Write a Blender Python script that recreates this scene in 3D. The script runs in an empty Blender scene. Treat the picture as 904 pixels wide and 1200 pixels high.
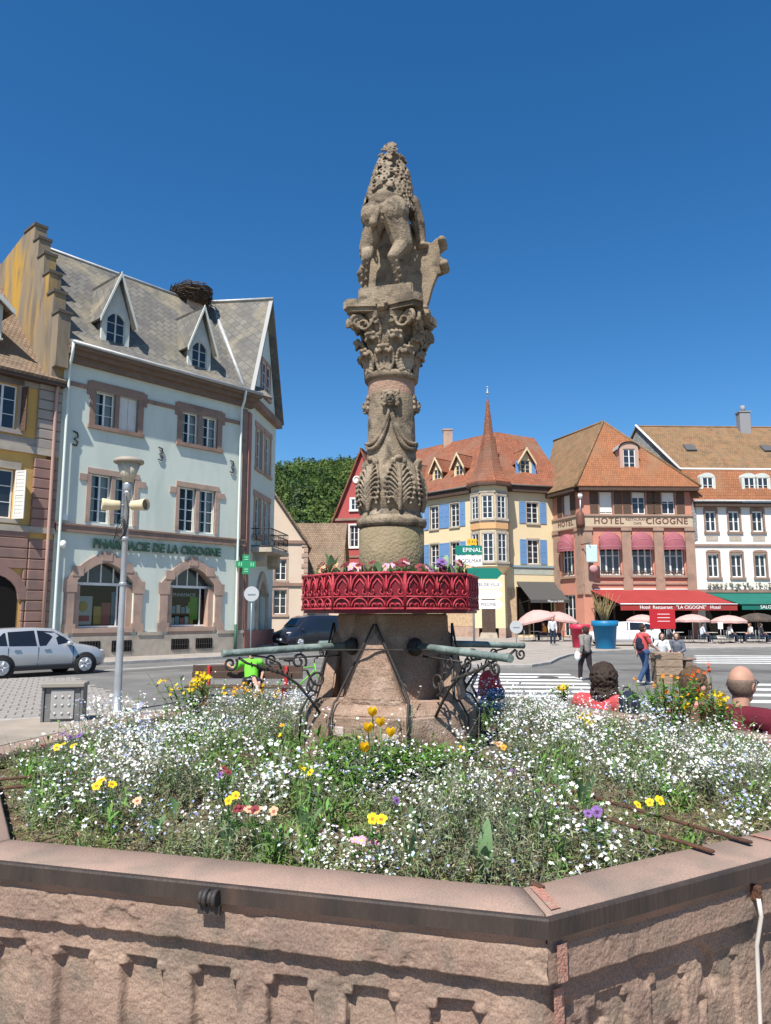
import bpy, bmesh, math, random
import numpy as np
from mathutils import Matrix, Vector, noise as mnoise
random.seed(7); RNG = np.random.default_rng(11)
sc = bpy.context.scene; COL = sc.collection
R_ = math.radians
# ---------------------------------------------------------------- camera, sky, sun, exposure
cam_d = bpy.data.cameras.new('camera'); cam = bpy.data.objects.new('camera', cam_d); COL.objects.link(cam)
TILT = math.atan(120/868); EYE = 2.0
cam.location = (0, 0, EYE); cam.rotation_euler = (math.pi/2 + TILT, 0, 0)
cam_d.sensor_fit = 'VERTICAL'; cam_d.sensor_height = 36; cam_d.lens = 36*868/1200
cam_d.clip_start = .05; cam_d.clip_end = 6000
sc.camera = cam
SUN_EL = R_(56); sx, sy = -.42, -1.0
SUN_AZ = math.atan2(sx, sy)
world = bpy.data.worlds.new('World'); sc.world = world; world.use_nodes = True
wn, wl = world.node_tree.nodes, world.node_tree.links
bg = wn['Background']; sky = wn.new('ShaderNodeTexSky'); sky.sky_type = 'NISHITA'; sky.sun_disc = False
sky.sun_elevation = SUN_EL; sky.sun_rotation = SUN_AZ; sky.altitude = 400
sky.air_density = 1.0; sky.dust_density = .4; sky.ozone_density = 4.0
hs = wn.new('ShaderNodeHueSaturation'); hs.inputs['Saturation'].default_value = 1.30
wl.new(sky.outputs[0], hs.inputs['Color']); wl.new(hs.outputs[0], bg.inputs[0]); bg.inputs[1].default_value = .091
sun_d = bpy.data.lights.new('sun', 'SUN'); sun = bpy.data.objects.new('sun', sun_d); COL.objects.link(sun)
sun_d.energy = 5.0; sun_d.angle = R_(.5); sun_d.color = (1, .95, .87)
h_ = math.hypot(sx, sy)
SV = Vector((sx/h_*math.cos(SUN_EL), sy/h_*math.cos(SUN_EL), math.sin(SUN_EL)))
sun.rotation_euler = SV.to_track_quat('Z', 'Y').to_euler(); sun.location = (0, 0, 60)
sc.view_settings.view_transform = 'Standard'; sc.view_settings.look = 'None'
sc.view_settings.exposure = .68; sc.view_settings.gamma = 1; sc.view_settings.use_curve_mapping = False
sc.render.engine = 'CYCLES'
sc.cycles.max_bounces = 6; sc.cycles.transparent_max_bounces = 8
# ---------------------------------------------------------------- helpers
WM = {}
def link(o, parent=None, F=None):
    COL.objects.link(o); F = F if F is not None else Matrix.Identity(4)
    if parent is not None:
        o.parent = parent; o.matrix_basis = WM[parent].inverted() @ F
    else:
        o.matrix_basis = F
    WM[o] = F.copy(); return o
def tag(o, label=None, cat=None, group=None, kind=None):
    if label: o['label'] = label
    if cat: o['category'] = cat
    if group: o['group'] = group
    if kind: o['kind'] = kind
    return o
def empty(name, F, label, cat, group=None):
    if not isinstance(F, Matrix): F = Matrix.Translation(F)
    o = bpy.data.objects.new(name, None); o.empty_display_size = .2
    link(o, None, F); return tag(o, label, cat, group)
def copy_tree(o, F, parent=None):
    c = o.copy(); COL.objects.link(c); WM[c] = F.copy()
    if parent is not None:
        c.parent = parent; c.matrix_basis = WM[parent].inverted() @ F
    else: c.matrix_basis = F
    for ch in [q for q in o.children]:
        copy_tree(ch, F @ WM[o].inverted() @ WM[ch], c)
    return c
def T(x=0, y=0, z=0): return Matrix.Translation((x, y, z))
def RZ(a): return Matrix.Rotation(a, 4, 'Z')
def RX(a): return Matrix.Rotation(a, 4, 'X')
def RY(a): return Matrix.Rotation(a, 4, 'Y')
def SC(x, y=None, z=None):
    y = x if y is None else y; z = x if z is None else z
    return Matrix.Diagonal((x, y, z, 1))
def frame(x, y, ang, z=0):          # facade frame: X runs to the right seen from outside, Y goes inward
    a = R_(ang); d = Vector((math.sin(a), math.cos(a), 0)); i = Vector((-d.y, d.x, 0))
    m = Matrix.Identity(4)
    for k in range(3): m[k][0] = d[k]; m[k][1] = i[k]; m[k][2] = (0, 0, 1)[k]
    m[0][3], m[1][3], m[2][3] = x, y, z
    return m
def G(u, v, z=0.0):                 # where a sight line meets the level z
    a = (600-v)/868; s, c = math.sin(TILT), math.cos(TILT)
    r = Vector(((u-452)/868, c-a*s, s+a*c)); k = (z-EYE)/r.z
    return Vector((r.x*k, r.y*k, z))
class MB:
    def __init__(s): s.v = []; s.f = []; s.sm = []
    def add(s, vs, fs, M=None, smooth=False):
        b = len(s.v)
        for p in vs:
            p = Vector(p); s.v.append(tuple(M @ p) if M is not None else tuple(p))
        for f in fs: s.f.append([b+i for i in f]); s.sm.append(smooth)
        return s
    def box(s, x0, y0, z0, x1, y1, z1, M=None):
        return s.add([(x0,y0,z0),(x1,y0,z0),(x1,y1,z0),(x0,y1,z0),(x0,y0,z1),(x1,y0,z1),(x1,y1,z1),(x0,y1,z1)],
            [(0,3,2,1),(4,5,6,7),(0,1,5,4),(1,2,6,5),(2,3,7,6),(3,0,4,7)], M)
    def bbox(s, x0, y0, z0, x1, y1, z1, b=.01, M=None):   # box with chamfered edges
        cx, cy, cz = (x0+x1)/2, (y0+y1)/2, (z0+z1)/2; hx, hy, hz = (x1-x0)/2, (y1-y0)/2, (z1-z0)/2
        bm = bmesh.new(); bmesh.ops.create_cube(bm, size=2)
        for v in bm.verts: v.co = Vector((cx+v.co.x*hx, cy+v.co.y*hy, cz+v.co.z*hz))
        bmesh.ops.bevel(bm, geom=bm.edges[:], offset=b, segments=1, affect='EDGES')
        bm.verts.index_update()
        s.add([v.co.copy() for v in bm.verts], [[v.index for v in f.verts] for f in bm.faces], M); bm.free(); return s
    def prism(s, poly, y0, y1, M=None):   # polygon in xz, pushed along y
        n = len(poly)
        return s.add([(x, y0, z) for x, z in poly]+[(x, y1, z) for x, z in poly],
            [list(range(n)), list(range(2*n-1, n-1, -1))]+[(i, n+i, n+(i+1) % n, (i+1) % n) for i in range(n)], M)
    def slab(s, poly, z0, z1, M=None):    # polygon in xy, pushed along z
        n = len(poly)
        return s.add([(x, y, z0) for x, y in poly]+[(x, y, z1) for x, y in poly],
            [list(range(n-1, -1, -1)), list(range(n, 2*n))]+[(i, (i+1) % n, n+(i+1) % n, n+i) for i in range(n)], M)
    def plate(s, pts, t):                 # a 3D polygon given a thickness t against its normal
        p = [Vector(q) for q in pts]; n = Vector((0, 0, 0))
        for i in range(len(p)): n += p[i].cross(p[(i+1) % len(p)])
        n.normalize(); k = len(p); q = [a - n*t for a in p]
        return s.add(p+q, [list(range(k)), list(range(2*k-1, k-1, -1))]+[(i, k+i, k+(i+1) % k, (i+1) % k) for i in range(k)])
    def tube(s, pts, r, n=8, cap=True, M=None):
        P = [Vector(p) for p in pts]; r = [r]*len(P) if not hasattr(r, '__len__') else r
        vs = []; fs = []; up = None
        for i, p in enumerate(P):
            d = (P[min(i+1, len(P)-1)]-P[max(i-1, 0)]).normalized()
            if up is None: up = Vector((0, 0, 1)) if abs(d.z) < .9 else Vector((1, 0, 0))
            a = d.cross(up); a = a.normalized() if a.length > 1e-6 else Vector((1, 0, 0)); b = a.cross(d).normalized(); up = b
            for k in range(n):
                t = 2*math.pi*k/n; vs.append(p+(a*math.cos(t)+b*math.sin(t))*r[i])
        for i in range(len(P)-1):
            for k in range(n): fs.append((i*n+k, i*n+(k+1) % n, (i+1)*n+(k+1) % n, (i+1)*n+k))
        s.add(vs, fs, M, True)
        if cap and n > 2:
            b = len(s.v); L = len(P)
            s.f.append([b-L*n+k for k in range(n-1, -1, -1)]); s.sm.append(False)
            s.f.append([b-n+k for k in range(n)]); s.sm.append(False)
        return s
    def lathe(s, prof, n=24, M=None, smooth=True, a0=0.0):
        vs = []; fs = []; L = len(prof)
        for r, z in prof:
            for k in range(n): t = a0+2*math.pi*k/n; vs.append((r*math.cos(t), r*math.sin(t), z))
        for i in range(L-1):
            for k in range(n): fs.append((i*n+k, i*n+(k+1) % n, (i+1)*n+(k+1) % n, (i+1)*n+k))
        s.add(vs, fs, M, smooth); b = len(s.v)-L*n
        s.f.append([b+k for k in range(n-1, -1, -1)]); s.sm.append(False)
        s.f.append([b+(L-1)*n+k for k in range(n)]); s.sm.append(False); return s
    def ball(s, c, r, nu=10, nv=7, M=None):
        r = (r, r, r) if not hasattr(r, '__len__') else r; vs = []; fs = []
        for j in range(nv+1):
            ph = math.pi*j/nv
            for i in range(nu):
                t = 2*math.pi*i/nu; vs.append((c[0]+r[0]*math.sin(ph)*math.cos(t), c[1]+r[1]*math.sin(ph)*math.sin(t), c[2]-r[2]*math.cos(ph)))
        for j in range(nv):
            for i in range(nu): fs.append((j*nu+i, j*nu+(i+1) % nu, (j+1)*nu+(i+1) % nu, (j+1)*nu+i))
        return s.add(vs, fs, M, True)
    def cap(s, p, q, r0, r1, n=10):       # tapered limb with round ends
        p, q = Vector(p), Vector(q); d = (q-p); L = d.length; pts = []; rs = []
        dn = d/L if L > 1e-6 else Vector((0, 0, 1))
        for k in range(4): a = math.pi/2*k/4; pts.append(p-dn*r0*math.cos(a)); rs.append(max(r0*math.sin(a), r0*.06))
        pts += [p, q]; rs += [r0, r1]
        for k in range(1, 5): a = math.pi/2*k/4; pts.append(q+dn*r1*math.sin(a)); rs.append(max(r1*math.cos(a), r1*.06))
        return s.tube(pts, rs, n)
    def mesh(s, name, uv=True):
        me = bpy.data.meshes.new(name); me.from_pydata(s.v, [], s.f)
        me.polygons.foreach_set('use_smooth', s.sm)
        if uv and len(s.f) < 60000: box_uv(me)
        return me
    def build(s, name, m, parent=None, F=None, uv=True):
        me = s.mesh(name, uv)
        if m: me.materials.append(m)
        return link(bpy.data.objects.new(name, me), parent, F)
def box_uv(me):
    lay = me.uv_layers.new(name='UVMap'); nl = len(me.loops); npol = len(me.polygons)
    co = np.empty(len(me.vertices)*3); me.vertices.foreach_get('co', co); co = co.reshape(-1, 3)
    vi = np.empty(nl, dtype=np.int64); me.loops.foreach_get('vertex_index', vi)
    nr = np.empty(npol*3); me.polygons.foreach_get('normal', nr); nr = nr.reshape(-1, 3)
    lt = np.empty(npol, dtype=np.int64); me.polygons.foreach_get('loop_total', lt)
    n = np.repeat(nr, lt, axis=0); flat = np.abs(n[:, 2]) > .985
    u = np.stack([-n[:, 1], n[:, 0], np.zeros(len(n))], 1); ln = np.linalg.norm(u, axis=1, keepdims=True); u = u/np.maximum(ln, 1e-6)
    u[flat] = (1, 0, 0); v = np.cross(n, u); v[flat] = (0, 1, 0); p = co[vi]
    lay.data.foreach_set('uv', np.stack([(p*u).sum(1), (p*v).sum(1)], 1).ravel())
def obj(name, me, m=None, parent=None, F=None):
    if m and not me.materials: me.materials.append(m)
    return link(bpy.data.objects.new(name, me), parent, F)
def np_mesh(name, V, Fq, col=None, smooth=False, m=None):
    V = np.asarray(V, dtype=np.float32).reshape(-1, 3); Fq = np.asarray(Fq, dtype=np.int32); k = Fq.shape[1]
    me = bpy.data.meshes.new(name); me.vertices.add(len(V)); me.vertices.foreach_set('co', V.ravel())
    me.loops.add(Fq.size); me.loops.foreach_set('vertex_index', Fq.ravel())
    me.polygons.add(len(Fq)); me.polygons.foreach_set('loop_start', np.arange(0, Fq.size, k, dtype=np.int32))
    try: me.polygons.foreach_set('loop_total', np.full(len(Fq), k, dtype=np.int32))
    except Exception: pass
    if smooth: me.polygons.foreach_set('use_smooth', np.ones(len(Fq), dtype=bool))
    me.update(calc_edges=True)
    if col is not None:
        at = me.attributes.new('tint', 'FLOAT_COLOR', 'POINT'); c4 = np.ones((len(V), 4), np.float32); c4[:, :3] = col
        at.data.foreach_set('color', c4.ravel())
    if m: me.materials.append(m)
    return me
def remesh(mb, name, vox, it=2, m=None):   # many overlapping shapes grown into one continuous skin
    me = mb.mesh('tmp', False); o = bpy.data.objects.new('tmp', me); COL.objects.link(o)
    md = o.modifiers.new('r', 'REMESH'); md.mode = 'VOXEL'; md.voxel_size = vox; md.use_smooth_shade = True
    if it: sm = o.modifiers.new('s', 'SMOOTH'); sm.iterations = it; sm.factor = .5
    dg = bpy.context.evaluated_depsgraph_get(); e = o.evaluated_get(dg)
    out = bpy.data.meshes.new_from_object(e); out.name = name
    bpy.data.objects.remove(o); bpy.data.meshes.remove(me)
    out.materials.clear()
    if m: out.materials.append(m)
    return out
def text_mesh(txt, size, depth=.01, spacing=1.0, xs=1.0, bold=0.0):
    cu = bpy.data.curves.new('t', 'FONT'); cu.body = txt; cu.size = size; cu.extrude = depth; cu.align_x = 'CENTER'; cu.align_y = 'CENTER'
    cu.space_character = spacing; cu.offset = bold; cu.resolution_u = 3
    o = bpy.data.objects.new('t', cu); COL.objects.link(o)
    dg = bpy.context.evaluated_depsgraph_get(); me = bpy.data.meshes.new_from_object(o.evaluated_get(dg))
    bpy.data.objects.remove(o); me.transform(Matrix.Diagonal((xs, 1, 1, 1))); return me
TXT_UP = RX(math.pi/2)                     # lettering stood upright on a facade, read from outside
def lettering(txt, size, m, parent, F, x, y, z, depth=.012, spacing=1.0, xs=1.0, bold=0.0, name='lettering'):
    me = text_mesh(txt, size, depth, spacing, xs, bold)
    return obj(name, me, m, parent, F @ T(x, y, z) @ TXT_UP)
# ---------------------------------------------------------------- materials
MATS = {}
def mat(name, col, col2=None, scale=3.0, rough=.8, bump=0.0, bscale=40.0, spec=.3, metal=0.0, pat=None, pcol=None, mcol=None, pb=.3,
        detail=6.0, dist=.0, stain=None, sscale=1.2, smin=.5, smax=.7, tint=False, transl=0.0, rot=0.0, msize=.02, coat=0.0, stretch=None, grain=0.0, gscale=150.0, bdist=.02):
    if name in MATS: return MATS[name]
    m = bpy.data.materials.new(name); m.use_nodes = True; nt = m.node_tree; N, L = nt.nodes, nt.links
    b = N['Principled BSDF']; out = N['Material Output']
    b.inputs['Roughness'].default_value = rough; b.inputs['Metallic'].default_value = metal
    b.inputs['Specular IOR Level'].default_value = spec; b.inputs['Coat Weight'].default_value = coat
    tc = N.new('ShaderNodeTexCoord'); vec = tc.outputs['Object']
    if stretch:
        mp = N.new('ShaderNodeMapping'); mp.inputs['Scale'].default_value = stretch; L.new(vec, mp.inputs[0]); vec = mp.outputs[0]
    def noise(s, d=detail, ds=dist):
        n = N.new('ShaderNodeTexNoise'); n.inputs['Scale'].default_value = s; n.inputs['Detail'].default_value = d; n.inputs['Distortion'].default_value = ds
        L.new(vec, n.inputs['Vector']); return n.outputs['Fac']
    def ramp(f, a, c):
        r = N.new('ShaderNodeMapRange'); r.inputs[1].default_value = a; r.inputs[2].default_value = c; L.new(f, r.inputs[0]); return r.outputs[0]
    def mix(f, a, c, mode='MIX'):
        x = N.new('ShaderNodeMix'); x.data_type = 'RGBA'; x.blend_type = mode
        if isinstance(f, float): x.inputs[0].default_value = f
        else: L.new(f, x.inputs[0])
        for k, q in ((6, a), (7, c)):
            if isinstance(q, tuple): x.inputs[k].default_value = (*q, 1)
            else: L.new(q, x.inputs[k])
        return x.outputs[2]
    cur = col; hb = None
    if tint:
        at = N.new('ShaderNodeAttribute'); at.attribute_name = 'tint'; cur = at.outputs['Color']
    if col2 is not None: cur = mix(ramp(noise(scale), .32, .68), cur, col2)
    if pat:
        bk = N.new('ShaderNodeTexBrick'); mp = N.new('ShaderNodeMapping'); mp.inputs['Rotation'].default_value = (0, 0, rot)
        L.new(tc.outputs['UV'], mp.inputs[0]); L.new(mp.outputs[0], bk.inputs['Vector'])
        bk.inputs['Scale'].default_value = 1; bk.inputs['Brick Width'].default_value = pat[0]; bk.inputs['Row Height'].default_value = pat[1]
        bk.inputs['Mortar Size'].default_value = msize; bk.inputs['Mortar Smooth'].default_value = .3
        bk.inputs['Color1'].default_value = (1, 1, 1, 1); p2 = pcol or .75; bk.inputs['Color2'].default_value = (p2, p2, p2, 1)
        mc = mcol or .45; bk.inputs['Mortar'].default_value = (mc, mc, mc, 1)
        cur = mix(1.0, cur, bk.outputs['Color'], 'MULTIPLY'); hb = bk.outputs['Fac']
    if stain is not None:
        for st in (stain if isinstance(stain, list) else [stain]):
            cur = mix(ramp(noise(sscale, 8, .4), smin, smax), cur, st); sscale *= 1.9
    if grain:
        cur = mix(ramp(noise(gscale, 3), .38, .56), tuple(0.0 for _ in range(3)), cur) if False else mix(grain, cur, mix(ramp(noise(gscale, 4), .35, .62), (.35, .33, .31), (1.25, 1.25, 1.25)), 'MULTIPLY')
    if isinstance(cur, tuple): b.inputs['Base Color'].default_value = (*cur, 1)
    else: L.new(cur, b.inputs['Base Color'])
    if bump or hb is not None:
        bp = N.new('ShaderNodeBump'); bp.inputs['Strength'].default_value = bump if hb is None else pb; bp.inputs['Distance'].default_value = bdist
        if hb is not None:
            iv = N.new('ShaderNodeMath'); iv.operation = 'SUBTRACT'; iv.inputs[0].default_value = 1; L.new(hb, iv.inputs[1]); L.new(iv.outputs[0], bp.inputs['Height'])
            if bump:
                b2 = N.new('ShaderNodeBump'); b2.inputs['Strength'].default_value = bump; b2.inputs['Distance'].default_value = .02
                L.new(noise(bscale, 8), b2.inputs['Height']); L.new(bp.outputs[0], b2.inputs['Normal']); bp = b2
        else: L.new(noise(bscale, 10), bp.inputs['Height'])
        L.new(bp.outputs[0], b.inputs['Normal'])
    if transl:
        tr = N.new('ShaderNodeBsdfTranslucent'); ms = N.new('ShaderNodeMixShader'); ms.inputs[0].default_value = transl
        if isinstance(cur, tuple): tr.inputs[0].default_value = (*cur, 1)
        else: L.new(cur, tr.inputs[0])
        L.new(b.outputs[0], ms.inputs[1]); L.new(tr.outputs[0], ms.inputs[2]); L.new(ms.outputs[0], out.inputs[0])
    MATS[name] = m; return m
def glass_mat(name, tintc=(.9, .95, .95)):
    m = bpy.data.materials.new(name); m.use_nodes = True; N, L = m.node_tree.nodes, m.node_tree.links
    N.remove(N['Principled BSDF']); t = N.new('ShaderNodeBsdfTransparent'); t.inputs[0].default_value = (*tintc, 1)
    g = N.new('ShaderNodeBsdfGlossy'); g.inputs['Roughness'].default_value = .02
    fr = N.new('ShaderNodeFresnel'); fr.inputs[0].default_value = 1.5; mx = N.new('ShaderNodeMixShader')
    L.new(fr.outputs[0], mx.inputs[0]); L.new(t.outputs[0], mx.inputs[1]); L.new(g.outputs[0], mx.inputs[2]); L.new(mx.outputs[0], N['Material Output'].inputs[0])
    return m
RED_SAND = mat('red_sandstone', (.295, .20, .155), (.24, .172, .135), 5, .95, .6, 120, .05, grain=.38, gscale=200, bdist=.0045, stain=[(.16, .13, .108), (.34, .245, .185), (.14, .125, .10)], sscale=2.3, smin=.52, smax=.78)
COPE = mat('coping_sandstone', (.325, .225, .18), (.275, .20, .163), 6, .95, .6, 190, .05, grain=.32, gscale=260, bdist=.003, stain=[(.22, .17, .14), (.19, .155, .13)], sscale=3, smin=.5, smax=.8)
COLST = mat('column_sandstone', (.285, .225, .16), (.225, .18, .13), 9, .95, .8, 110, .05, grain=.4, gscale=150, bdist=.006, stain=[(.11, .09, .068), (.36, .30, .225), (.085, .074, .06)], sscale=4, smin=.5, smax=.72)
COLPK = mat('column_pink_sandstone', (.37, .235, .175), (.31, .205, .15), 9, .95, .4, 90, .1, stain=[(.22, .17, .12)], sscale=6)
PEDST = mat('pedestal_sandstone', (.32, .21, .155), (.25, .175, .13), 8, .95, .9, 90, .05, grain=.35, gscale=150, bdist=.007, stain=[(.17, .125, .09), (.42, .31, .24)], sscale=4, smin=.5, smax=.75)
JOINT = mat('red_joint_mortar', (.42, .185, .14), (.36, .2, .155), 14, .95, .4, 120, .05, grain=.4, stain=[(.34, .24, .19)], sscale=12)
IRONBAND = mat('brown_iron_band', (.032, .026, .023), (.055, .040, .033), 14, .6, .3, 120, .3, stain=[(.08, .052, .038)], sscale=9, smin=.55, smax=.8, stretch=(1, 1, .15))
RUST = mat('rusty_iron', (.13, .06, .035), (.07, .04, .03), 25, .85, .5, 120, .2)
BLKIRON = mat('black_iron', (.025, .024, .024), (.05, .04, .035), 20, .6, .2, 100, .4)
VERDI = mat('verdigris_bronze', (.17, .215, .195), (.10, .13, .12), 14, .6, .3, 80, .4, stain=[(.30, .38, .34)], sscale=6)
REDIRON = mat('red_painted_iron', (.42, .036, .054), (.34, .026, .042), 8, .55, .25, 60, .35, stain=[(.13, .025, .025), (.34, .09, .085)], sscale=14, smin=.55, smax=.75)
REDBACK = mat('red_painted_panel', (.17, .008, .017), (.13, .007, .014), 6, .5, .1, 60, .4)
SOIL = mat('garden_soil', (.16, .115, .08), (.09, .065, .045), 30, 1, 1.0, 90, .05, stain=[(.26, .21, .15)], sscale=12)
FOLI = mat('foliage', (.05, .1, .03), rough=.6, spec=.3, tint=True, transl=.35)
PETAL = mat('petals', (.8, .8, .8), rough=.7, spec=.15, tint=True, transl=.25)
WHITEP = mat('white_paint', (.78, .78, .75), (.7, .7, .67), 4, .6, .05, 40)
GLASS = mat('dark_window_glass', (.016, .02, .026), (.035, .04, .05), 1.3, .08, spec=.6)
SHOPGL = glass_mat('shop_glass', (.8, .86, .84))
# ================================================================ SETTING
ASPH = mat('asphalt', (.17, .165, .155), (.13, .127, .12), 1.1, .9, .35, 160, .2, stain=[(.20, .195, .185), (.10, .098, .095)], sscale=.25, smin=.5, smax=.75)
PLAZA = mat('sandy_plaza', (.34, .29, .235), (.27, .235, .195), 1.5, .95, .4, 120, .1, stain=[(.22, .19, .16)], sscale=.7)
SIDEW = mat('sidewalk_concrete', (.36, .32, .28), (.30, .27, .24), 1.2, .9, .3, 90, .1, stain=[(.24, .22, .2)], sscale=.6, pat=(1.2, .8), mcol=.7, pcol=.9, pb=.1)
KERB = mat('kerb_granite', (.36, .34, .32), (.28, .27, .26), 6, .85, .3, 90, .1)
SETT = mat('granite_setts', (.30, .275, .25), (.23, .215, .2), 2.2, .85, .4, 60, .15)
MARK = mat('road_paint', (.72, .72, .69), (.55, .55, .53), 5, .8, .1, 60, stain=[(.3, .3, .29)], sscale=3, smin=.6, smax=.8)
LAND = mat('valley_ground', (.10, .115, .055), (.13, .12, .08), .02, 1, 0, 10, .05)
def sheet(name, poly, z, m, kind='structure', t=.0):
    mb = MB(); mb.add([(x, y, z) for x, y in poly], [list(range(len(poly)))])
    o = mb.build(name, m); tag(o, kind=kind); return o
sheet('ground', [(-2500, -600), (2500, -600), (2500, 3000), (-2500, 3000)], -.02, LAND)
road = sheet('road', [(-70, -25), (80, -25), (80, 95), (-70, 95)], 0.0, ASPH)
def kerb_line(name, pts, z, w=.16, parent=None):      # kerb stones one by one along a line, as parts of their pavement
    me_cache = {}
    for i in range(len(pts)-1):
        a, b = Vector(pts[i]), Vector(pts[i+1]); L = (b-a).length; n = max(1, round(L/1.0)); l = L/n; d = (b-a)/L
        me = MB().bbox(.006, -w/2, -.02, l-.006, w/2, z+.012, .012).mesh('kerb_stone'); me.materials.append(KERB)
        for k in range(n):
            p = a+d*l*k; obj('kerb_stone', me, None, parent, T(p.x, p.y, 0) @ RZ(math.atan2(d.y, d.x)))
FC = Vector((.05, 3.9, 0))
pl = [(FC.x+12.6*math.cos(2*math.pi*k/40), FC.y+12.6*math.sin(2*math.pi*k/40)) for k in range(40)]
plaza = MB(); plaza.slab(pl, -.02, .05); plaza = tag(plaza.build('plaza_paving', PLAZA), kind='structure')
kerb_line('k', [p for p in pl[11:23]], .05, .14, plaza)
# stepped plinth the basin stands on
TH0 = R_(-82.7)
def octo(R, th=TH0): return [(FC.x+R*math.cos(th+k*math.pi/4), FC.y+R*math.sin(th+k*math.pi/4)) for k in range(8)]
pt = MB(); pt.slab(octo(3.6), -.02, .19); pt.slab(octo(3.25), .19, .35); tag(pt.build('fountain_steps', RED_SAND), kind='structure')
# setts on the left
def sett_field():
    par = MB(); A = [(-21, 24.0), (-9.9, 24.0), (-5.2, 16.6), (-6.4, 14.2), (-21, 8)]
    par.add([(x, y, .006) for x, y in A], [[0, 4, 3, 2, 1]]); base = tag(par.build('sett_paving', mat('sett_joint', (.13, .115, .10), rough=1)), kind='structure')
    def inside(x, y):
        c = False
        for i in range(len(A)):
            (x1, y1), (x2, y2) = A[i], A[i-1]
            if (y1 > y) != (y2 > y) and x < (x2-x1)*(y-y1)/(y2-y1)+x1: c = not c
        return c
    a = R_(24); ca, sa = math.cos(a), math.sin(a); spots = []
    W, D = .30, .42
    for j in range(-40, 60):
        for i in range(-90, 90):
            u, v = (i+.5*(j % 2))*W, j*D; x, y = -10+u*ca-v*sa, 17+u*sa+v*ca
            if not inside(x, y): continue
            if math.hypot(x-FC.x, y-FC.y) < 12.75: continue
            spots.append((x, y))
    spots.sort(key=lambda p: p[0]*p[0]+p[1]*p[1] if p[0] > -p[1]*.56 else 1e6+p[0]*p[0])
    mes = []
    for k in range(4):
        b = MB(); r = random.Random(k); b.bbox(-W/2+.014, -D/2+.022, -.02, W/2-.014, D/2-.022, .012+.004*k/3, .006)
        me = b.mesh('sett'); me.materials.append(SETT); mes.append(me)
    rest = MB()
    for n, (x, y) in enumerate(spots):
        F = T(x, y, random.uniform(0, .006)) @ RZ(a+random.uniform(-.03, .03)) @ RX(random.uniform(-.012, .012))
        if n < 300: obj('sett', mes[n % 4], None, base, F)
        else: rest.box(-W/2+.014, -D/2+.022, -.02, W/2-.014, D/2-.022, .014, F)
    tag(rest.build('setts', SETT, base), kind='stuff')
sett_field()
# pavement in front of the chemist and its neighbour
PHX, PHY = -7.418, 38.737
FA = frame(PHX, PHY, 41.6)
def Fpt(F, x, y, z=0): return F @ Vector((x, y, z))
p = [Fpt(FA, -26, -.05), Fpt(FA, -26, -3.0), Fpt(FA, 1.2, -3.0), Fpt(FA, 2.6, -1.6), Fpt(FA, 5.5, 7.5), Fpt(FA, 1, 7.5), Fpt(FA, 0, -.05)]
sw = tag(MB().slab([(q.x, q.y) for q in p], -.02, .12).build('pavement', SIDEW), kind='structure')
kerb_line('k', [(q.x, q.y) for q in p[1:5]], .12, .18, sw)
# pavement on the far side, with its rounded island
isl = [(3.2, 29.2), (4.3, 28.5), (5.5, 28.8), (6.6, 30.5), (7.6, 33.4), (8.8, 36.3), (10.8, 39.3), (13.5, 41.2), (16.7, 42.6), (24.5, 45.5), (44, 49.5), (60, 52)]
sw2 = tag(MB().slab(isl+[(60, 90), (-2, 90), (1.5, 40), (2.4, 32)], -.02, .10).build('far_pavement', SIDEW), kind='structure')
kerb_line('k', isl, .10, .18, sw2)
# zebra stripes and lane lines
def stripe(x0, y0, L, w, a=0.0):
    m = MB(); m.add([(0, -w/2, 0), (L, -w/2, 0), (L, w/2, 0), (0, w/2, 0)], [(0, 1, 2, 3)]); m.build('road_marking', MARK, road, T(x0, y0, .005) @ RZ(a))
for k in range(7): stripe(2.2+.10*k, 18.9+1.12*k, 3.4, .55, R_(-5))
for k in range(5): stripe(12.9+.55*k, 31.4+1.35*k, 9, .6, R_(-6))
for k in range(4): stripe(8.3+.55*k, 17.6+1.4*k, 8, .6, R_(-6))
for k in range(3): q = Fpt(FA, -20+k*9.0, -5.6); stripe(q.x, q.y, 7.5, .14, R_(90-41.6))
# patched tarmac and a manhole cover
for i, (x, y, w, d, a, c) in enumerate(((-4.5, 20.5, 3.2, 1.1, 40, .105), (2.5, 25.2, 5.5, .9, -8, .115), (6.5, 18.2, 2.4, 1.6, 12, .20), (12, 27, 7, 1.0, -6, .11), (-8.5, 27.5, 6, .7, 48, .12), (18, 35, 4, 2, 5, .2))):
    pp = [(math.cos(t)*0+sx_*w/2+random.uniform(-.12, .12), sy_*d/2+random.uniform(-.08, .08), 0) for sx_, sy_, t in ((-1, -1, 0), (0, -1.04, 0), (1, -1, 0), (1, 1, 0), (.2, .95, 0), (-1, 1, 0))]
    MB().add(pp, [list(range(6))]).build('tarmac_patch', mat('tarmac_%d' % int(c*1000), (c, c*.97, c*.93), (c*.8, c*.78, c*.75), 2, .92, .4, 150), road, T(x, y, .004) @ RZ(R_(a)))
MB().lathe([(.34, 0), (.34, .006), (.30, .007), (.30, .005)], 24).build('manhole_cover', mat('cast_cover', (.07, .066, .06), (.1, .09, .08), 30, .7, .5, 60), road, T(5.2, 24.2, .004))
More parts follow.
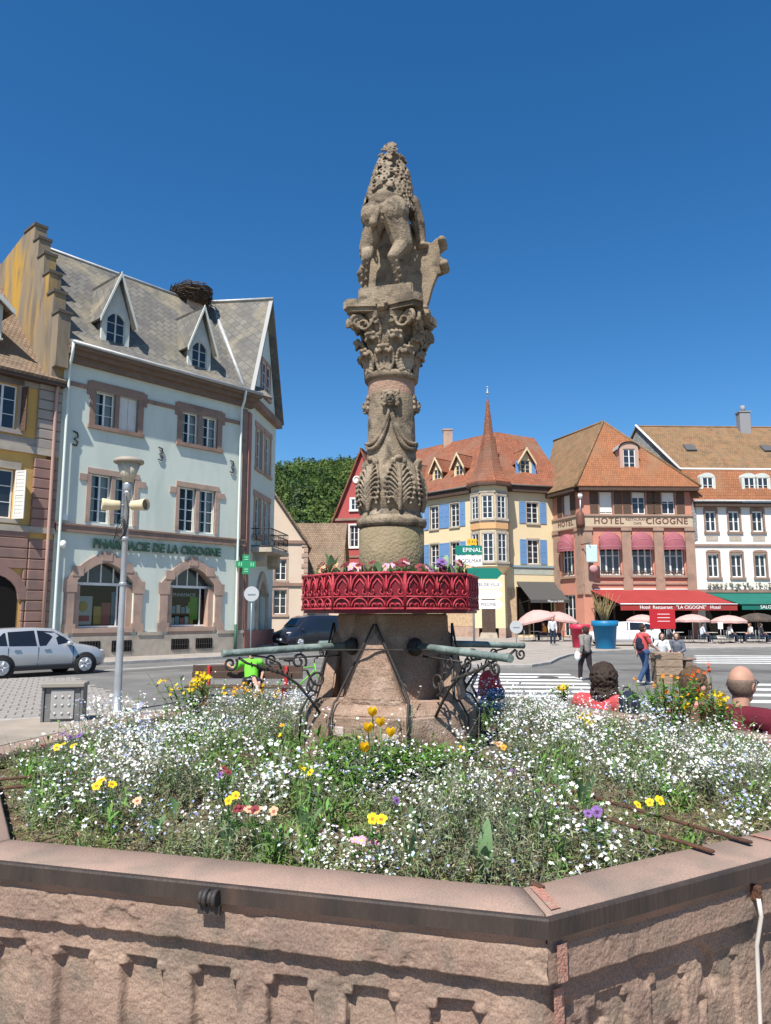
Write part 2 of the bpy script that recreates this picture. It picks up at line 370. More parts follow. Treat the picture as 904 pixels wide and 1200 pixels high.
# ---- wooded hill
def hill():
    nx, ny = 70, 26; V = []; Fq = []
    def H(x, y):
        t = min(1, max(0, (y-170)/330)); t = t*t*(3-2*t)
        prof = 24+73*math.exp(-((x-2)/(330 if x < 2 else 26))**2)+6*mnoise.noise(Vector((x/90, y/120, 3)))
        return t*prof-3
    for j in range(ny):
        for i in range(nx):
            x = -420+840*i/(nx-1); y = 170+430*j/(ny-1); V.append((x, y, H(x, y)))
    for j in range(ny-1):
        for i in range(nx-1): a = j*nx+i; Fq.append((a, a+1, a+nx+1, a+nx))
    h = tag(obj('hill', np_mesh('hill', V, Fq, smooth=True, m=mat('hill_floor', (.04, .06, .02), (.06, .07, .03), .1, 1, 0, 10, .05))), kind='structure')
    # the wood on it: one mass of crowns built from leaf sprays
    n = 2600; cs = []; rng = np.random.default_rng(3)
    while len(cs) < n:
        y = 180+400*rng.random()**1.1; x = -.30*y-12+rng.random()*(.40*y+30)
        cs.append((x, y, H(x, y), 3.4+2.8*rng.random()**1.5, rng.random()))
    Vs, Cs = [], []
    for x, y, z, r, q in cs:
        m_ = 210; d = rng.normal(size=(m_, 3)); d /= np.linalg.norm(d, axis=1, keepdims=True); d[:, 2] = np.abs(d[:, 2])*1.15-.25
        lump = 1+.25*np.sin(d[:, :1]*7+q*9)+.2*np.sin(d[:, 1:2]*8+q*5)
        c = np.array([x, y, z+r*1.0])+d*r*(.86+.16*rng.random((m_, 1)))*lump*np.array([1, 1, 1.1])
        nrm = d+.32*rng.normal(size=(m_, 3)); nrm /= np.linalg.norm(nrm, axis=1, keepdims=True)
        a = np.cross(nrm, rng.normal(size=(m_, 3))); a /= np.linalg.norm(a, axis=1, keepdims=True); b = np.cross(nrm, a); s = r*(.085+.075*rng.random((m_, 1)))
        quad = np.stack([c-a*s, c-b*s*.8, c+a*s, c+b*s*.8], 1); Vs.append(quad.reshape(-1, 3))
        conif = q > .8
        base = np.array([.03, .06, .024]) if conif else np.array([.045+.085*q, .095+.085*q, .02+.02*q])*rng.uniform(.7, 1.25)
        Cs.append(np.repeat(base*(.75+.5*rng.random((m_, 1))), 4, axis=0))
    V = np.concatenate(Vs); Fq = np.arange(len(V)).reshape(-1, 4)
    tag(obj('hillside_wood', np_mesh('hillside_wood', V, Fq, np.concatenate(Cs), m=FOLI)), 'dense green broadleaf wood covering the hill behind the houses', 'wood', kind='stuff')
hill()
# ================================================================ BUILDINGS
TILE = mat('red_roof_tiles', (.34, .13, .075), (.26, .11, .07), .9, .9, .3, 30, .1, pat=(.19, .30), pcol=.72, mcol=.42, pb=.6, stain=[(.20, .12, .085)], sscale=.35, smin=.5, smax=.75)
TILE_OR = mat('orange_roof_tiles', (.36, .15, .075), (.29, .13, .07), .8, .9, .3, 30, .1, pat=(.19, .27), pcol=.78, mcol=.5, pb=.5, stain=[(.24, .15, .09)], sscale=.3, smin=.55, smax=.8)
TILE_OLD = mat('mossy_old_tiles', (.26, .155, .09), (.20, .14, .085), .7, .95, .4, 30, .05, pat=(.19, .27), pcol=.7, mcol=.5, pb=.5, stain=[(.20, .145, .085), (.27, .155, .085)], sscale=.9, smin=.42, smax=.8)
TILE_BR = mat('brown_roof_tiles', (.31, .22, .155), (.24, .175, .125), .8, .95, .4, 30, .05, pat=(.2, .24), pcol=.7, mcol=.4, pb=.7, stain=[(.19, .15, .11)], sscale=.5)
SLATE = mat('lichened_slates', (.21, .195, .165), (.16, .155, .145), .7, .85, .3, 30, .2, pat=(.42, .42), pcol=.7, mcol=.5, pb=.5, rot=R_(45), stain=[(.30, .255, .17), (.12, .115, .11)], sscale=.45, smin=.5, smax=.72)
SLATE_G = mat('grey_slates', (.19, .19, .185), (.14, .14, .14), .8, .8, .3, 30, .2, pat=(.3, .3), pcol=.7, mcol=.5, pb=.5, rot=R_(45))
ZINC = mat('zinc', (.44, .45, .44), (.34, .35, .35), 3, .6, .1, 40, .4, metal=.3)
MINT = mat('mint_render', (.61, .655, .575), (.57, .615, .54), .8, .92, .12, 60, .1, stain=[(.50, .545, .48)], sscale=1.1, smin=.48, smax=.75, stretch=(1, 1, .22))
BROWNST = mat('brown_dressed_stone', (.30, .20, .155), (.25, .17, .135), 3, .92, .3, 40, .1, stain=[(.20, .14, .11)], sscale=1.4)
PINKST = mat('pink_dressed_stone', (.45, .31, .245), (.38, .27, .21), 3, .92, .3, 40, .1, stain=[(.30, .22, .18)], sscale=1.2)
SILLST = mat('beige_stone', (.46, .40, .32), (.38, .33, .27), 3, .92, .3, 40, .1, stain=[(.3, .26, .21)], sscale=1.2)
OCHRE = mat('ochre_render', (.66, .40, .13), (.6, .36, .12), 1.2, .92, .12, 60, .1, stain=[(.42, .28, .12)], sscale=.7)
GREYREN = mat('grey_render', (.36, .31, .27), (.31, .27, .24), 1.2, .92, .12, 60, .1)
LICHEN = mat('lichened_wall', (.27, .215, .15), (.20, .165, .125), 1.0, .95, .4, 30, .1, stain=[(.42, .25, .05), (.14, .12, .1)], sscale=.8, smin=.48, smax=.66, stretch=(1, 1, .22))
YELLOW = mat('yellow_render', (.68, .555, .35), (.64, .525, .335), .7, .92, .08, 60, .1)
BLUESH = mat('blue_shutter_paint', (.15, .28, .50), (.12, .24, .44), 4, .6, .1, 60)
BRNSH = mat('brown_shutter_wood', (.12, .075, .05), (.09, .055, .04), 6, .7, .2, 60)
SALMON = mat('salmon_render', (.53, .235, .165), (.47, .21, .15), 1, .9, .1, 60)
WHITER = mat('white_render', (.74, .71, .66), (.68, .65, .6), .8, .92, .1, 60, .1, stain=[(.58, .55, .5)], sscale=.6, smin=.55, smax=.8)
CREAM = mat('cream_render', (.62, .50, .39), (.57, .46, .36), .8, .92, .1, 60, .1)
CRIMSON = mat('crimson_render', (.42, .095, .09), (.37, .085, .08), .8, .92, .1, 60, .1)
DKWOOD = mat('dark_wood', (.09, .055, .04), (.06, .04, .03), 5, .7, .2, 60)
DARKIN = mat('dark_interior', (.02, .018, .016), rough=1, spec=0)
CURTAIN = mat('white_curtain', (.62, .62, .60), (.5, .5, .49), 9, .9, .3, 14)
GOLDTX = mat('dark_green_letters', (.03, .07, .05), rough=.5)
BRNTX = mat('brown_letters', (.13, .055, .04), rough=.6)
WHTTX = mat('white_letters', (.8, .8, .78), rough=.6)
DOWNP = mat('pale_downpipe', (.60, .66, .62), rough=.5)
def facade(par, F, s0, s1, z0, z1, holes, m, rev=.22, th=.3, name='wall', y=0.0):
    xs = sorted({s0, s1, *[h[0] for h in holes], *[h[1] for h in holes]}); zs = sorted({z0, z1, *[h[2] for h in holes], *[h[3] for h in holes]})
    mb = MB()
    def cut(cx, cz): return any(h[0] < cx < h[1] and h[2] < cz < h[3] for h in holes)
    for i in range(len(xs)-1):
        for j in range(len(zs)-1):
            if cut((xs[i]+xs[i+1])/2, (zs[j]+zs[j+1])/2): continue
            mb.add([(xs[i], y, zs[j]), (xs[i+1], y, zs[j]), (xs[i+1], y, zs[j+1]), (xs[i], y, zs[j+1])], [(0, 1, 2, 3)])
    for a, b, c, d in holes:
        mb.add([(a, y, c), (b, y, c), (b, y, d), (a, y, d), (a, y+rev, c), (b, y+rev, c), (b, y+rev, d), (a, y+rev, d)], [(0, 4, 5, 1), (1, 5, 6, 2), (2, 6, 7, 3), (3, 7, 4, 0)])
    a, b, c, d = s0, s1, z0, z1
    mb.add([(a, y, c), (b, y, c), (b, y, d), (a, y, d), (a, y+th, c), (b, y+th, c), (b, y+th, d), (a, y+th, d)], [(0, 4, 5, 1), (1, 5, 6, 2), (2, 6, 7, 3), (3, 7, 4, 0)])
    return mb.build(name, m, par, F)
_wc = {}
def window(par, F, x, z, w, h, nx=2, nz=3, fm=None, depth=.14, fw=.06, bar=.03, pane=None, sill=None, curtain=False, name='window'):
    fm = fm or WHITEP; pane = pane or GLASS; k = (round(w, 3), round(h, 3), nx, nz, fm.name, fw, bar)
    if k not in _wc:
        b = MB(); b.box(0, 0, 0, fw, .06, h); b.box(w-fw, 0, 0, w, .06, h); b.box(fw, 0, 0, w-fw, .06, fw); b.box(fw, 0, h-fw, w-fw, .06, h)
        for i in range(1, nx): c = w*i/nx; b.box(c-fw*.7, -.006, fw, c+fw*.7, .054, h-fw)
        for j in range(1, nz): c = h*j/nz; b.box(fw, .008, c-bar/2, w-fw, .046, c+bar/2)
        me = b.mesh('window'); me.materials.append(fm)
        g = MB()
        for i in range(nx):
            g.add([(w*i/nx+fw*.6, .03, fw*.6), (w*(i+1)/nx-fw*.6, .03, fw*.6), (w*(i+1)/nx-fw*.6, .03, h-fw*.6), (w*i/nx+fw*.6, .03, h-fw*.6)], [(0, 1, 2, 3)])
        _wc[k] = (me, g.mesh('pane'))
    me, gm = _wc[k]
    o = obj(name, me, None, par, F @ T(x, depth, z))
    g2 = gm
    if pane is not GLASS or not gm.materials:
        g2 = gm.copy() if gm.materials and gm.materials[0] is not pane else gm
        g2.materials.clear(); g2.materials.append(pane)
    obj('pane', g2, None, o, F @ T(x, depth, z))
    if pane is not GLASS:
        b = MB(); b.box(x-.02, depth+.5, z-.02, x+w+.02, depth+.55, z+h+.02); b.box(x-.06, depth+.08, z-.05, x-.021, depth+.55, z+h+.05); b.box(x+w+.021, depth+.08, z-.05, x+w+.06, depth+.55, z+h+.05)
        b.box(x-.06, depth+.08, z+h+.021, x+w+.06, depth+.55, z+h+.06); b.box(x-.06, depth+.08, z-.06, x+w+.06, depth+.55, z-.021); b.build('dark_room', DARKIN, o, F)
        if curtain:
            c = MB(); n = 14
            for s_ in ([(.02, .36), (.64, .98)] if curtain == 1 else [(.02, .98)]):
                vs = []
                for i in range(n+1):
                    t = s_[0]+(s_[1]-s_[0])*i/n; yy = depth+.16+.02*math.sin(i*2.3); vs += [(x+w*t, yy, z+.02), (x+w*t, yy, z+h-.02)]
                c.add(vs, [(2*i, 2*i+2, 2*i+3, 2*i+1) for i in range(n)], None, True)
            c.build('curtain', CURTAIN, o, F)
    if sill:
        MB().box(x-.12, -.12, z-.14, x+w+.12, depth-.002, z-.003).build('sill', sill, o, F)
    return o
def surround(par, F, x0, x1, z0, z1, m, wd=.22, pr=.05, ears=True, top=.3, bottom=True, inner=None, depth=.14, keyst=False):
    b = MB(); b.box(x0-wd, -pr, z0, x0, .1, z1); b.box(x1, -pr, z0, x1+wd, .1, z1)
    e = .12 if ears else 0
    b.box(x0-wd-e, -pr-.01, z1+.001, x1+wd+e, .1, z1+top)
    if bottom: b.box(x0-wd-.05, -pr-.07, z0-.18, x1+wd+.05, .1, z0-.001)
    for c in inner or []: b.box(c[0], -pr+.02, z0, c[1], .12, z1)
    return b.build('surround', m, par, F)
_sh = {}
def shutter(par, F, x, z, w, h, m, ang=0.0):
    k = (round(w, 2), round(h, 2), m.name)
    if k not in _sh:
        b = MB(); f = .07; b.box(0, -.05, 0, f, 0, h); b.box(w-f, -.05, 0, w, 0, h); b.box(f, -.05, 0, w-f, 0, f); b.box(f, -.05, h-f, w-f, 0, h); b.box(f, -.05, h*.5-.04, w-f, 0, h*.5+.04)
        n = max(4, int(h/.16))
        for i in range(n):
            zz = f+(h-2*f)*i/n; b.box(f, -.035, zz+.012, w-f, -.012, zz+(h-2*f)/n-.004)
        me = b.mesh('shutter'); me.materials.append(m); _sh[k] = me
    return obj('shutter', _sh[k], None, par, F @ T(x, -.012, z) @ RZ(ang))
def roof(par, pts, m, t=.14, name='roof'):
    mb = MB(); mb.plate(pts, t); o = mb.build(name, m, par); return o
def strip_tube(par, pts, r, m, name, n=8): return MB().tube(pts, r, n).build(name, m, par)
def V3(F, x, y, z): return F @ Vector((x, y, z))

# ---------------------------------------------------------------- the mint-green chemist's house
ph = empty('corner_house', (PHX, PHY, 0), 'tall mint green corner house with slate roof, dormers and chemist shop', 'house')
W_UP = [(-8.5, -7.55), (-7.35, -6.4), (-4.0, -3.05), (-2.85, -1.9)]
holes = [(a, b, 10.42, 12.02) for a, b in W_UP]+[(a, b, 6.02, 8.22) for a, b in W_UP]
ARCH = [(-9.0, -6.2), (-4.45, -1.75)]
holes += [(a, b, 1.35, 4.3) for a, b in ARCH]
facade(ph, FA, -10.0, 0, 0, 13.2, holes, MINT, rev=.5, th=.35)
for n, (a, b) in enumerate(W_UP):
    window(ph, FA, a+.02, 10.44, b-a-.04, 1.56, 2, 3, pane=SHOPGL, curtain=[1, 0, 1, 1][n], depth=.16)
    window(ph, FA, a+.02, 6.04, b-a-.04, 2.16, 2, 4, pane=SHOPGL, curtain=[1, 1, 0, 1][n], depth=.16)
b = MB(); b.box(-7.30, .1, 10.46, -6.88, .14, 12.0); b.box(-6.86, .1, 10.46, -6.44, .14, 12.0)
b.build('closed_shutter', mat('white_shutter', (.66, .63, .58), (.6, .57, .52), 3, .7), ph, FA)
for a, b_ in ((-8.5, -6.4), (-4.0, -1.9)):
    surround(ph, FA, a, b_, 10.42, 12.02, BROWNST, .27, .05, False, .42, True, [(a+.95, b_-.95)])
    MB().box(a-.42, -.062, 11.75, a-.272, .05, 12.38).build('surround_ear', BROWNST, ph, FA); MB().box(b_+.272, -.062, 11.75, b_+.42, .05, 12.38).build('surround_ear', BROWNST, ph, FA)
    surround(ph, FA, a, b_, 6.02, 8.22, PINKST, .2, .04, False, .24, False, [(a+.95, b_-.95)])
    MB().box(a-.55, -.05, 7.85, a-.202, .05, 8.15).build('surround_ear', PINKST, ph, FA); MB().box(b_+.202, -.05, 7.85, b_+.55, .05, 8.15).build('surround_ear', PINKST, ph, FA)
MB().box(-10.0, -.09, 11.98, -8.93, .05, 12.16).box(-5.97, -.09, 11.98, -4.43, .05, 12.16).box(-1.47, -.09, 11.98, -.3, .05, 12.16).build('string_course', BROWNST, ph, FA)
MB().prism([(-10.0, 5.52), (0, 5.52), (0, 5.86), (-10.0, 5.86)], -.16, .05).box(-10, -.2, 5.80, 0, -.161, 5.88).build('string_course', BROWNST, ph, FA)
MB().box(-10.0, -.22, 13.0, .25, .1, 13.3).box(-10.0, -.40, 13.3, .4, .1, 13.52).box(-10, -.6, 13.52, .5, .1, 13.66).build('cornice', mat('cornice_wood', (.20, .135, .095), (.16, .11, .08), 3, .8, .2, 40), ph, FA)
MB().tube([V3(FA, -10.0, -.66, 13.74), V3(FA, .45, -.66, 13.74)], .085, 8).build('gutter', ZINC, ph)
# plinth, basement grilles
MB().box(-10, -.1, 0, 0, .02, 1.05).box(-5.95, -.14, 1.051, -4.7, .02, 1.2).box(-1.6, -.14, 1.051, 0, .02, 1.2).box(-10, -.14, 1.051, -9.2, .02, 1.2).build('plinth', SILLST, ph, FA)
for x in (-8.7, -7.2, -4.2, -2.85):
    g = MB(); g.box(x, -.125, .35, x+.95, -.101, .85); o = g.build('basement_window', DARKIN, ph, FA)
    g = MB()
    for i in range(7): g.box(x+.06+i*.13, -.15, .36, x+.085+i*.13, -.126, .84)
    g.box(x, -.155, .56, x+.95, -.127, .6); g.build('grille', BLKIRON, o, FA)
# arched shop fronts
def arch_pts(a, b, zs, zt, n=14):
    c, hw = (a+b)/2, (b-a)/2; pts = []
    for i in range(n+1):
        t = -1+2*i/n; pts.append((c+hw*t, zs+(zt-zs)*(1-abs(t)**1.75)))
    return pts
POSTER = [mat('poster_white', (.6, .62, .62)), mat('poster_yellow', (.6, .42, .12)), mat('poster_rose', (.5, .16, .17)), mat('poster_green', (.16, .45, .05)), mat('poster_blue', (.25, .42, .5))]
for n, (a, b_) in enumerate(ARCH):
    P = arch_pts(a, b_, 3.35, 4.28); mid = len(P)//2
    sp = MB(); sp.prism([(a, 4.3)]+[q for q in reversed(P[:mid+1])][:0]+[(a, P[0][1])]+[q for q in P[1:mid+1]]+[(P[mid][0], 4.3)], 0.0, .48)
    sp.prism([(P[mid][0], 4.3)]+P[mid:]+[(b_, 4.3)], 0.0, .48); sp.build('wall', MINT, ph, FA)
    O = arch_pts(a-.42, b_+.42, 3.45, 4.72); ring = MB()
    for i in range(len(P)-1):
        q = [P[i], P[i+1], O[i+1], O[i]]; ring.prism(q, -.08, .5)
    for x0, x1 in ((a-.42, a-.001), (b_+.001, b_+.42)):
        ring.box(x0, -.08, 1.2, x1, .5, 3.36); ring.box(x0-.1, -.095, 2.95, x1+.1, -.081, 3.5); ring.box(x0-.1, -.095, 1.2, x1+.1, -.081, 1.6)
    for t in (2, 7, 11):
        x, z = O[t]; ring.box(x-.25, -.1, z-.36, x+.25, -.08, z+.06)
    ring.build('arch_surround', PINKST, ph, FA)
    fr = MB(); y0 = .42; fr.box(a+.3, y0, 1.5, a+.36, y0+.06, 3.3); fr.box(b_-.36-.25, y0, 1.5, b_-.3-.25, y0+.06, 3.3); fr.box(a, y0-.01, 3.28, b_, y0+.07, 3.4); fr.box(a+.2, y0-.01, 1.42, b_-.2, y0+.07, 1.5)
    for t in (4, 7, 10): x, z = P[t]; fr.box(x-.03, y0, 3.4, x+.03, y0+.05, z)
    w_ = fr.build('shop_window', WHITEP, ph, FA)
    gl = MB(); gl.add([(a, y0+.03, 1.5), (b_, y0+.03, 1.5), (b_, y0+.03, 3.3), (a, y0+.03, 3.3)], [(0, 1, 2, 3)]); gl.build('pane', SHOPGL, w_, FA)
    gl = MB(); gl.add([(x, y0+.03, z) for x, z in [(b_, 3.38), (a, 3.38)]+P[1:-1]], [list(range(len(P)))[::-1]]); gl.build('fanlight', GLASS, w_, FA)
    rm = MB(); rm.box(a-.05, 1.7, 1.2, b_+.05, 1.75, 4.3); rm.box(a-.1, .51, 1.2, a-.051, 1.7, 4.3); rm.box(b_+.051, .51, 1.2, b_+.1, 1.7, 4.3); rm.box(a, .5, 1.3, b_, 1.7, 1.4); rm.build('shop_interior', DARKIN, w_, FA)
    st = MB(); st.box(a-.001, .02, 1.2, a+.28, .5, 3.3); st.box(b_-.3, .1, 1.2, b_+.001, .5, 3.3); st.box(a, -.12, 1.2, b_, .5, 1.40); st.box(a+.1, -.06, 1.0, b_-.1, .1, 1.19); st.build('stall_riser', PINKST, w_, FA)
    if n == 0:
        sg = [(a+.42, 1.55, .75, 1.25, 0), (a+1.25, 1.55, .35, .8, 1), (a+1.62, 1.52, .42, 1.0, 2), (a+2.08, 1.52, .3, 1.5, 4)]
        for x, z, w, h, c in sg: MB().box(x, .62, z, x+w, .65, z+h).build('poster', POSTER[c], w_, FA)
        MB().ball((a+.75, .60, 2.35), (.2, .02, .25), 10, 6).build('poster', POSTER[1], w_, FA); MB().box(a+.55, .60, 1.7, a+1.05, .619, 1.95).build('poster', POSTER[2], w_, FA)
    else:
        for i in range(6):
            MB().box(a+.4+i*.27, .62, 2.05, a+.60+i*.27, .66, 2.36+.05*(i % 3)).build('poster', POSTER[[0, 4, 0, 4, 0, 4][i]], w_, FA)
            MB().box(a+.4+i*.27, .72, 1.5, a+.62+i*.27, .8, 1.9-.06*(i % 2)).build('poster', POSTER[[4, 0, 4, 2, 0, 1][i]], w_, FA)
        MB().box(b_-1.02, .6, 1.75, b_-.56, .66, 2.85).box(b_-1.12, .6, 2.3, b_-1.021, .66, 2.6).build('poster', POSTER[3], w_, FA); MB().box(a+.34, .6, 2.75, a+.5, .64, 3.05).build('poster', POSTER[3], w_, FA)
        lettering('PHARMACIE', .24, WHTTX, w_, FA, (a+b_)/2, .62, 2.95)
lettering('PHARMACIE DE LA CIGOGNE', .56, GOLDTX, ph, FA, -4.95, -.13, 5.08, .03, 1.02, .9, .022)
# quoins at the corner, downpipes, wall anchors, lamp
q = MB(); q.box(-.32, -.1, 1.2, 0, .02, 5.5); q.box(-.30, -.05, 5.9, 0, .02, 12.9); q.build('corner_pilaster', BROWNST, ph, FA)
for x, m_ in ((-9.86, DOWNP), (-.55, DOWNP)):
    MB().tube([(x-.1, -.66, 13.7), (x-.05, -.5, 13.2), (x, -.22, 12.8), (x, -.2, 12), (x, -.2, .9), (x, -.2, .1)], .065, 8).build('downpipe', m_, ph, FA)
MB().tube([(-.55, -.2, .05), (-.55, -.2, 1.5)], .08, 8).build('downpipe', mat('green_pipe', (.04, .10, .07), rough=.6), ph, FA)
for x in (-9.35, -5.15, -.95):
    MB().tube([(x-.12, -.05, 9.95), (x+.08, -.05, 9.9), (x+.12, -.05, 9.72), (x-.06, -.05, 9.62), (x+.12, -.05, 9.5), (x+.06, -.05, 9.32), (x-.12, -.05, 9.36)], .035, 6).build('wall_anchor', BLKIRON, ph, FA)
MB().ball((-9.7, -.2, 4.95), (.15, .18, .18)).tube([(-9.7, -.2, 4.95), (-9.7, 0, 5.0)], .04, 6).build('security_light', WHITEP, ph, FA)
MB().box(-9.8, -.12, 6.0, -9.5, 0, 6.25).build('meter_box', WHITEP, ph, FA)
# green chemist's cross
gc = empty('pharmacy_cross', FA @ T(-.28, -.55, 4.5), 'green illuminated pharmacy cross bracketed on the mint corner house', 'shop sign')
CG = mat('cross_green', (.03, .28, .12), rough=.4); c = MB(); s_ = .5
c.prism([(-.17, -.5), (.17, -.5), (.17, -.17), (.5, -.17), (.5, .17), (.17, .17), (.17, .5), (-.17, .5), (-.17, .17), (-.5, .17), (-.5, -.17), (-.17, -.17)], -.09, .09)
FX = FA @ T(-.28, -.55, 4.55) @ RZ(R_(-25)); c.build('cross_body', CG, gc, FX)
c = MB()
for k in (.34, .22): c.prism([(-.1, -k-.06), (.1, -k-.06), (.1, -k), (-.1, -k)], -.105, -.092); c.prism([(-.1, k), (.1, k), (.1, k+.06), (-.1, k+.06)], -.105, -.092); c.prism([(k, -.1), (k+.06, -.1), (k+.06, .1), (k, .1)], -.105, -.092); c.prism([(-k-.06, -.1), (-k, -.1), (-k, .1), (-k-.06, .1)], -.105, -.092)
c.build('tube_light', mat('cross_tubes', (.25, .6, .4), rough=.4), gc, FX); MB().box(-.02, 0, -.04, .02, .6, .04).build('bracket', BLKIRON, gc, FX)
# ---- gable side (angle 6.6)
FB = frame(PHX, PHY, 6.6)
WB = [(1.75, 2.75, 10.1, 12.4), (3.55, 4.55, 10.1, 12.4), (1.75, 2.75, 6.3, 8.5), (3.55, 4.55, 5.9, 8.5)]
facade(ph, FB, 0.0, 5.8, 0, 13.5, WB+[(2.6, 4.2, .3, 3.9)], mat('mint_render_side', (.57, .645, .565), (.54, .615, .54), .8, .92, .12, 60, .1), rev=.3, th=.35)
for a, b_, c_, d_ in WB:
    window(ph, FB, a+.02, c_+.02, b_-a-.04, d_-c_-.04, 2, 3); surround(ph, FB, a, b_, c_, d_, PINKST, .22, .05, True, .3, True)
gb = MB(); gb.prism([(0, 13.5), (5.8, 13.5), (3.05, 20.1)], 0, .35); gb.build('gable_wall', mat('gable_render', (.56, .66, .59), rough=.9), ph, FB)
for x in (2.35, 3.25):
    window(ph, FB, x, 14.6, .72, 1.9, 1, 3, depth=-.05); surround(ph, FB, x, x+.72, 14.6, 16.5, PINKST, .12, .1, False, .2, True)
MB().prism([(-.3, 13.35), (6.0, 13.35), (6.0, 13.75), (-.3, 13.75)], -.35, .02).build('gable_cornice', BROWNST, ph, FB)
for s_ in (0, 1):
    x0, x1 = (-.35, 3.05) if s_ == 0 else (6.1, 3.05)
    MB().prism([(x0, 13.6), (x1, 20.38), (x1, 20.53), (x0, 13.75)], -.42, -.2).build('verge_board', mat('verge_grey', (.33, .33, .32), rough=.8) if s_ == 0 else BROWNST, ph, FB)
q = MB(); q.box(.02, -.12, 1.2, .5, .02, 12.8); q.box(.0, -.14, 0, 5.8, .02, 1.15); q.build('corner_pilaster', mat('rose_pilaster', (.33, .165, .13), (.28, .14, .115), 3, .9, .3, 40), ph, FB)
MB().box(2.6, .28, .3, 4.2, .34, 3.9).build('door', mat('grey_door', (.25, .28, .3), rough=.6), ph, FB)
ar = MB(); ar.box(2.2, -.12, .3, 2.58, .2, 3.2); ar.box(4.22, -.12, .3, 4.6, .2, 3.2)
ap = arch_pts(2.6, 4.2, 3.0, 3.9, 8); ao = arch_pts(2.2, 4.6, 3.1, 4.4, 8)
for i in range(8): ar.prism([ap[i], ap[i+1], ao[i+1], ao[i]], -.12, .2)
ar.build('door_surround', SILLST, ph, FB); MB().box(2.2, -.9, 0, 4.6, 0, .14).box(2.4, -.55, .14, 4.4, 0, .29).build('door_step', SILLST, ph, FB)
bl = MB(); bl.box(1.2, -1.15, 5.35, 5.0, 0, 5.6)
for x in (1.6, 4.4): bl.prism([(x, 5.35), (x+.35, 5.35), (x+.35, 4.6), (x, 4.9)], -.7, 0)
bal = bl.build('balcony', SILLST, ph, FB); r_ = MB()
for z in (5.68, 6.62): r_.tube([(1.25, 0, z), (1.25, -1.1, z), (4.95, -1.1, z), (4.95, 0, z)], .03, 6)
def balu(x, y, dx, dy):
    r_.tube([(x, y, 5.68), (x, y, 6.62)], .014, 5)
    r_.tube([(x+dx*.5+dx*.42*math.cos(t), y+dy*.5+dy*.42*math.cos(t), 6.15+.2*math.sin(t)) for t in [k*math.pi/5 for k in range(11)]], .014, 5)
for i in range(13): balu(1.25+i*.285, -1.1, .285, 0)
for i in range(4): balu(1.25, -1.1+i*.275, 0, .275); balu(4.95, -1.1+i*.275, 0, .275)
r_.build('railing', BLKIRON, bal, FB)
# ---- roofs
RD, RZt = 4.2, 19.95
roof(ph, [V3(FA, -10.0, -.62, 13.72), V3(FA, 1.2, -.62, 13.72), V3(FA, 1.2, .35, 14.5), V3(FA, -10, .35, 14.5)], SLATE)
roof(ph, [V3(FA, -10.0, .34, 14.5), V3(FA, .15, .34, 14.5), V3(FA, -.2, RD, RZt), V3(FA, -10, RD, RZt)], SLATE)
roof(ph, [V3(FA, 1, RD, RZt), V3(FA, 1, 9.5, 13.6), V3(FA, -10, 9.5, 13.6), V3(FA, -10, RD, RZt)][::-1], SLATE)
roof(ph, [V3(FB, -.33, -.4, 13.74), V3(FB, 3.05, -.4, 20.5), V3(FB, 3.05, 6.0, 20.5), V3(FB, -.33, 6.0, 13.74)], SLATE)
roof(ph, [V3(FB, 6.1, -.4, 13.74), V3(FB, 3.05, -.4, 20.5), V3(FB, 3.05, 6.0, 20.5), V3(FB, 6.1, 6.0, 13.74)][::-1], SLATE)
MB().tube([V3(FB, 3.05, -.42, 20.52), V3(FB, 3.05, 5.2, 20.52)], .09, 6).build('ridge_cap', ZINC, ph)
MB().tube([V3(FA, -10, RD, RZt+.02), V3(FA, -.2, RD, RZt+.02)], .09, 6).build('ridge_cap', ZINC, ph)
# valley lead between the two roofs: intersection of the two planes
pa = (V3(FA, -10, .34, 14.5), V3(FA, 0, .34, 14.5), V3(FA, 0, RD, RZt)); pb = (V3(FB, -.33, 0, 13.74), V3(FB, 3.15, 0, 20.5), V3(FB, -.33, 5, 13.74))
na = (pa[1]-pa[0]).cross(pa[2]-pa[0]).normalized(); nb = (pb[1]-pb[0]).cross(pb[2]-pb[0]).normalized()
dv = na.cross(nb).normalized(); dv = dv if dv.z > 0 else -dv
A_ = Matrix((na, nb, dv)); x0 = A_.inverted() @ Vector((na.dot(pa[0]), nb.dot(pb[0]), 0)); k0 = (13.9-x0.z)/dv.z; k1 = (20.0-x0.z)/dv.z
MB().tube([x0+dv*k0, x0+dv*k1], .13, 6).build('valley_lead', ZINC, ph)
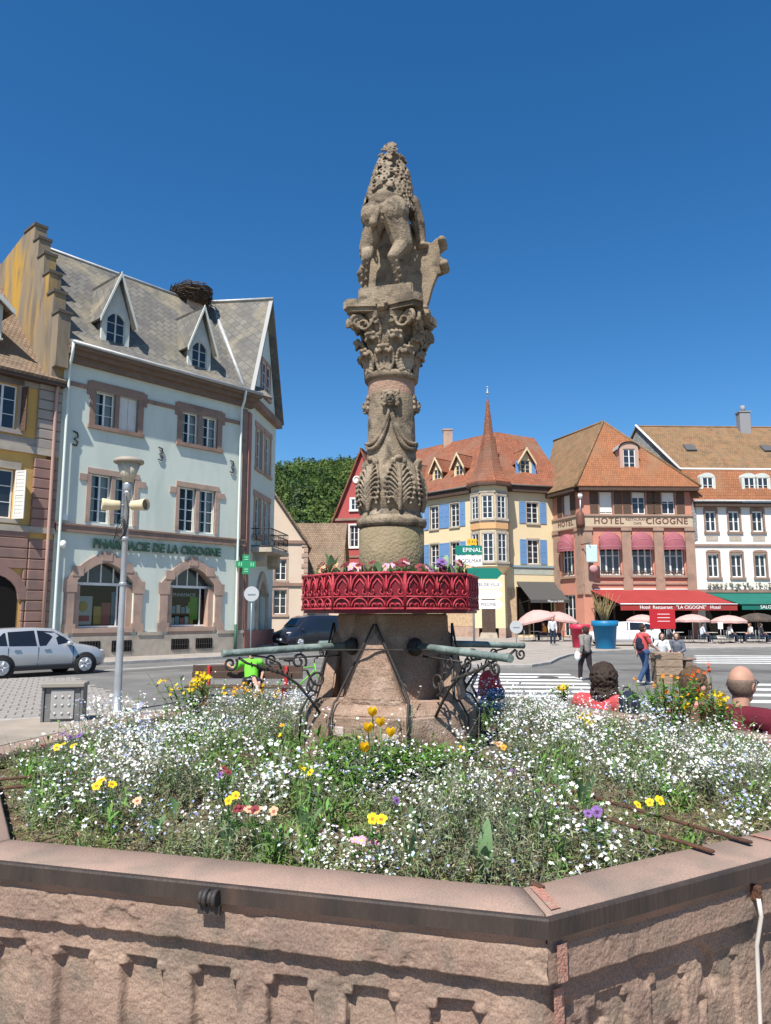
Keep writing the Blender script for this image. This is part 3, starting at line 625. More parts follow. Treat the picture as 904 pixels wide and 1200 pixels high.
# dormers
def dormer(par, F, x, z0, w, hw_, hap, y0, depth, m_face, m_roof, m_cheek, winw, winh, arched=True, over=.22):
    d = MB(); d.prism([(x-w/2, z0), (x-winw/2, z0), (x-winw/2, z0+.12+winh), (x+winw/2, z0+.12+winh), (x+winw/2, z0), (x+w/2, z0), (x+w/2, z0+hw_), (x, z0+hap), (x-w/2, z0+hw_)], y0, y0+.14)
    d.box(x-w/2-.05, y0-.08, z0-.08, x+w/2+.05, y0+.12, z0-.001)
    o = d.build('dormer', m_face, par, F)
    c = MB(); c.box(x-w/2+.02, y0+.14, z0-.5, x-w/2+.1, y0+depth, z0+hw_-.02); c.box(x+w/2-.1, y0+.14, z0-.5, x+w/2-.02, y0+depth, z0+hw_-.02); c.build('cheek', m_cheek, o, F)
    ew = w/2+over; sl = (hap-hw_)/(w/2); ez = z0+hw_-over*sl; az = z0+hap+.04
    for s_ in (-1, 1):
        r = MB(); pts = [V3(F, x+s_*ew, y0-.3, ez+.04), V3(F, x, y0-.3, az), V3(F, x, y0+depth+.9, az), V3(F, x+s_*ew, y0+depth+.9, ez+.04)]
        r.plate(pts if s_ < 0 else pts[::-1], .1); r.build('dormer_roof', m_roof, o)
        vb = MB(); vb.prism([(x+s_*ew, ez-.12), (x, az-.2), (x, az+.05), (x+s_*ew, ez+.1)], y0-.36, y0-.28); vb.build('barge_board', m_face, o, F)
    wo = window(o, F, x-winw/2, z0+.1, winw, winh, 2, 3, depth=y0+.05, fw=.05, fm=m_face)
    if arched:
        a = arch_pts(x-winw/2, x+winw/2, z0+.1+winh*.75, z0+.1+winh, 8); k = MB()
        k.prism([(x-winw/2, z0+.12+winh)]+[(x-winw/2, a[0][1])]+a[1:5]+[(x, z0+.12+winh)], y0-.01, y0+.1); k.prism([(x, z0+.12+winh)]+a[4:]+[(x+winw/2, z0+.12+winh)], y0-.01, y0+.1); k.build('arch_head', m_face, wo, F)
    return o
PALEW = mat('pale_dormer_wood', (.56, .58, .53), (.48, .5, .46), 3, .7, .1, 40)
dormer(ph, FA, -7.5, 14.5, 1.4, 1.6, 3.5, .42, 2.0, PALEW, SLATE, SLATE_G, .92, 1.5)
dormer(ph, FA, -2.85, 14.4, 1.36, 1.6, 3.45, .42, 2.0, PALEW, SLATE, SLATE_G, .9, 1.5)
# stepped party wall on the left
pw = MB(); steps = [(-.35, 12.6), (-.35, 15.0), (.25, 15.0), (.25, 16.1), (.85, 16.1), (.85, 17.2), (1.5, 17.2), (1.5, 18.3), (2.2, 18.3), (2.2, 19.3), (2.75, 19.3), (2.75, 20.15), (3.9, 20.15), (8.7, 18.9), (8.7, 8), (.0, 8), (.0, 12.6)]
FW = FA @ T(-10.0, 0, 0) @ RZ(R_(90))    # X runs inward, Y to the neighbour
pw.prism(steps, 0.0, .55); pw.build('stepped_party_wall', LICHEN, ph, FW)
for (x0, x1, z) in ((-.42, .28, 15.0), (.2, .9, 16.1), (.8, 1.53, 17.2), (1.45, 2.23, 18.3), (2.15, 2.8, 19.3), (2.7, 3.95, 20.15)): MB().prism([(x0, z), (x1, z), (x1, z+.10), (x0, z+.14)], -.05, .60).build('step_coping', mat('dark_coping', (.11, .095, .08), (.08, .07, .06), 3, .9, .3, 30), ph, FW)
# chimney and stork nest
cx = V3(FA, -.95, RD+.1, 0); MB().box(-.55, -.55, 18.6, .55, .55, 19.85, T(cx.x, cx.y, 0) @ RZ(R_(45))).build('chimney', PINKST, ph)
ns = MB(); rr = random.Random(4)
for i in range(700):
    t = rr.uniform(0, 6.283); zz = rr.random(); rad = (.75+.45*math.sin(min(1, zz*1.15)*math.pi*.62))*rr.uniform(.8, 1.03); tt = t+rr.uniform(.25, .7)
    ns.tube([(rad*math.cos(t), rad*math.sin(t), zz*1.0), (rad*math.cos(tt)*1.02, rad*math.sin(tt)*1.02, zz*1.0+rr.uniform(-.12, .16))], rr.uniform(.014, .03), 4, False)
ns.lathe([(.6, .05), (.95, .4), (1.05, .8), (.8, .92)], 14)
nest = ns.build('stork_nest', mat('nest_twigs', (.12, .085, .06), (.07, .05, .038), 6, 1, .5, 30), None, T(cx.x, cx.y, 19.7)); tag(nest, 'big round twig stork nest on the mint house chimney', 'nest')

# ---------------------------------------------------------------- ochre neighbour on the left
oc = empty('ochre_house', V3(FA, -12, 0, 0), 'ochre rendered house with rusticated corner blocks and tiled roof', 'house')
OS0, OS1 = -17.5, -10.05
facade(oc, FA, OS0, OS1, 0, 12.0, [(-13.0, -11.85, 9.55, 11.45), (-13.0, -11.75, 5.85, 7.9), (-13.5, -11.35, 0, 2.6), (-16, -14.9, 9.55, 11.45), (-16, -14.9, 5.85, 7.9)], OCHRE, rev=.3)
for x in (-13.0, -16):
    window(oc, FA, x+.02, 9.57, 1.11, 1.86, 2, 3); window(oc, FA, x+.02, 5.87, 1.2 if x > -14 else 1.06, 2.0, 2, 3)
surround(oc, FA, -13, -11.85, 9.55, 11.45, GREYREN, .2, .05, False, .5, True); surround(oc, FA, -13, -11.75, 5.85, 7.9, SILLST, .2, .05, False, .3, True)
shutter(oc, FA, -11.7, 9.5, .35, 1.9, BRNSH, R_(-70)); shutter(oc, FA, -11.72, 5.86, .5, 2.0, mat('white_shutter2', (.62, .6, .55), rough=.7), R_(-60))
MB().box(OS0, -.06, 11.45, -11.05, .02, 12.0).box(OS0, -.05, 8.7, -11.05, .02, 9.3).build('grey_frieze', GREYREN, oc, FA)
MB().box(OS0, -.14, 8.65, OS1, .02, 8.95).box(OS0, -.14, 5.35, OS1, .02, 5.6).build('string_course', SILLST, oc, FA)
QB = mat('rose_quoin', (.31, .185, .15), (.26, .155, .13), 2, .92, .3, 30, stain=[(.2, .14, .12)], sscale=.8)
z = 0.02; k = 0
while z < 11.9:
    if not (5.3 < z+.2 < 5.6 or 8.6 < z+.2 < 8.96):
        MB().bbox(-11.05+(.0 if k % 2 else .0), -.13, z, OS1, .0, z+.40, .03).build('quoin', QB if z < 8.6 else GREYREN, oc, FA)
    z += .425; k += 1
# rusticated ground floor with a dark round arch
for z in np.arange(.02, 5.2, .425):
    for a, b_ in ((-17.4, -13.62), (-11.22, -11.08)):
        if z > 3.6: a, b_ = (-17.4, -11.08) if a < -17 else (0, 0)
        if b_ > a or a < -17: MB().bbox(a, -.1, z, b_, .0, z+.40, .03).build('rusticated_course', QB, oc, FA)
ap = [(-12.42+1.07*math.cos(t), 2.6+1.0*math.sin(t)) for t in [math.pi-k*math.pi/12 for k in range(13)]]; ao = [(-12.42+1.45*math.cos(t), 2.6+1.4*math.sin(t)) for t in [math.pi-k*math.pi/12 for k in range(13)]]
ar = MB()
for i in range(12): ar.prism([ap[i], ap[i+1], ao[i+1], ao[i]], -.12, .15)
ar.build('arch_ring', QB, oc, FA); MB().prism([(-13.5, .0), (-11.35, 0)]+ap[::-1], -.02, -.005).build('dark_passage', DARKIN, oc, FA)
roof(oc, [V3(FA, OS0, -.55, 11.95), V3(FA, OS1-.02, -.55, 11.95), V3(FA, OS1-.02, .84, 12.6), V3(FA, OS0, .84, 12.6)], TILE_BR)
roof(oc, [V3(FA, OS0, .83, 12.6), V3(FA, OS1-.02, .83, 12.6), V3(FA, OS1-.02, 9.0, 20.9), V3(FA, OS0, 9.0, 20.9)], TILE_BR)
roof(oc, [V3(FA, OS0, 9.0, 20.9), V3(FA, OS1-.02, 9.0, 20.9), V3(FA, OS1-.02, 16, 13), V3(FA, OS0, 16, 13)], TILE_BR)
MB().tube([V3(FA, OS1-.1, .83, 12.7), V3(FA, OS1-.1, 9, 21.0)], .13, 6).build('verge_tiles', TILE_OR, oc)
MB().box(OS0, -.5, 11.7, OS1, .1, 11.93).build('eaves', DKWOOD, oc, FA)
MB().tube([(-10.35, -.35, 11.9), (-10.35, -.2, 11.4), (-10.33, -.2, 5), (-10.33, -.2, .1)], .075, 8).build('downpipe', mat('rose_pipe', (.42, .27, .22), rough=.6), oc, FA)
dormer(oc, FA, -13.1, 13.7, 1.7, 1.5, 2.2, 1.2, 2.2, PALEW, TILE_BR, PALEW, 1.1, 1.35, False, .4)
# ---------------------------------------------------------------- cream gabled house, brown roof, crimson house (behind)
def simple_house(name, label, x, y, ang, w, d, he, hr, m, rm, wins, sill=None, shut=None, ridge_along=True, z_sur=SILLST, quoin=None):
    F = frame(x, y, ang); o = empty(name, F, label, 'house')
    facade(o, F, 0, w, 0, he, wins, m, rev=.2)
    for a, b, c, e in wins:
        window(o, F, a+.02, c+.02, b-a-.04, e-c-.04, 2, 3); surround(o, F, a, b, c, e, z_sur, .14, .04, False, .16, True)
        if shut: shutter(o, F, a-.14-.55, c, .5, e-c, shut); shutter(o, F, b+.16, c, .5, e-c, shut)
    b = MB(); b.box(0, .31, 0, .3, d, he); b.box(w-.3, .31, 0, w, d, he); b.box(.3, d-.3, 0, w-.3, d, he); b.build('wall', m, o, F)
    if ridge_along:      # ridge parallel to this front
        roof(o, [V3(F, -.3, -.4, he-.1), V3(F, w+.3, -.4, he-.1), V3(F, w+.3, d/2, hr), V3(F, -.3, d/2, hr)], rm)
        roof(o, [V3(F, w+.3, d+.4, he-.1), V3(F, -.3, d+.4, he-.1), V3(F, -.3, d/2, hr), V3(F, w+.3, d/2, hr)], rm)
        for xx in (0, w-.3): MB().add([(0, 0, he), (0, d, he), (0, d/2, hr-.2), (.3, 0, he), (.3, d, he), (.3, d/2, hr-.2)], [(0, 2, 1), (3, 4, 5), (0, 3, 5, 2), (2, 5, 4, 1)], T(xx, 0, 0)).build('gable_wall', m, o, F)
    else:                # this front is the gable
        MB().prism([(0, he), (w, he), (w/2, hr-.12)], 0, .3).build('gable_wall', m, o, F)
        roof(o, [V3(F, -.35, d, he-.35), V3(F, -.35, -.35, he-.35), V3(F, w/2, -.35, hr), V3(F, w/2, d, hr)], rm)
        roof(o, [V3(F, w/2, -.35, hr), V3(F, w+.35, -.35, he-.35), V3(F, w+.35, d, he-.35), V3(F, w/2, d, hr)], rm)
    return o, F
cr, Fc = simple_house('cream_house', 'cream gabled house with pink corner quoins behind the mint corner house', -13.2, 57.6, 82, 7.1, 10, 7.6, 12.9, CREAM, TILE_BR,
    [(4.55, 5.45, 4.65, 6.3), (4.5, 5.5, 2.0, 3.9), (1.8, 2.8, 2, 3.9)], z_sur=PINKST, ridge_along=False)
MB().box(-.02, -.12, 7.55, 7.12, -.001, 7.8).box(-.02, -.12, 4.2, 7.12, -.001, 4.45).build('string_course', BROWNST, cr, Fc)
for k in range(18):
    w_ = .5 if k % 2 else .32; MB().bbox(7.12-w_, -.06, .3+k*.41, 7.14, .02, .66+k*.41, .02).build('quoin', PINKST, cr, Fc)
br, Fb = simple_house('low_roofed_house', 'low house with broad brown tiled roof behind the cream house', -8.3, 65.5, 92, 4.2, 9, 4.8, 10.6, CREAM, TILE_BR, [(1, 2, 2, 3.5)])
b2, F2 = simple_house('small_tiled_house', 'small pale house with tiled gable beside the crimson house', -7.2, 73, 94, 2.4, 8, 8.2, 10.2, CREAM, TILE_BR, [(1.1, 1.9, 6.4, 7.7)])
cm, Fm = simple_house('crimson_house', 'crimson red gabled house with grey shutters and pale window frames', -5.2, 75.5, 103, 5.6, 14, 11.6, 19.0, CRIMSON, TILE,
    [(1.6, 2.5, 8.8, 11.0), (3.9, 4.8, 8.8, 11.0), (1.6, 2.5, 4.9, 7.0), (3.9, 4.8, 4.9, 7.0)], shut=mat('grey_shutter', (.09, .11, .12), rough=.7), ridge_along=False, z_sur=WHITER)
window(cm, Fm, 1.75, 12.6, .8, 1.1, 2, 2, depth=-.06); surround(cm, Fm, 1.75, 2.55, 12.6, 13.7, WHITER, .18, .09, False, .18)
MB().lathe([(.42, 0), (.42, .06), (.26, .06), (.26, .02)], 16, T(2.3, -.01, 15.7) @ RX(math.pi/2)).build('oval_window', WHITER, cm, Fm)
MB().box(-.1, -.16, 11.5, 5.7, -.001, 11.75).box(-.02, -.09, 7.7, 5.62, -.001, 7.9).build('string_course', BROWNST, cm, Fm)

# ---------------------------------------------------------------- yellow house with corner oriel
YX, YY = 8.806, 62.0
ye = empty('yellow_house', (YX, YY, 0), 'yellow house with blue shutters and a pointed corner turret', 'house')
FL, FR = frame(YX, YY, 137.5), frame(YX, YY, 72)
HE = 12.85
wl_ = [(-4.5, -3.45), (-7.0, -5.95), (-9.6, -8.55), (-12.2, -11.15)]
facade(ye, FL, -14.5, 0, 0, HE, [(a, b, 9.65, 11.75) for a, b in wl_]+[(a, b, 6.1, 8.3) for a, b in wl_]+[(-5.6, -4.2, .5, 3.2), (-9.5, -7.5, 1, 3.4)], YELLOW, rev=.2)
for a, b in wl_:
    for z, h in ((9.65, 2.1), (6.1, 2.2)):
        window(ye, FL, a+.02, z+.02, b-a-.04, h-.04, 2, 4, sill=SILLST); surround(ye, FL, a, b, z, z+h, SILLST, .1, .03, False, .14, False)
        shutter(ye, FL, a-.72, z, .6, h, BLUESH); shutter(ye, FL, b+.12, z, .6, h, BLUESH)
window(ye, FL, -5.58, .52, 1.36, 2.66, 2, 3, fm=DKWOOD); window(ye, FL, -9.48, 1.02, 1.96, 2.36, 2, 2, fm=DKWOOD)
facade(ye, FR, 0, 6.25, 0, HE, [(3.5, 4.65, 9.75, 11.6), (3.5, 4.6, 6.25, 8.35), (2.3, 5.9, .3, 4.3)], YELLOW, rev=.2)
for z, h, a, b in ((9.75, 1.85, 3.5, 4.65), (6.25, 2.1, 3.5, 4.6)):
    window(ye, FR, a+.02, z+.02, b-a-.04, h-.04, 2, 4, sill=SILLST); surround(ye, FR, a, b, z, z+h, SILLST, .1, .03, False, .14, False)
    shutter(ye, FR, a-.74, z, .62, h, BLUESH); shutter(ye, FR, b+.12, z, .62, h, BLUESH)
MB().box(1.6, -.12, 5.95, 6.25, -.001, 6.12).build('string_course', mat('blue_band', (.22, .3, .34), rough=.8), ye, FR)
MB().box(2.1, -.03, 5.35, 6.2, -.001, 5.9).build('painted_frieze', mat('sgraffito_frieze', (.50, .45, .32), (.25, .32, .33), 9, .9), ye, FR)
RGH = mat('rough_cast', (.55, .40, .25), (.40, .28, .18), 5, .95, .8, 12)
MB().box(-5.0, -.08, 1.0, -1.2, -.001, 4.0).build('rough_cast_panel', RGH, ye, FL); MB().box(.9, -.08, 1.0, 2.28, -.001, 4.2).build('rough_cast_panel', RGH, ye, FR)
MB().box(-14.5, -.12, 0, 0, -.001, .98).box(-3.9, -.1, 4.2, -.3, -.001, 4.4).build('plinth', PINKST, ye, FL); MB().box(.2, -.12, 0, 2.28, -.001, .98).build('plinth', PINKST, ye, FR)
# corner door with steps under the turret
FD = frame(YX, YY, 104.75)
MB().box(-1.25, -1.25, .9, 1.25, 1.0, 5.2).build('corner_wall', YELLOW, ye, FD)
MB().box(-.65, -1.28, .55, .45, -1.251, 3.4).build('door', DKWOOD, ye, FD); MB().box(-.85, -1.7, 0, .65, -1.2, .2).box(-.8, -1.5, .2, .6, -1.2, .38).box(-.75, -1.4, .38, .55, -1.2, .54).build('door_step', SILLST, ye, FD)
MB().box(-1.26, -1.32, .02, -.9, 1.0, .9).box(.7, -1.32, .02, 1.26, 1.0, .9).build('plinth', PINKST, ye, FD)
# oriel turret
tu = MB(); TR = 1.6; OA = math.pi/8; n8 = 8
tu.lathe([(.35, 4.3), (.7, 4.7), (1.2, 5.3), (TR+.08, 5.9), (TR+.08, 6.05), (TR, 6.06), (TR, HE+.1)], 8, T(YX, YY, 0) @ RZ(R_(-90-14.75)), False, OA)
tu.build('oriel', YELLOW, ye)
for k, z in ((0, 6.02), (1, 9.0), (2, 9.55), (3, 12.0)):
    MB().lathe([(TR+.1, z), (TR+.1, z+(.5 if k in (1,) else .14)), (TR-.1, z+(.5 if k == 1 else .14))], 8, T(YX, YY, 0) @ RZ(R_(-90-14.75)), False, OA).build('oriel_band', mat('oriel_orange', (.62, .36, .17), rough=.9) if k == 1 else SILLST, ye)
ap_ = TR*math.cos(math.pi/8)
for k in (-2, -1, 0, 1, 2):
    Fk = FD @ RZ(R_(45*k)) @ T(0, -ap_, 0)
    for z, h in ((6.3, 2.3), (9.85, 1.9)):
        window(ye, Fk, -.42, z, .84, h, 2, 4, depth=-.05); surround(ye, Fk, -.42, .42, z, z+h, SILLST, .14, .09, False, .2, True)
# eaves and roof
def along(F, x): return F @ Vector((x, 0, 0))
RDp, RZy = 5.2, 19.0
ia = math.radians(180-(137.5-72)); t_ = RDp/math.tan(ia/2)           # ridge corner from the two facade lines
rc = V3(FR, t_, RDp, RZy)
ev = HE+.1
ec = V3(FR, -.45/math.tan(ia/2), -.45, ev)
roof(ye, [V3(FL, -14.8, -.45, ev), ec, rc, V3(FL, -14.8, RDp, RZy)], TILE); roof(ye, [ec, V3(FR, 7.4, -.45, ev), V3(FR, 7.4, RDp, RZy-.3), rc], TILE)
roof(ye, [V3(FL, -14.8, RDp, RZy), rc, V3(FL, -9, 10.5, ev), V3(FL, -14.8, 10.5, ev)], TILE)
MB().prism([(-14.6, 0), (-.2, 0), (-.2, .5), (-14.6, .5)], -.4, .0, T(0, 0, HE-.45)).build('eaves', DKWOOD, ye, FL); MB().prism([(.2, 0), (6.4, 0), (6.4, .5), (.2, .5)], -.4, .0, T(0, 0, HE-.45)).build('eaves', DKWOOD, ye, FR)
MB().tube([V3(FL, -14.8, -.5, ev), V3(FL, -1.6, -.5, ev)], .09, 6).tube([V3(FR, 1.6, -.5, ev), V3(FR, 6.4, -.5, ev)], .09, 6).build('gutter', mat('dark_gutter', (.10, .09, .085), rough=.6), ye)
MB().lathe([(1.95, HE-.05), (1.98, HE+.1), (1.42, HE+.85), (1.04, HE+1.8), (.78, HE+2.9), (.57, HE+4.2), (.47, HE+4.25), (.27, HE+6.0), (.12, HE+7.3), (.05, HE+7.6)], 8, T(YX, YY, 0) @ RZ(R_(-90-14.75)), False, OA).build('turret_roof', TILE, ye)
MB().lathe([(2.02, HE-.25), (2.02, HE-.06), (1.7, HE-.06)], 8, T(YX, YY, 0) @ RZ(R_(-90-14.75)), False, OA).build('turret_cornice', DKWOOD, ye)
MB().tube([(YX, YY, HE+7.5), (YX, YY, HE+8.6)], .04, 6).ball((YX, YY, HE+8.1), .13, 8, 6).ball((YX, YY, HE+8.62), .09, 8, 6).build('finial', ZINC, ye)
dormer(ye, FR, 4.0, 14.2, 1.25, 1.35, 2.3, .9, 1.6, YELLOW, TILE, YELLOW, .9, 1.15, False, .3)
MB().box(3.0, .84, 14.2, 3.4, .9, 15.4).box(4.6, .84, 14.2, 5.0, .9, 15.4).build('shutter', BLUESH, ye, FR)
for x in (-4.2, -6.9, -10): dormer(ye, FL, x, 14.0, 1.2, 1.4, 2.4, .9, 1.8, YELLOW, TILE, TILE, .8, 1.2, False, .25)
pch = V3(FL, -9.5, 5.2, 0); MB().box(-.45, -.45, 18, .45, .45, 20.2, T(pch.x, pch.y, 0)).box(-.5, -.5, 20.2, .5, .5, 20.35, T(pch.x, pch.y, 0)).build('chimney', PINKST, ye)
# dark awning of its café
def awning(par, F, x0, x1, zt, zf, out, m, fr=.3, shear=0.0, stripe=None):
    a = MB(); a.plate([V3(F, x0, -.05, zt), V3(F, x0+shear, -out, zf), V3(F, x1+shear, -out, zf), V3(F, x1, -.05, zt)], .03)
    o = a.build('awning', m, par)
    v = MB(); v.plate([V3(F, x0+shear, -out-.005, zf-.005), V3(F, x0+shear, -out-.005, zf-fr), V3(F, x1+shear, -out-.005, zf-fr), V3(F, x1+shear, -out-.005, zf-.005)], .02); v.build('valance', m, o)
    if stripe:
        MB().tube([V3(F, x0+shear-.02, -out-.03, zf+.02), V3(F, x1+shear+.02, -out-.03, zf+.02)], .05, 6).tube([V3(F, x0-.02, -.04, zt+.05), V3(F, x1+.02, -.04, zt+.05)], .06, 6).build('awning_bar', stripe, o)
    for x in (x0+.1, x1-.1): MB().tube([V3(F, x+shear, -out+.05, zf-.02), V3(F, x, 0, zf-.3)], .025, 6).build('awning_arm', BLKIRON, o)
    return o
AWG = mat('charcoal_awning', (.07, .068, .065), rough=.9); AWR = mat('red_awning', (.30, .036, .032), (.26, .032, .03), 1, .9); AWN = mat('green_awning', (.01, .13, .10), (.01, .11, .085), 1, .9)
aw = awning(ye, FR, 2.35, 6.15, 4.75, 3.2, 1.9, AWG, .25, .25)
lettering('Place au Soleil', .26, WHTTX, aw, FR, 4.9, -1.96, 3.08, .006)
MB().box(2.32, .5, .1, 5.88, .55, 4.3).build('cafe_interior', DARKIN, ye, FR); MB().box(2.3, .05, .1, 2.42, .2, 4.28).box(3.5, .05, .1, 3.6, .2, 4.28).box(4.7, .05, .1, 4.8, .2, 4.28).box(5.78, .05, .1, 5.88, .2, 4.28).build('shop_frame', DKWOOD, ye, FR)

# ---------------------------------------------------------------- hotel
HX, HY = 15.97, 60.0
ho = empty('hotel', (HX, HY, 0), 'salmon and sandstone corner hotel with rounded red window awnings', 'hotel')
F1, F0 = frame(HX, HY, 88), frame(HX, HY, 160)
HST = mat('hotel_sandstone', (.36, .235, .175), (.30, .20, .15), 2.5, .92, .35, 30, stain=[(.24, .17, .13)], sscale=1.1)
TXB = mat('hotel_sign_band', (.50, .40, .28), (.45, .36, .26), 2, .9)
top = [(1.55, 2.65), (4.28, 5.38), (6.75, 7.85)]; low = [(1.4, 3.1), (4.05, 5.75), (6.7, 8.35)]
facade(ho, F1, 0, 9.2, 0, 12.5, [(a, b, 10.15, 12.0) for a, b in top]+[(a, b, 5.15, 8.3) for a, b in low]+[(.8, 8.8, .3, 3.4)], SALMON, rev=.25)
facade(ho, F0, -4.05, 0, 0, 12.5, [(-2.55, -1.5, 10.15, 12.0), (-2.9, -1.2, 5.15, 8.3), (-3, -1.2, .2, 3.6)], SALMON, rev=.25)
for n, (F, a, b) in enumerate([(F1, *w) for w in top]+[(F0, -2.55, -1.5)]):
    window(ho, F, a+.02, 10.17, b-a-.04, 1.81, 2, 2)
    surround(ho, F, a, b, 10.15, 12.0, HST, .08, .03, False, .1, False)
    shutter(ho, F, a-.78, 10.15, .66, 1.85, BRNSH); shutter(ho, F, b+.12, 10.15, .66, 1.85, BRNSH)
    MB().box(a+.06, .10, [10.3, 11.5, 11.2, 10.3][n], b-.06, .135, 11.95).build('roller_blind', WHITER, ho, F)
AWM = mat('rose_awning', (.30, .095, .115), (.26, .08, .10), 3, .85)
_ba = None
for F, a, b in [(F1, *w) for w in low]+[(F0, -2.9, -1.2)]:
    wn_ = window(ho, F, a+.02, 5.17, b-a-.04, 3.11, 3, 2, fw=.09, bar=.06)
    MB().box(a-.2, -.18, 4.95, b+.2, -.001, 5.14).build('sill', HST, wn_, F)
    g = MB()
    for i in range(9): x = a+.08+(b-a-.16)*i/8; g.tube([(x, -.1, 5.15), (x, -.1, 5.5)], .015, 4)
    g.tube([(a, -.1, 5.5), (b, -.1, 5.5)], .02, 4); g.build('window_rail', BLKIRON, wn_, F)
    fl = MB(); rr = random.Random(int(a*10))
    for i in range(40): fl.ball((rr.uniform(a, b), -.12+rr.uniform(-.06, .04), 5.2+rr.uniform(0, .22)), rr.uniform(.03, .07), 5, 3)
    fl.build('flower_box', mat('box_greens', (.10, .10, .06), (.2, .08, .08), 12), wn_, F)
    d = MB(); n = 12; vs = []; w_ = b-a+.1                      # rounded 'basket' awning
    for i in range(n+1):
        t = math.pi*i/n
        for j in range(7):
            p_ = math.pi/2*j/6; vs.append((a-.05+w_/2-w_/2*math.cos(t)*(1 if j else 1), -.75*math.sin(p_)*math.sin(t)**.5, 7.42+1.28*math.cos(p_)*math.sin(t)**.6))
    d.add(vs, [(i*7+j, (i+1)*7+j, (i+1)*7+j+1, i*7+j+1) for i in range(n) for j in range(6)], None, True)
    edge = [vs[i*7+6] for i in range(n+1)]
    d.add([(x, y, z) for x, y, z in edge]+[(x, y-.01, z-.24) for x, y, z in edge], [(i, i+1, n+2+i, n+1+i) for i in range(n)], None, True)
    aw_ = d.build('window_awning', AWM, ho, F)
    r = MB()
    for j in (2, 4, 6): r.tube([Vector(vs[i*7+j])+Vector((0, -.012, .01)) for i in range(n+1)], .018, 4)
    r.build('awning_rib', mat('awning_rib_pale', (.55, .3, .3), rough=.8), aw_, F)
# pilasters, bands, sign
for F, xs in ((F1, (.05, 3.25, 5.9, 8.5)), (F0, (-4.0, -.75))):
    for x in xs:
        MB().box(x, -.14, 3.6, x+.76, -.001, 8.75).box(x-.06, -.22, 8.76, x+.82, -.001, 9.0).build('pilaster', HST, ho, F)
MB().box(-.05, -.2, 9.01, 9.2, -.001, 9.12).box(-.05, -.2, 9.96, 9.2, -.001, 10.12).box(0, -.1, 4.4, 9.2, -.001, 4.55).build('string_course', HST, ho, F1)
MB().box(-4.05, -.2, 9.01, .0, -.001, 9.12).box(-4.05, -.2, 9.96, 0, -.001, 10.12).build('string_course', HST, ho, F0)
MB().box(0, -.1, 9.121, 9.2, -.002, 9.959).build('sign_band', TXB, ho, F1); MB().box(-4.05, -.1, 9.121, -.45, -.002, 9.959).build('sign_band', TXB, ho, F0)
lettering('HOTEL', .72, BRNTX, ho, F1, 2.25, -.105, 9.54, .01, 1.15, 1.0, .014); lettering('CIGOGNE', .72, BRNTX, ho, F1, 7.05, -.105, 9.54, .01, 1.1, 1.0, .014); lettering('HOTEL', .66, BRNTX, ho, F0, -2.1, -.105, 9.54, .01, 1.15, 1.0, .014)
lettering('RESTAURANT', .30, BRNTX, ho, F1, 4.6, -.105, 9.68, .01, 1.0, 1.05); lettering('CAFE', .28, BRNTX, ho, F1, 4.6, -.105, 9.36, .01)
MB().lathe([(.32, 9.0), (.36, 9.3), (.36, 9.8), (.3, 10.15), (.2, 10.3)], 10, T(HX-.1, HY-.12, 0)).build('corner_ornament', BRNTX, ho)
MB().tube([(HX-.1, HY-.25, 10.3), (HX-.1, HY-.35, 11.4)], .05, 6).ball((HX-.1, HY-.35, 11.6), (.22, .22, .28), 8, 6).build('corner_lantern', WHITEP, ho)
hs_ = MB(); hs_.tube([(HX-.1, HY-.2, 7.6), (HX+.3, HY-1.3, 7.65)], .04, 6); hs_.build('sign_bracket', BLKIRON, ho)
MB().bbox(-.45, -.08, 6.1, .45, .08, 7.5, .06, T(HX+.5, HY-1.0, 0)).build('hanging_sign', mat('pale_blue_sign', (.42, .58, .62), (.5, .6, .62), 4), ho)
MB().ball((HX+.6, HY-1.0, 5.6), (.35, .12, .3), 10, 7).build('hanging_sign', mat('rose_sign', (.45, .25, .25), rough=.7), ho)
MB().box(.78, .5, .1, 8.82, .55, 3.4).build('cafe_interior', DARKIN, ho, F1); f_ = MB()
for x in (.8, 2.4, 4.0, 5.6, 7.2, 8.68): f_.box(x, .05, .1, x+.12, .2, 3.38)
f_.build('shop_frame', DKWOOD, ho, F1); window(ho, F0, -2.98, .22, 1.76, 3.36, 3, 3, sill=HST)
# roof: hipped front, ridge running back
ez = 12.35; e0 = V3(F1, -.7, -.75, ez); e1 = V3(F1, 9.75, -.75, ez); eL = V3(F0, -4.6, -.75, ez)
e0 = Vector((HX-.55, HY-.8, ez)); A1 = Vector((19.5, 64.6, 19.1)); A2 = A1+Vector((-.342, .94, 0))*8
mL = Vector((eL.x, eL.y, ez))
def bell(a, b, c_, name='roof', m=None, t=.1): return roof(ho, [a, b, c_], m, t, name)
roof(ho, [e0, e1, A1], TILE_OR); roof(ho, [mL, e0, A1, A2], TILE_OLD); roof(ho, [e1, V3(F1, 9.0, 12, ez), A2, A1], TILE_OLD)
MB().tube([e0+Vector((0, 0, .03)), A1+Vector((0, 0, .03))], .12, 6).tube([e1, A1], .12, 6).tube([A1, A2], .12, 6).build('hip_tiles', TILE_OLD, ho)
MB().box(-.3, -.7, 12.0, 9.6, .3, 12.28).build('eaves', DKWOOD, ho, F1); MB().box(-4.4, -.7, 12.0, .1, .3, 12.27).build('eaves', DKWOOD, ho, F0)
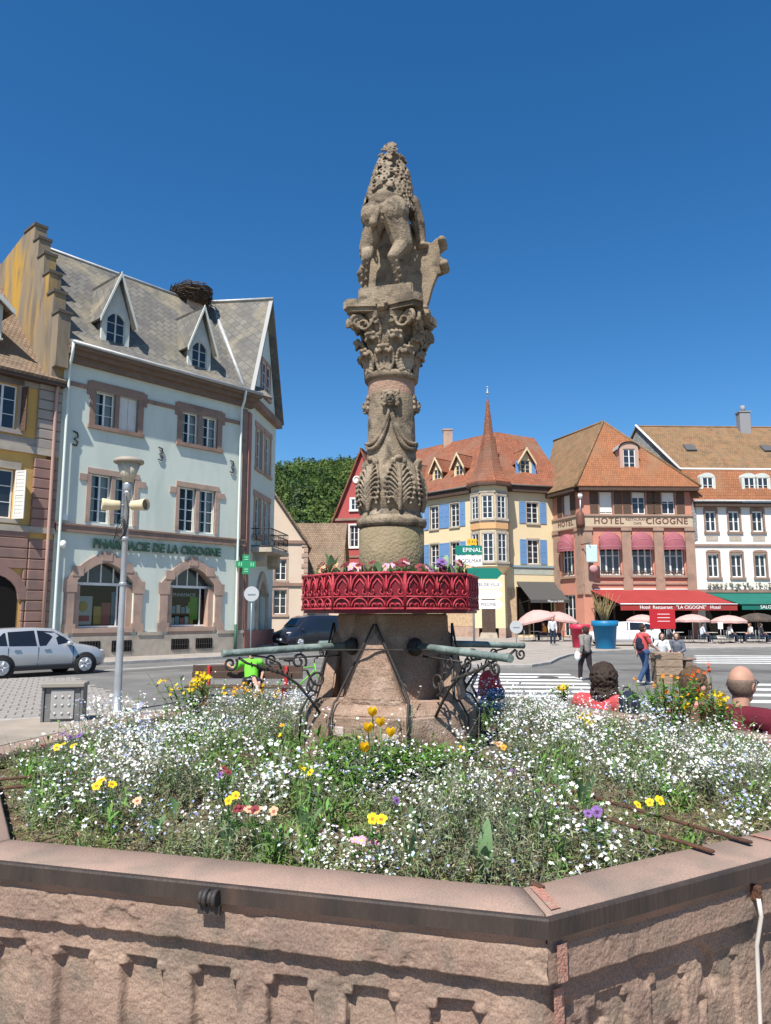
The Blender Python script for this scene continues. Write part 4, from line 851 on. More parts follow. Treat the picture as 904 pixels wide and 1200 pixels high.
# its barrel-roofed dormer
dz, dx, dy = 14.0, 4.45, .62
k = MB(); k.box(dx-.8, dy, dz-.25, dx-.5, dy+.2, dz+1.75); k.box(dx+.5, dy, dz-.25, dx+.8, dy+.2, dz+1.75); k.box(dx-.9, dy-.06, dz-.4, dx+.9, dy+.2, dz-.05); k.prism([(dx+.8*math.cos(t), dz+1.75+.55*math.sin(t)) for t in [i*math.pi/10 for i in range(11)]], dy, dy+.2)
k.box(dx-.8, dy+.21, dz-.6, dx-.68, dy+3.2, dz+1.75); k.box(dx+.68, dy+.21, dz-.6, dx+.8, dy+3.2, dz+1.75); dm = k.build('dormer', mat('dormer_pink', (.45, .30, .24), rough=.9), ho, F1)
window(dm, F1, dx-.5, dz-.04, 1.0, 1.75, 2, 3, depth=dy+.06)
k = MB(); n = 10; pts = [(dx+.95*math.cos(i*math.pi/n), dz+1.72+.66*math.sin(i*math.pi/n)) for i in range(n+1)]
k.add([(x, dy-.15, z) for x, z in pts]+[(x, dy+3.6, z) for x, z in pts], [(i, i+1, n+2+i, n+1+i) for i in range(n)], None, True); k.build('dormer_roof', ZINC, dm, F1)
# the big red awning
aw = awning(ho, F1, .5, 9.35, 3.95, 2.75, 4.4, AWR, .45, .9, WHITEP)
lettering('Hotel  Restaurant   "LA CIGOGNE"   Hotel', .36, WHTTX, aw, F1, 5.9, -4.42, 2.52, .006, 1.0, .95)

# ---------------------------------------------------------------- white mansard house
WX, WY = 25.2, 60.25
wh = empty('white_house', (WX, WY, 0), 'white rendered house with orange mansard roof beside the hotel', 'house')
FWh = frame(WX, WY, 88)
ws = [(1.05, 1.95), (2.98, 3.9), (4.95, 5.87), (6.9, 7.82), (8.9, 9.8)]
facade(wh, FWh, 0, 14, 0, 11.0, [(a, b, 8.72, 10.4) for a, b in ws]+[(a, b, 4.98, 6.85) for a, b in ws]+[(.6, 12, .3, 3.3)], WHITER, rev=.22)
for a, b in ws:
    for z, h in ((8.72, 1.68), (4.98, 1.87)):
        window(wh, FWh, a+.02, z+.02, b-a-.04, h-.04, 2, 2, fw=.08); surround(wh, FWh, a, b, z, z+h, BROWNST, .14, .05, False, .16, True)
        MB().prism([(a-.14, z+h+.16), (b+.14, z+h+.16), (b+.05, z+h+.32), ((a+b)/2, z+h+.38), (a-.05, z+h+.32)], -.08, .05).build('window_head', BROWNST, wh, FWh)
    MB().box(a-.05, -.03, 7.95, b+.05, -.001, 8.35).build('sill_panel', SILLST, wh, FWh)
MB().box(0, -.1, 7.5, 14, -.001, 7.68).box(0, -.14, 3.75, 14, -.001, 4.0).build('string_course', BROWNST, wh, FWh)
rr = random.Random(9); fl = MB()
for i in range(130): fl.ball((rr.uniform(.8, 12), -.2+rr.uniform(-.05, .1), 4.15+rr.uniform(0, .35)), rr.uniform(.05, .12), 5, 3)
tag(fl.build('ledge_flowers', mat('pale_bloom', (.42, .36, .3), (.12, .14, .07), 9), wh, FWh), kind='stuff')
MB().box(.1, -.4, 10.75, 14, .1, 11.1).build('cornice', DKWOOD, wh, FWh); MB().tube([V3(FWh, 0, -.45, 11.2), V3(FWh, 14, -.45, 11.2)], .1, 6).build('gutter', ZINC, wh)
sl = Vector((-.30, 1, 0)).normalized()     # its party wall runs back to the left
def bk(x, y, z): q = V3(FWh, x, 0, 0); return Vector((q.x, q.y, z))+sl*y
roof(wh, [bk(-.1, -.4, 11.2), bk(14, -.4, 11.2), bk(14, 1.0, 14.1), bk(-.1, 1.0, 14.1)], TILE_OR)
roof(wh, [bk(-.15, .95, 14.1), bk(14, .95, 14.1), bk(14, 6.8, 19.3), bk(-.15, 6.8, 19.3)], TILE_OLD)
roof(wh, [bk(14, 6.7, 19.3), bk(-.15, 6.7, 19.3), bk(-.15, 13, 13), bk(14, 13, 13)][::-1], TILE_OLD)
g = MB(); pts = [bk(0, -.1, 8), bk(0, -.1, 11.2), bk(0, 1.0, 13.95), bk(0, 6.8, 19.15), bk(0, 12, 14), bk(0, 12, 8)]; g.plate(pts, .3); g.build('slate_hung_gable', mat('slate_hung', (.42, .42, .40), (.30, .30, .29), 2, .8, .3, 30, pat=(.3, .25), mcol=.5, pb=.6), wh)
MB().tube([bk(-.15, 1.0, 14.12), bk(14, 1.0, 14.12)], .1, 6).tube([bk(-.12, 1, 14.1), bk(-.12, 6.8, 19.32)], .1, 6).build('roof_flashing', WHITER, wh)
for x, w_ in ((1.5, 1.0), (5.0, 1.0), (6.15, 1.0), (10, 1)):
    z0 = 11.95; k = MB(); y0 = .12
    k.box(x-w_/2-.14, y0, z0, x-w_/2+.06, y0+1.6, z0+1.35); k.box(x+w_/2-.06, y0, z0, x+w_/2+.14, y0+1.6, z0+1.35); k.box(x-w_/2-.18, y0-.06, z0-.12, x+w_/2+.18, y0+.2, z0-.001)
    k.prism([(x+(w_/2+.14)*math.cos(t), z0+1.3+.4*math.sin(t)) for t in [i*math.pi/8 for i in range(9)]], y0, y0+1.7); dm = k.build('dormer', PALEW, wh, FWh)
    window(dm, FWh, x-w_/2+.06, z0, w_-.12, 1.3, 2, 2, depth=y0+.04)
for x, y in ((2.6, 3.6), (9.5, 3.6)):
    c = bk(x, y, 14.1+(y-.95)*5.2/5.85); MB().box(-.45, -.5, -.02, .45, .5, .16).build('roof_light', mat('rooflight', (.10, .10, .10), rough=.3), wh, T(*c) @ RZ(R_(2)) @ RX(R_(41)))
c = bk(9.6, 6.2, 18.4); MB().bbox(-.5, -.4, -.5, .5, .4, 2.0, .04).box(-.56, -.46, 2.001, .56, .46, 2.12).tube([(0, 0, 2.1), (0, 0, 2.7)], .2, 8).build('chimney', mat('grey_chimney', (.25, .25, .26), rough=.8), wh, T(*c))
MB().box(.58, .5, .1, 12, .55, 3.3).build('cafe_interior', DARKIN, wh, FWh); f_ = MB()
for x in (.6, 2.6, 4.6, 6.6, 8.6, 10.6): f_.box(x, .05, .1, x+.12, .2, 3.28)
f_.build('shop_frame', DKWOOD, wh, FWh)
aw = awning(wh, FWh, .75, 12, 3.7, 2.75, 3.6, AWN, .4, 1.0, mat('dark_green_bar', (.01, .08, .06), rough=.6))
lettering('SALON DE THE', .36, WHTTX, aw, FWh, 4.4, -3.62, 2.55, .006)
# ================================================================ FOUNTAIN
fo = empty('fountain', T(FC.x, FC.y, .35), 'octagonal sandstone fountain used as flower bed, carved column and lion on top', 'fountain')
FO = T(.032, 3.9, 0); BO = T(.085, 3.915, 0); T22 = math.tan(math.pi/8)
def side(k): return BO @ RZ(TH0+math.pi/8+k*math.pi/4)       # X outward, Y along the side
def fbm(x, y, z, o=4):
    s, a, t = 0, 1, 0
    for i in range(o): s += a*mnoise.noise(Vector((x, y, z))); t += a; a *= .5; x *= 2.1; y *= 2.1; z *= 2.1
    return s/t
def basin_wall(seed, worn, ny=400, nz=190, zlow=.35):
    R0 = 1.974; V = []; Fq = []
    def sst(a, b, x): t = min(1, max(0, (x-a)/(b-a))); return t*t*(3-2*t)
    zs = [.35, .5, .65, .78]+[.80+(1.272-.80)*j/nz for j in range(nz+1)]; nz = len(zs)-1
    for z in zs:
        for i in range(ny+1):
            t = -1+2*i/ny; y = t*R0*T22
            n1 = fbm(y*6+seed, z*6, seed); n2 = fbm(y*24+seed, z*24, seed+5, 3); n3 = fbm(y*85, z*85, seed+9, 2)
            zb = 1.180+.007*n1+.005*n2
            fr = sst(zb-.007, zb+.007, z); chip = .008*sst(.12, .42, n1+.4*n2)
            bulge = fr*(.028-chip)*(1-.10*sst(1.25, 1.272, z))
            c = round(y/.206)*.206; pz = abs(y-c)+.003*n2; top = z+.003*n1
            hw = .064
            arch = sst(hw, hw-.008, pz)*sst(1.098, 1.091, top)                    # body of the niche
            arch = max(arch, sst(.046, .038, pz)*sst(1.121, 1.114, top))          # narrower shouldered head
            cusp = sst(.016, .008, math.hypot(pz-.058, (top-1.104)*1.1))         # little knobs on the shoulders
            if abs(y) > .74: arch = cusp = 0
            deep = -.024*arch*(1-.7*worn)+.005*cusp*(1-worn)
            pit = -.010*sst(.14, .5, fbm(y*9+3, z*7, seed+2, 3))*(1+1.2*worn)*(1-.7*fr)
            r = R0+bulge+deep+pit+(.006*n1+.0042*n2+.0022*n3)*(1-.35*fr)-.01*sst(.93, 1.0, abs(t))*(1-fr)
            V.append((r, t*r*T22, z))
    for j in range(nz):
        for i in range(ny): a = j*(ny+1)+i; Fq.append((a, a+1, a+ny+2, a+ny+1))
    return np_mesh('basin_wall', V, Fq, smooth=True, m=RED_SAND)
bw0, bw1, bw2 = basin_wall(3.3, 0.0), basin_wall(8.1, .8), basin_wall(3.3, 0.0, 120, 50)
for k in range(8):
    obj('basin_wall', bw1 if k == 0 else (bw0 if k == 7 else bw2), None, fo, side(k))
def stone_strip(r0, r1, t0, t1, z0, z1, bev, seed, n=40):     # coping stone between two rays t0..t1 of a side, slightly worn
    prof = [(r0, z0), (r0, z1-bev), (r0+bev, z1), (r1-bev, z1), (r1, z1-bev), (r1, z0)]; V = []; Fq = []; P = len(prof)
    for i in range(n+1):
        t = t0+(t1-t0)*i/n
        for q, (r, z) in enumerate(prof):
            y = t*r*T22; w = .0018*fbm(y*9+seed, r*9, z*9, 3)+.0022*fbm(y*3+seed, 1, z, 2)
            V.append((r+(w if q in (1, 2) else w*.3), y, z+(w if 0 < q < 5 else 0)))
    for i in range(n):
        for q in range(P): a = i*P+q; b_ = i*P+(q+1) % P; Fq.append((a, b_, b_+P, a+P))
    me = np_mesh('coping_stone', V, Fq, m=COPE)
    bm = bmesh.new(); bm.from_mesh(me); bm.verts.ensure_lookup_table()
    bm.faces.new([bm.verts[q] for q in range(P)][::-1]); bm.faces.new([bm.verts[n*P+q] for q in range(P)]); bmesh.ops.recalc_face_normals(bm, faces=bm.faces[:]); bm.to_mesh(me); bm.free()
    return me
for k in range(8):
    cuts = [(-.997, .17), (.18, .997)] if k == 0 else ([(-.997, -.2), (-.192, .997)] if k in (2, 5) else [(-.997, .997)])
    for t0, t1 in cuts: obj('coping_stone', stone_strip(1.832, 2.000, t0, t1, 1.262, 1.331, .008, k*7+t0), None, fo, side(k))
    m = MB(); ro, ri = 2.017, 2.0005
    vs = [(r, s*r*T22, z) for s in (-1, 1) for r, z in ((ri, 1.287), (ro, 1.287), (ro, 1.325), (ro-.003, 1.3295), (ri, 1.3295))]
    m.add(vs, [(0, 5, 6, 1), (1, 6, 7, 2), (2, 7, 8, 3), (3, 8, 9, 4), (0, 4, 9, 5), (0, 1, 2, 3, 4), (9, 8, 7, 6, 5)]); m.build('iron_band', IRONBAND, fo, side(k))
# red mortar joints: at the near corner and half way along the right side
def joint(t, k, w):
    m = MB(); h = w/2
    for pts in ([(1.85, 1.334), (1.985, 1.334)],):
        m.add([(r, t*r*T22+s*h, z) for (r, z) in pts for s in (-1, 1)], [(0, 1, 3, 2)])
    m.add([(r, t*r*T22+s*h, z) for (r, z) in [(2.013, 1.27), (2.013, 1.19)] for s in (-1, 1)], [(0, 2, 3, 1)])
    m.add([(r, t*r*T22+s*h, z) for (r, z) in [(1.986, 1.165), (1.986, .5)] for s in (-1, 1)], [(0, 2, 3, 1)])
    return m.build('mortar_joint', JOINT, fo, side(k))
joint(-.955, 0, .030); joint(.175, 0, .016)
# iron cramp on the near-left band, lead plug, cable
c = G(240, 1046, 1.30); a7 = TH0+math.pi/8+7*math.pi/4; r7 = Vector((math.cos(a7), math.sin(a7), 0)); tn = Vector((-math.sin(a7), math.cos(a7), 0))
yy = (Vector((c.x, c.y, 0))-FC).dot(tn); m = MB()
for i in range(4): m.lathe([(.016+.003*(i % 2), 0), (.019+.003*(i % 2), .006), (.016+.003*(i % 2), .012)], 14, T(2.028, yy-.024+.0125*i, 1.302) @ RX(-math.pi/2))
m.box(2.017, yy-.03, 1.262, 2.028, yy+.03, 1.285); m.build('iron_cramp', BLKIRON, fo, side(7))
def face_hit(u, v, k, ap):
    a_ = (600-v)/868; s_, c_ = math.sin(TILT), math.cos(TILT); r = Vector(((u-452)/868, c_-a_*s_, s_+a_*c_)); an = TH0+math.pi/8+k*math.pi/4; n_ = Vector((math.cos(an), math.sin(an), 0))
    B = Vector((.085, 3.915, 0)); kk = (ap-(Vector((0, 0, EYE))-B).dot(n_))/r.dot(n_); p_ = Vector((0, 0, EYE))+r*kk; return (p_-B).dot(Vector((-math.sin(an), math.cos(an), 0)))
yy = face_hit(886, 1110, 0, 2.0)
MB().tube([(2.02, yy-.004, 1.245), (2.022, yy, 1.2), (2.002, yy+.002, 1.12), (1.995, yy+.004, .9), (1.992, yy+.006, .36)], .0058, 8).build('cable_conduit', mat('pale_conduit', (.62, .58, .52), (.5, .46, .42), 12, .6), fo, side(0))
MB().bbox(1.99, yy-.008, 1.235, 2.025, yy+.008, 1.275, .002).build('cable_bracket', RUST, fo, side(0))
MB().bbox(1.838, -.735, 1.3325, 1.872, -.715, 1.338, .002).build('lead_plug', RUST, fo, side(0))
# soil of the bed
n = 90; V = []; Fq = []
for j in range(n+1):
    for i in range(n+1):
        x, y = -1.95+3.9*i/n, -1.95+3.9*j/n
        V.append((x, y, 1.262+.03*fbm(x*3, y*3, 2)+.018*fbm(x*14, y*14, 4)+.06*max(0, 1-math.hypot(x, y)/1.6)))
for j in range(n):
    for i in range(n):
        x, y = V[j*(n+1)+i][:2]; ok = True
        for k in range(8):
            a = TH0+math.pi/8+k*math.pi/4
            if (x+.02)*math.cos(a)+(y+.02)*math.sin(a) > 1.875: ok = False
        if ok: q = j*(n+1)+i; Fq.append((q, q+1, q+n+2, q+n+1))
tag(obj('flower_bed_soil', np_mesh('soil', V, Fq, smooth=True, m=SOIL), None, None, BO), kind='structure')
# ---- pedestal
def hull(pts_list, name, m, F, rough=.0, sub=0):
    bm = bmesh.new()
    for p in pts_list: bm.verts.new(p)
    r = bmesh.ops.convex_hull(bm, input=bm.verts[:]); bmesh.ops.delete(bm, geom=[g for g in r['geom_interior'] if isinstance(g, bmesh.types.BMVert)], context='VERTS')
    bmesh.ops.dissolve_limit(bm, angle_limit=.01, verts=bm.verts[:], edges=bm.edges[:])
    bmesh.ops.bevel(bm, geom=bm.edges[:], offset=.008, segments=2, affect='EDGES')
    if sub:
        bmesh.ops.triangulate(bm, faces=bm.faces[:])
        for _ in range(sub):
            bmesh.ops.subdivide_edges(bm, edges=[e for e in bm.edges if e.calc_length() > .02], cuts=1, use_grid_fill=True); bmesh.ops.triangulate(bm, faces=[f for f in bm.faces if len(f.verts) > 3])
        for v in bm.verts:
            d = rough*(fbm(v.co.x*11, v.co.y*11, v.co.z*11, 4)+.5*fbm(v.co.x*40, v.co.y*40, v.co.z*40, 2)); v.co += v.co.normalized()*0 + Vector((v.co.x, v.co.y, 0)).normalized()*d if (abs(v.co.x)+abs(v.co.y)) > 1e-4 else Vector((0, 0, 0))
    me = bpy.data.meshes.new(name); bm.to_mesh(me); bm.free()
    me.materials.append(m); return me
def ring_pts(R, z, n=8, a0=TH0): return [(R*math.cos(a0+k*2*math.pi/n), R*math.sin(a0+k*2*math.pi/n), z) for k in range(n)]
SQ = R_(-105.2)
obj('pedestal_base', hull(ring_pts(.455, 1.25)+ring_pts(.44, 1.53)+ring_pts(.395, 1.585), 'pedestal_base', PEDST, FO, .012, 3), None, fo, FO)
obj('pedestal', hull(ring_pts(.31, 1.55, 4, SQ)+ring_pts(.30, 2.004, 4, SQ), 'pedestal', PEDST, FO, .007, 3), None, fo, FO)
for k in range(4):           # spur stones leaning on its corners
    me = hull([(.362, -.16, 1.57), (.362, .16, 1.57), (.366, -.145, 1.60), (.366, .145, 1.60), (.28, -.16, 1.57), (.28, .16, 1.57), (.318, -.028, 1.885), (.318, .028, 1.885), (.25, -.01, 1.92), (.25, .01, 1.92), (.308, 0, 1.92)], 'spur_stone', PEDST, FO, .012, 4)
    obj('spur_stone', me, None, fo, FO @ RZ(SQ+k*math.pi/2))
for u, v, w in ((386, 849, .05), (500, 853, .075)):
    pass
a7f = SQ; PLQ = mat('worn_white_plaque', (.55, .48, .44), (.38, .28, .24), 30, .7, .2, 60)
MB().bbox(.412, -.165, 1.44, .421, -.12, 1.485, .003).build('plaque', PLQ, fo, FO @ RZ(SQ) @ RZ(R_(0)))
MB().bbox(.412, .065, 1.425, .421, .145, 1.46, .003).build('plaque', PLQ, fo, FO @ RZ(SQ))
# iron straps along the spur edges
for k in range(4):
    Fk = FO @ RZ(SQ+k*math.pi/2); s = MB()
    for sg in (-1, 1): s.tube([(.318, sg*.004, 1.955), (.325, sg*.05, 1.86), (.345, sg*.15, 1.66), (.355, sg*.175, 1.60), (.385, sg*.18, 1.588), (.425, sg*.185, 1.52), (.428, sg*.19, 1.34)], .006, 6)
    s.build('iron_strap', BLKIRON, fo, Fk)
# ---- spouts with their wrought brackets
def spiral(cx, cz, r0, r1, a0, turns, n=26): return [(cx+(r0+(r1-r0)*i/n)*math.cos(a0+turns*2*math.pi*i/n), 0, cz+(r0+(r1-r0)*i/n)*math.sin(a0+turns*2*math.pi*i/n)) for i in range(n+1)]
for k in range(4):
    Fk = FO @ RZ(R_(-60.2)+k*math.pi/2); L = [.96, .88, .88, .90][k]
    sp = MB(); sp.tube([(.2, 0, 1.845), (.5, 0, 1.838), (L-.02, 0, 1.822), (L, 0, 1.822)], [.019, .018, .0165, .018], 12)
    o = sp.build('spout', VERDI, fo, Fk)
    MB().lathe([(.042, 0), (.045, .012), (.034, .03), (.026, .05)], 20, T(.222, 0, 1.842) @ RY(math.pi/2)).build('escutcheon', BLKIRON, o, Fk)
    br = MB()
    br.tube([(.40, 0, 1.52), (.45, 0, 1.585), (.52, 0, 1.665), (.60, 0, 1.72), (.70, 0, 1.75), (.78, 0, 1.775), (.82, 0, 1.80)], .007, 6)
    br.tube(spiral(.42, 1.68, .055, .012, math.pi*1.5, 1.3), .006, 6); br.tube(spiral(.52, 1.775, .042, .01, math.pi*1.2, -1.3), .006, 6); br.tube(spiral(.66, 1.785, .03, .008, -math.pi/2, 1.2), .005, 6); br.tube(spiral(.86, 1.775, .035, .008, math.pi*.8, 1.3), .006, 6)
    br.tube([(.47, 0, 1.62), (.44, .0, 1.66), (.475, 0, 1.73), (.5, 0, 1.735)], .006, 6); br.tube([(.60, 0, 1.72), (.62, 0, 1.77), (.69, 0, 1.80), (.76, 0, 1.81)], .005, 6)
    for q in range(9):
        t = q/8; br.tube([(.55+.2*t, -.012, 1.70+.055*t), (.56+.2*t, .012+.01*math.sin(q*3), 1.725+.055*t)], .004, 5)
    br.tube([(.30, 0, 1.80), (.62, 0, 1.79)], .005, 5); br.build('bracket', BLKIRON, o, Fk)
    # pair of flat bars from pedestal to rim
    for s_ in (-1, 1):
        e_ = 1.93 if k == 0 else 1.86
        MB().bbox(.44, s_*.085-.009, 1.338, e_, s_*.085+.009, 1.346, .002).build('rest_bar', RUST, fo, Fk)
    MB().bbox(.9, -.09, 1.3465, .92, .09, 1.3525, .001).build('rest_bar', RUST, fo, Fk)
MB().box(-.30, -.004, -.003, .30, .004, .003).build('tie_bar', BLKIRON, fo, FO @ T(-.03, -.335, 1.835) @ RZ(R_(3)))
# ---- red iron planter ring
pn = empty('planter_ring', FO @ T(0, 0, 2.005), 'crimson cast iron planter ring with gothic tracery round the fountain column', 'planter')
PR = .452; pa_ = PR*math.cos(math.pi/8); hl = PR*math.sin(math.pi/8)
MB().lathe([(PR-.03, 2.0055), (PR+.004, 2.006), (PR+.004, 2.02), (PR-.03, 2.02)], 8, FO, False, TH0).build('tray', REDBACK, pn)
def tracery():
    m = MB(); n = 4; p = 2*hl/n; y0 = -hl
    for z, r in ((2.026, .006), (2.082, .004), (2.192, .007)): m.tube([(.012, -hl, z), (.012, hl, z)], r, 6)
    for i in range(n+1): m.tube([(.010, y0+p*i, 2.026), (.010, y0+p*i, 2.192)], .0035, 5)
    for i in range(n):
        c = y0+p*(i+.5); h = p*.46
        for s in (-1, 1):
            # pointed arch leg, foot curled in
            m.tube([(.012, c+s*h, 2.105), (.012, c+s*h*.98, 2.13), (.012, c+s*h*.72, 2.162), (.012, c+s*h*.3, 2.183), (.012, c-s*h*.12, 2.191)], .0042, 5)
            m.tube([(.012, c+s*h, 2.108)]+[(.012, c+s*(h-.013-.0)+s*.013*math.cos(t), 2.104-.013*math.sin(t)) for t in [0, .9, 1.8, 2.7, 3.6, 4.4]], .0036, 5)
            m.tube([(.008, c+s*h*.62, 2.115), (.008, c+s*h*.55, 2.14), (.008, c, 2.166)], .0036, 5)
            m.tube([(.012, c+s*(.014-.011*math.cos(t)), 2.052-.5*.011+.011*math.sin(t)-.006) for t in [0, .8, 1.6, 2.4, 3.2, 4.0]], .0034, 5)
        m.tube([(.012, c+h*.98*math.cos(t), 2.034+.041*math.sin(t)) for t in [math.pi*q/10 for q in range(11)]], .0042, 5)
    return m
trm = tracery().mesh('tracery', False); trm.materials.append(REDIRON)
bkm = MB().box(-.006, -hl+.001, 2.021, .004, hl-.001, 2.186).mesh('panel'); bkm.materials.append(REDBACK)
lat = MB()
for i in range(14): lat.box(.0042, -hl+2*hl*(i+.35)/14, 2.03, .0062, -hl+2*hl*(i+.6)/14, 2.18)
lat = lat.mesh('lattice', False); lat.materials.append(REDIRON)
for k in range(8):
    Fk = FO @ RZ(TH0+math.pi/8+k*math.pi/4) @ T(pa_, 0, 0); p = obj('panel', bkm, None, pn, Fk); obj('tracery', trm, None, p, Fk)
MB().lathe([(PR-.02, 2.186), (PR+.012, 2.190), (PR+.012, 2.199), (PR-.03, 2.199), (PR-.03, 2.186)], 8, FO, False, TH0).build('top_rail', REDIRON, pn)
MB().lathe([(.16, 2.12), (PR-.035, 2.12), (PR-.035, 2.16), (.16, 2.175)], 16, FO, False, TH0).build('planter_soil', SOIL, pn)
# ---- column
F_FLAT = FO; FO = T(.032, 3.9, 2.2) @ SC(1, 1, .95) @ T(0, 0, -2.2)
BULB = [(2.525, .163), (2.553, .154), (2.58, .165), (2.608, .173), (2.64, .178), (2.668, .178), (2.70, .174), (2.724, .169), (2.76, .158), (2.793, .146), (2.826, .133)]
def bulb_r(z):
    for (z0, r0), (z1, r1) in zip(BULB, BULB[1:]):
        if z0 <= z <= z1: return r0+(r1-r0)*(z-z0)/(z1-z0)
    return .131
MB().lathe([(.172, 2.0), (.172, 2.455), (.165, 2.462)], 48, FO).build('column_drum', mat('mossy_drum', (.27, .21, .13), (.2, .16, .1), 9, .95, .5, 70, stain=[(.15, .14, .07)], sscale=5), fo)
MB().lathe([(.165, 2.462), (.180, 2.468), (.186, 2.48), (.187, 2.497), (.182, 2.509), (.168, 2.514), (.163, 2.525)], 48, FO).build('base_moulding', COLST, fo)
def rough_lathe(name, prof, m, amp=.004, n=72, sub=4):
    P = []
    for (r0, z0), (r1, z1) in zip(prof, prof[1:]):
        for i in range(sub): P.append((r0+(r1-r0)*i/sub, z0+(z1-z0)*i/sub))
    P.append(prof[-1]); V = []; Fq = []
    for r, z in P:
        for k in range(n):
            t = 2*math.pi*k/n; rr = r+amp*fbm(math.cos(t)*3, math.sin(t)*3, z*14, 4); V.append((rr*math.cos(t), rr*math.sin(t), z))
    for i in range(len(P)-1):
        for k in range(n): Fq.append((i*n+k, i*n+(k+1) % n, (i+1)*n+(k+1) % n, (i+1)*n+k))
    return obj(name, np_mesh(name, V, Fq, smooth=True, m=m), None, fo, FO)
shaft = rough_lathe('column_shaft', [(r, z) for z, r in BULB]+[(.1295, 2.9), (.127, 3.0), (.126, 3.1), (.1255, 3.214)], COLST, .006, 80, 8)
rough_lathe('column_neck', [(.1255, 3.2145), (.1262, 3.25), (.127, 3.297)], COLPK, .002)
MB().lathe([(.12, 3.295), (.138, 3.299), (.145, 3.308), (.147, 3.322), (.144, 3.335), (.13, 3.342), (.12, 3.345)], 48, FO).build('astragal', COLST, fo)
def onsurf(a, z, off): r = bulb_r(z)+off; return (r*math.cos(a), r*math.sin(a), z)
for k in range(6):           # acanthus leaves hugging the bulb
    a = R_(-76)+k*math.pi/3; m = MB()
    m.tube([onsurf(a, z, .014-.005*i/8) for i, z in enumerate(np.linspace(2.545, 2.83, 9))], [.010, .010, .009, .009, .008, .007, .007, .006, .006], 6)
    for s in (-1, 1):
        for q in range(9):
            z0 = 2.55+.027*q; w = .44*math.sin(math.pi*(.28+.068*q)); pts = []
            for i in range(11):
                t = i/10; pts.append(onsurf(a+s*w*(1-(1-t)**1.7), z0+.085*math.sin(t*2.35)*(1-.25*t)-.012*t, .0065-.001*t+.003*math.sin(t*3)))
            m.tube(pts, [.0066*(1-.25*abs(i/10-.5)) for i in range(11)], 6)
            m.ball(onsurf(a+s*w, z0+.085*math.sin(2.35)*.75-.012, .010), .0095, 6, 5)
    for s in (-1, 1): m.ball(onsurf(a+s*.2, 2.815, .012), (.018, .018, .022), 7, 5)
    m.ball(onsurf(a, 2.835, .016), (.024, .024, .018), 8, 6)
    obj('acanthus_leaf', remesh(m, 'acanthus_leaf', .0036, 0, COLST), None, shaft, FO)
for k in range(4):
    a = R_(-93)+k*math.pi/2
    for s in (-1, 1) if k % 2 == 0 else ():        # swags
        m = MB(); P1 = []; P2 = []
        for i in range(13):
            t = i/12; z = 3.125-.215*(1-(1-t)**2.7)+.03*t**4; q_ = a+s*math.asin(.985*t); P1.append(onsurf(q_, z, .009)); P2.append(onsurf(q_, z-.020-.012*math.sin(math.pi*t), .006))
        m.tube(P1, [.008+.006*math.sin(math.pi*i/12) for i in range(13)], 7); m.tube(P2, [.006+.008*math.sin(math.pi*i/12) for i in range(13)], 7)
        m.build('garland', COLST, shaft, FO)
    m = MB(); c = Vector(onsurf(a, 3.165, .0)); d = Vector((math.cos(a), math.sin(a), 0)); c -= d*(.02 if k % 2 else 0); e = Vector((-math.sin(a), math.cos(a), 0))
    def P(u, z, o): return c+e*u+Vector((0, 0, z))+d*o
    m.ball(P(0, .0, .012), (.03, .03, .042), 12, 9); m.ball(P(0, -.002, .042), (.009, .009, .014), 7, 5)                # face, nose
    for s in (-1, 1):
        m.ball(P(s*.013, -.012, .036), .009, 7, 5); m.ball(P(s*.012, .018, .038), (.009, .008, .005), 7, 5)
        for q in range(9):
            t = -1.2+q*.42; m.ball(P(s*(.034+.006*(q % 2)), .04*math.sin(t)+.004, .012), .0125, 7, 5)
    for q in range(5): m.ball(P(-.024+.012*q, .045-.003*abs(q-2), .016), .0115, 7, 5)
    m.ball(P(0, -.024, .036), (.014, .01, .005), 7, 5); m.ball(P(0, -.036, .03), (.012, .012, .009), 7, 5)
    obj('carved_mask', remesh(m, 'carved_mask', .0035, 1, COLST), None, shaft, FO)
# ---- capital
FCp = FO @ RZ(SQ)            # X points through the middle of the abacus side that faces the square
cap_ = rough_lathe('capital', [(.122, 3.345), (.126, 3.40), (.130, 3.47), (.142, 3.56), (.17, 3.63), (.18, 3.665)], COLST, .004)
def leaf_relief(a, z0, h, w, out):
    m = MB(); n = 8
    for i in range(n+1):
        t = i/n; r = .128+out*(t**2.2)+.012; z = z0+h*min(1, t*1.12)-(.03*max(0, t-.8)/.2)
        ww = w*(.55+.6*math.sin(t*2.6)) * (1-.25*t)
        for q in range(-2, 3):
            b = a+q/2*ww/r*.5; m.ball((r*math.cos(b), r*math.sin(b), z-.008*abs(q)), (.011, .011, .014), 6, 4)
    rr_ = .128+out+.018; m.ball((rr_*math.cos(a), rr_*math.sin(a), z0+h-.018), (.018, .018, .014), 7, 5)
    for s in (-1, 1): m.ball((rr_*.96*math.cos(a+s*.12), rr_*.96*math.sin(a+s*.12), z0+h-.014), (.014, .014, .013), 7, 5)
    return remesh(m, 'acanthus_leaf', .0045, 0, COLST)
for k in range(8): obj('acanthus_leaf', leaf_relief(SQ+k*math.pi/4, 3.35, .125, .10, .035), None, cap_, FO)
for k in range(8): obj('acanthus_leaf', leaf_relief(SQ+math.pi/8+k*math.pi/4, 3.42, .13, .075, .05), None, cap_, FO)
def vol(R, z, s, r0=.047):   # scroll in the plane of the diagonal
    return [(R+(r0*(1-.8*i/26))*math.cos(-.6+4.6*math.pi*i/26*.8), 0, z+(r0*(1-.8*i/26))*math.sin(-.6+4.6*math.pi*i/26*.8)) for i in range(27)]
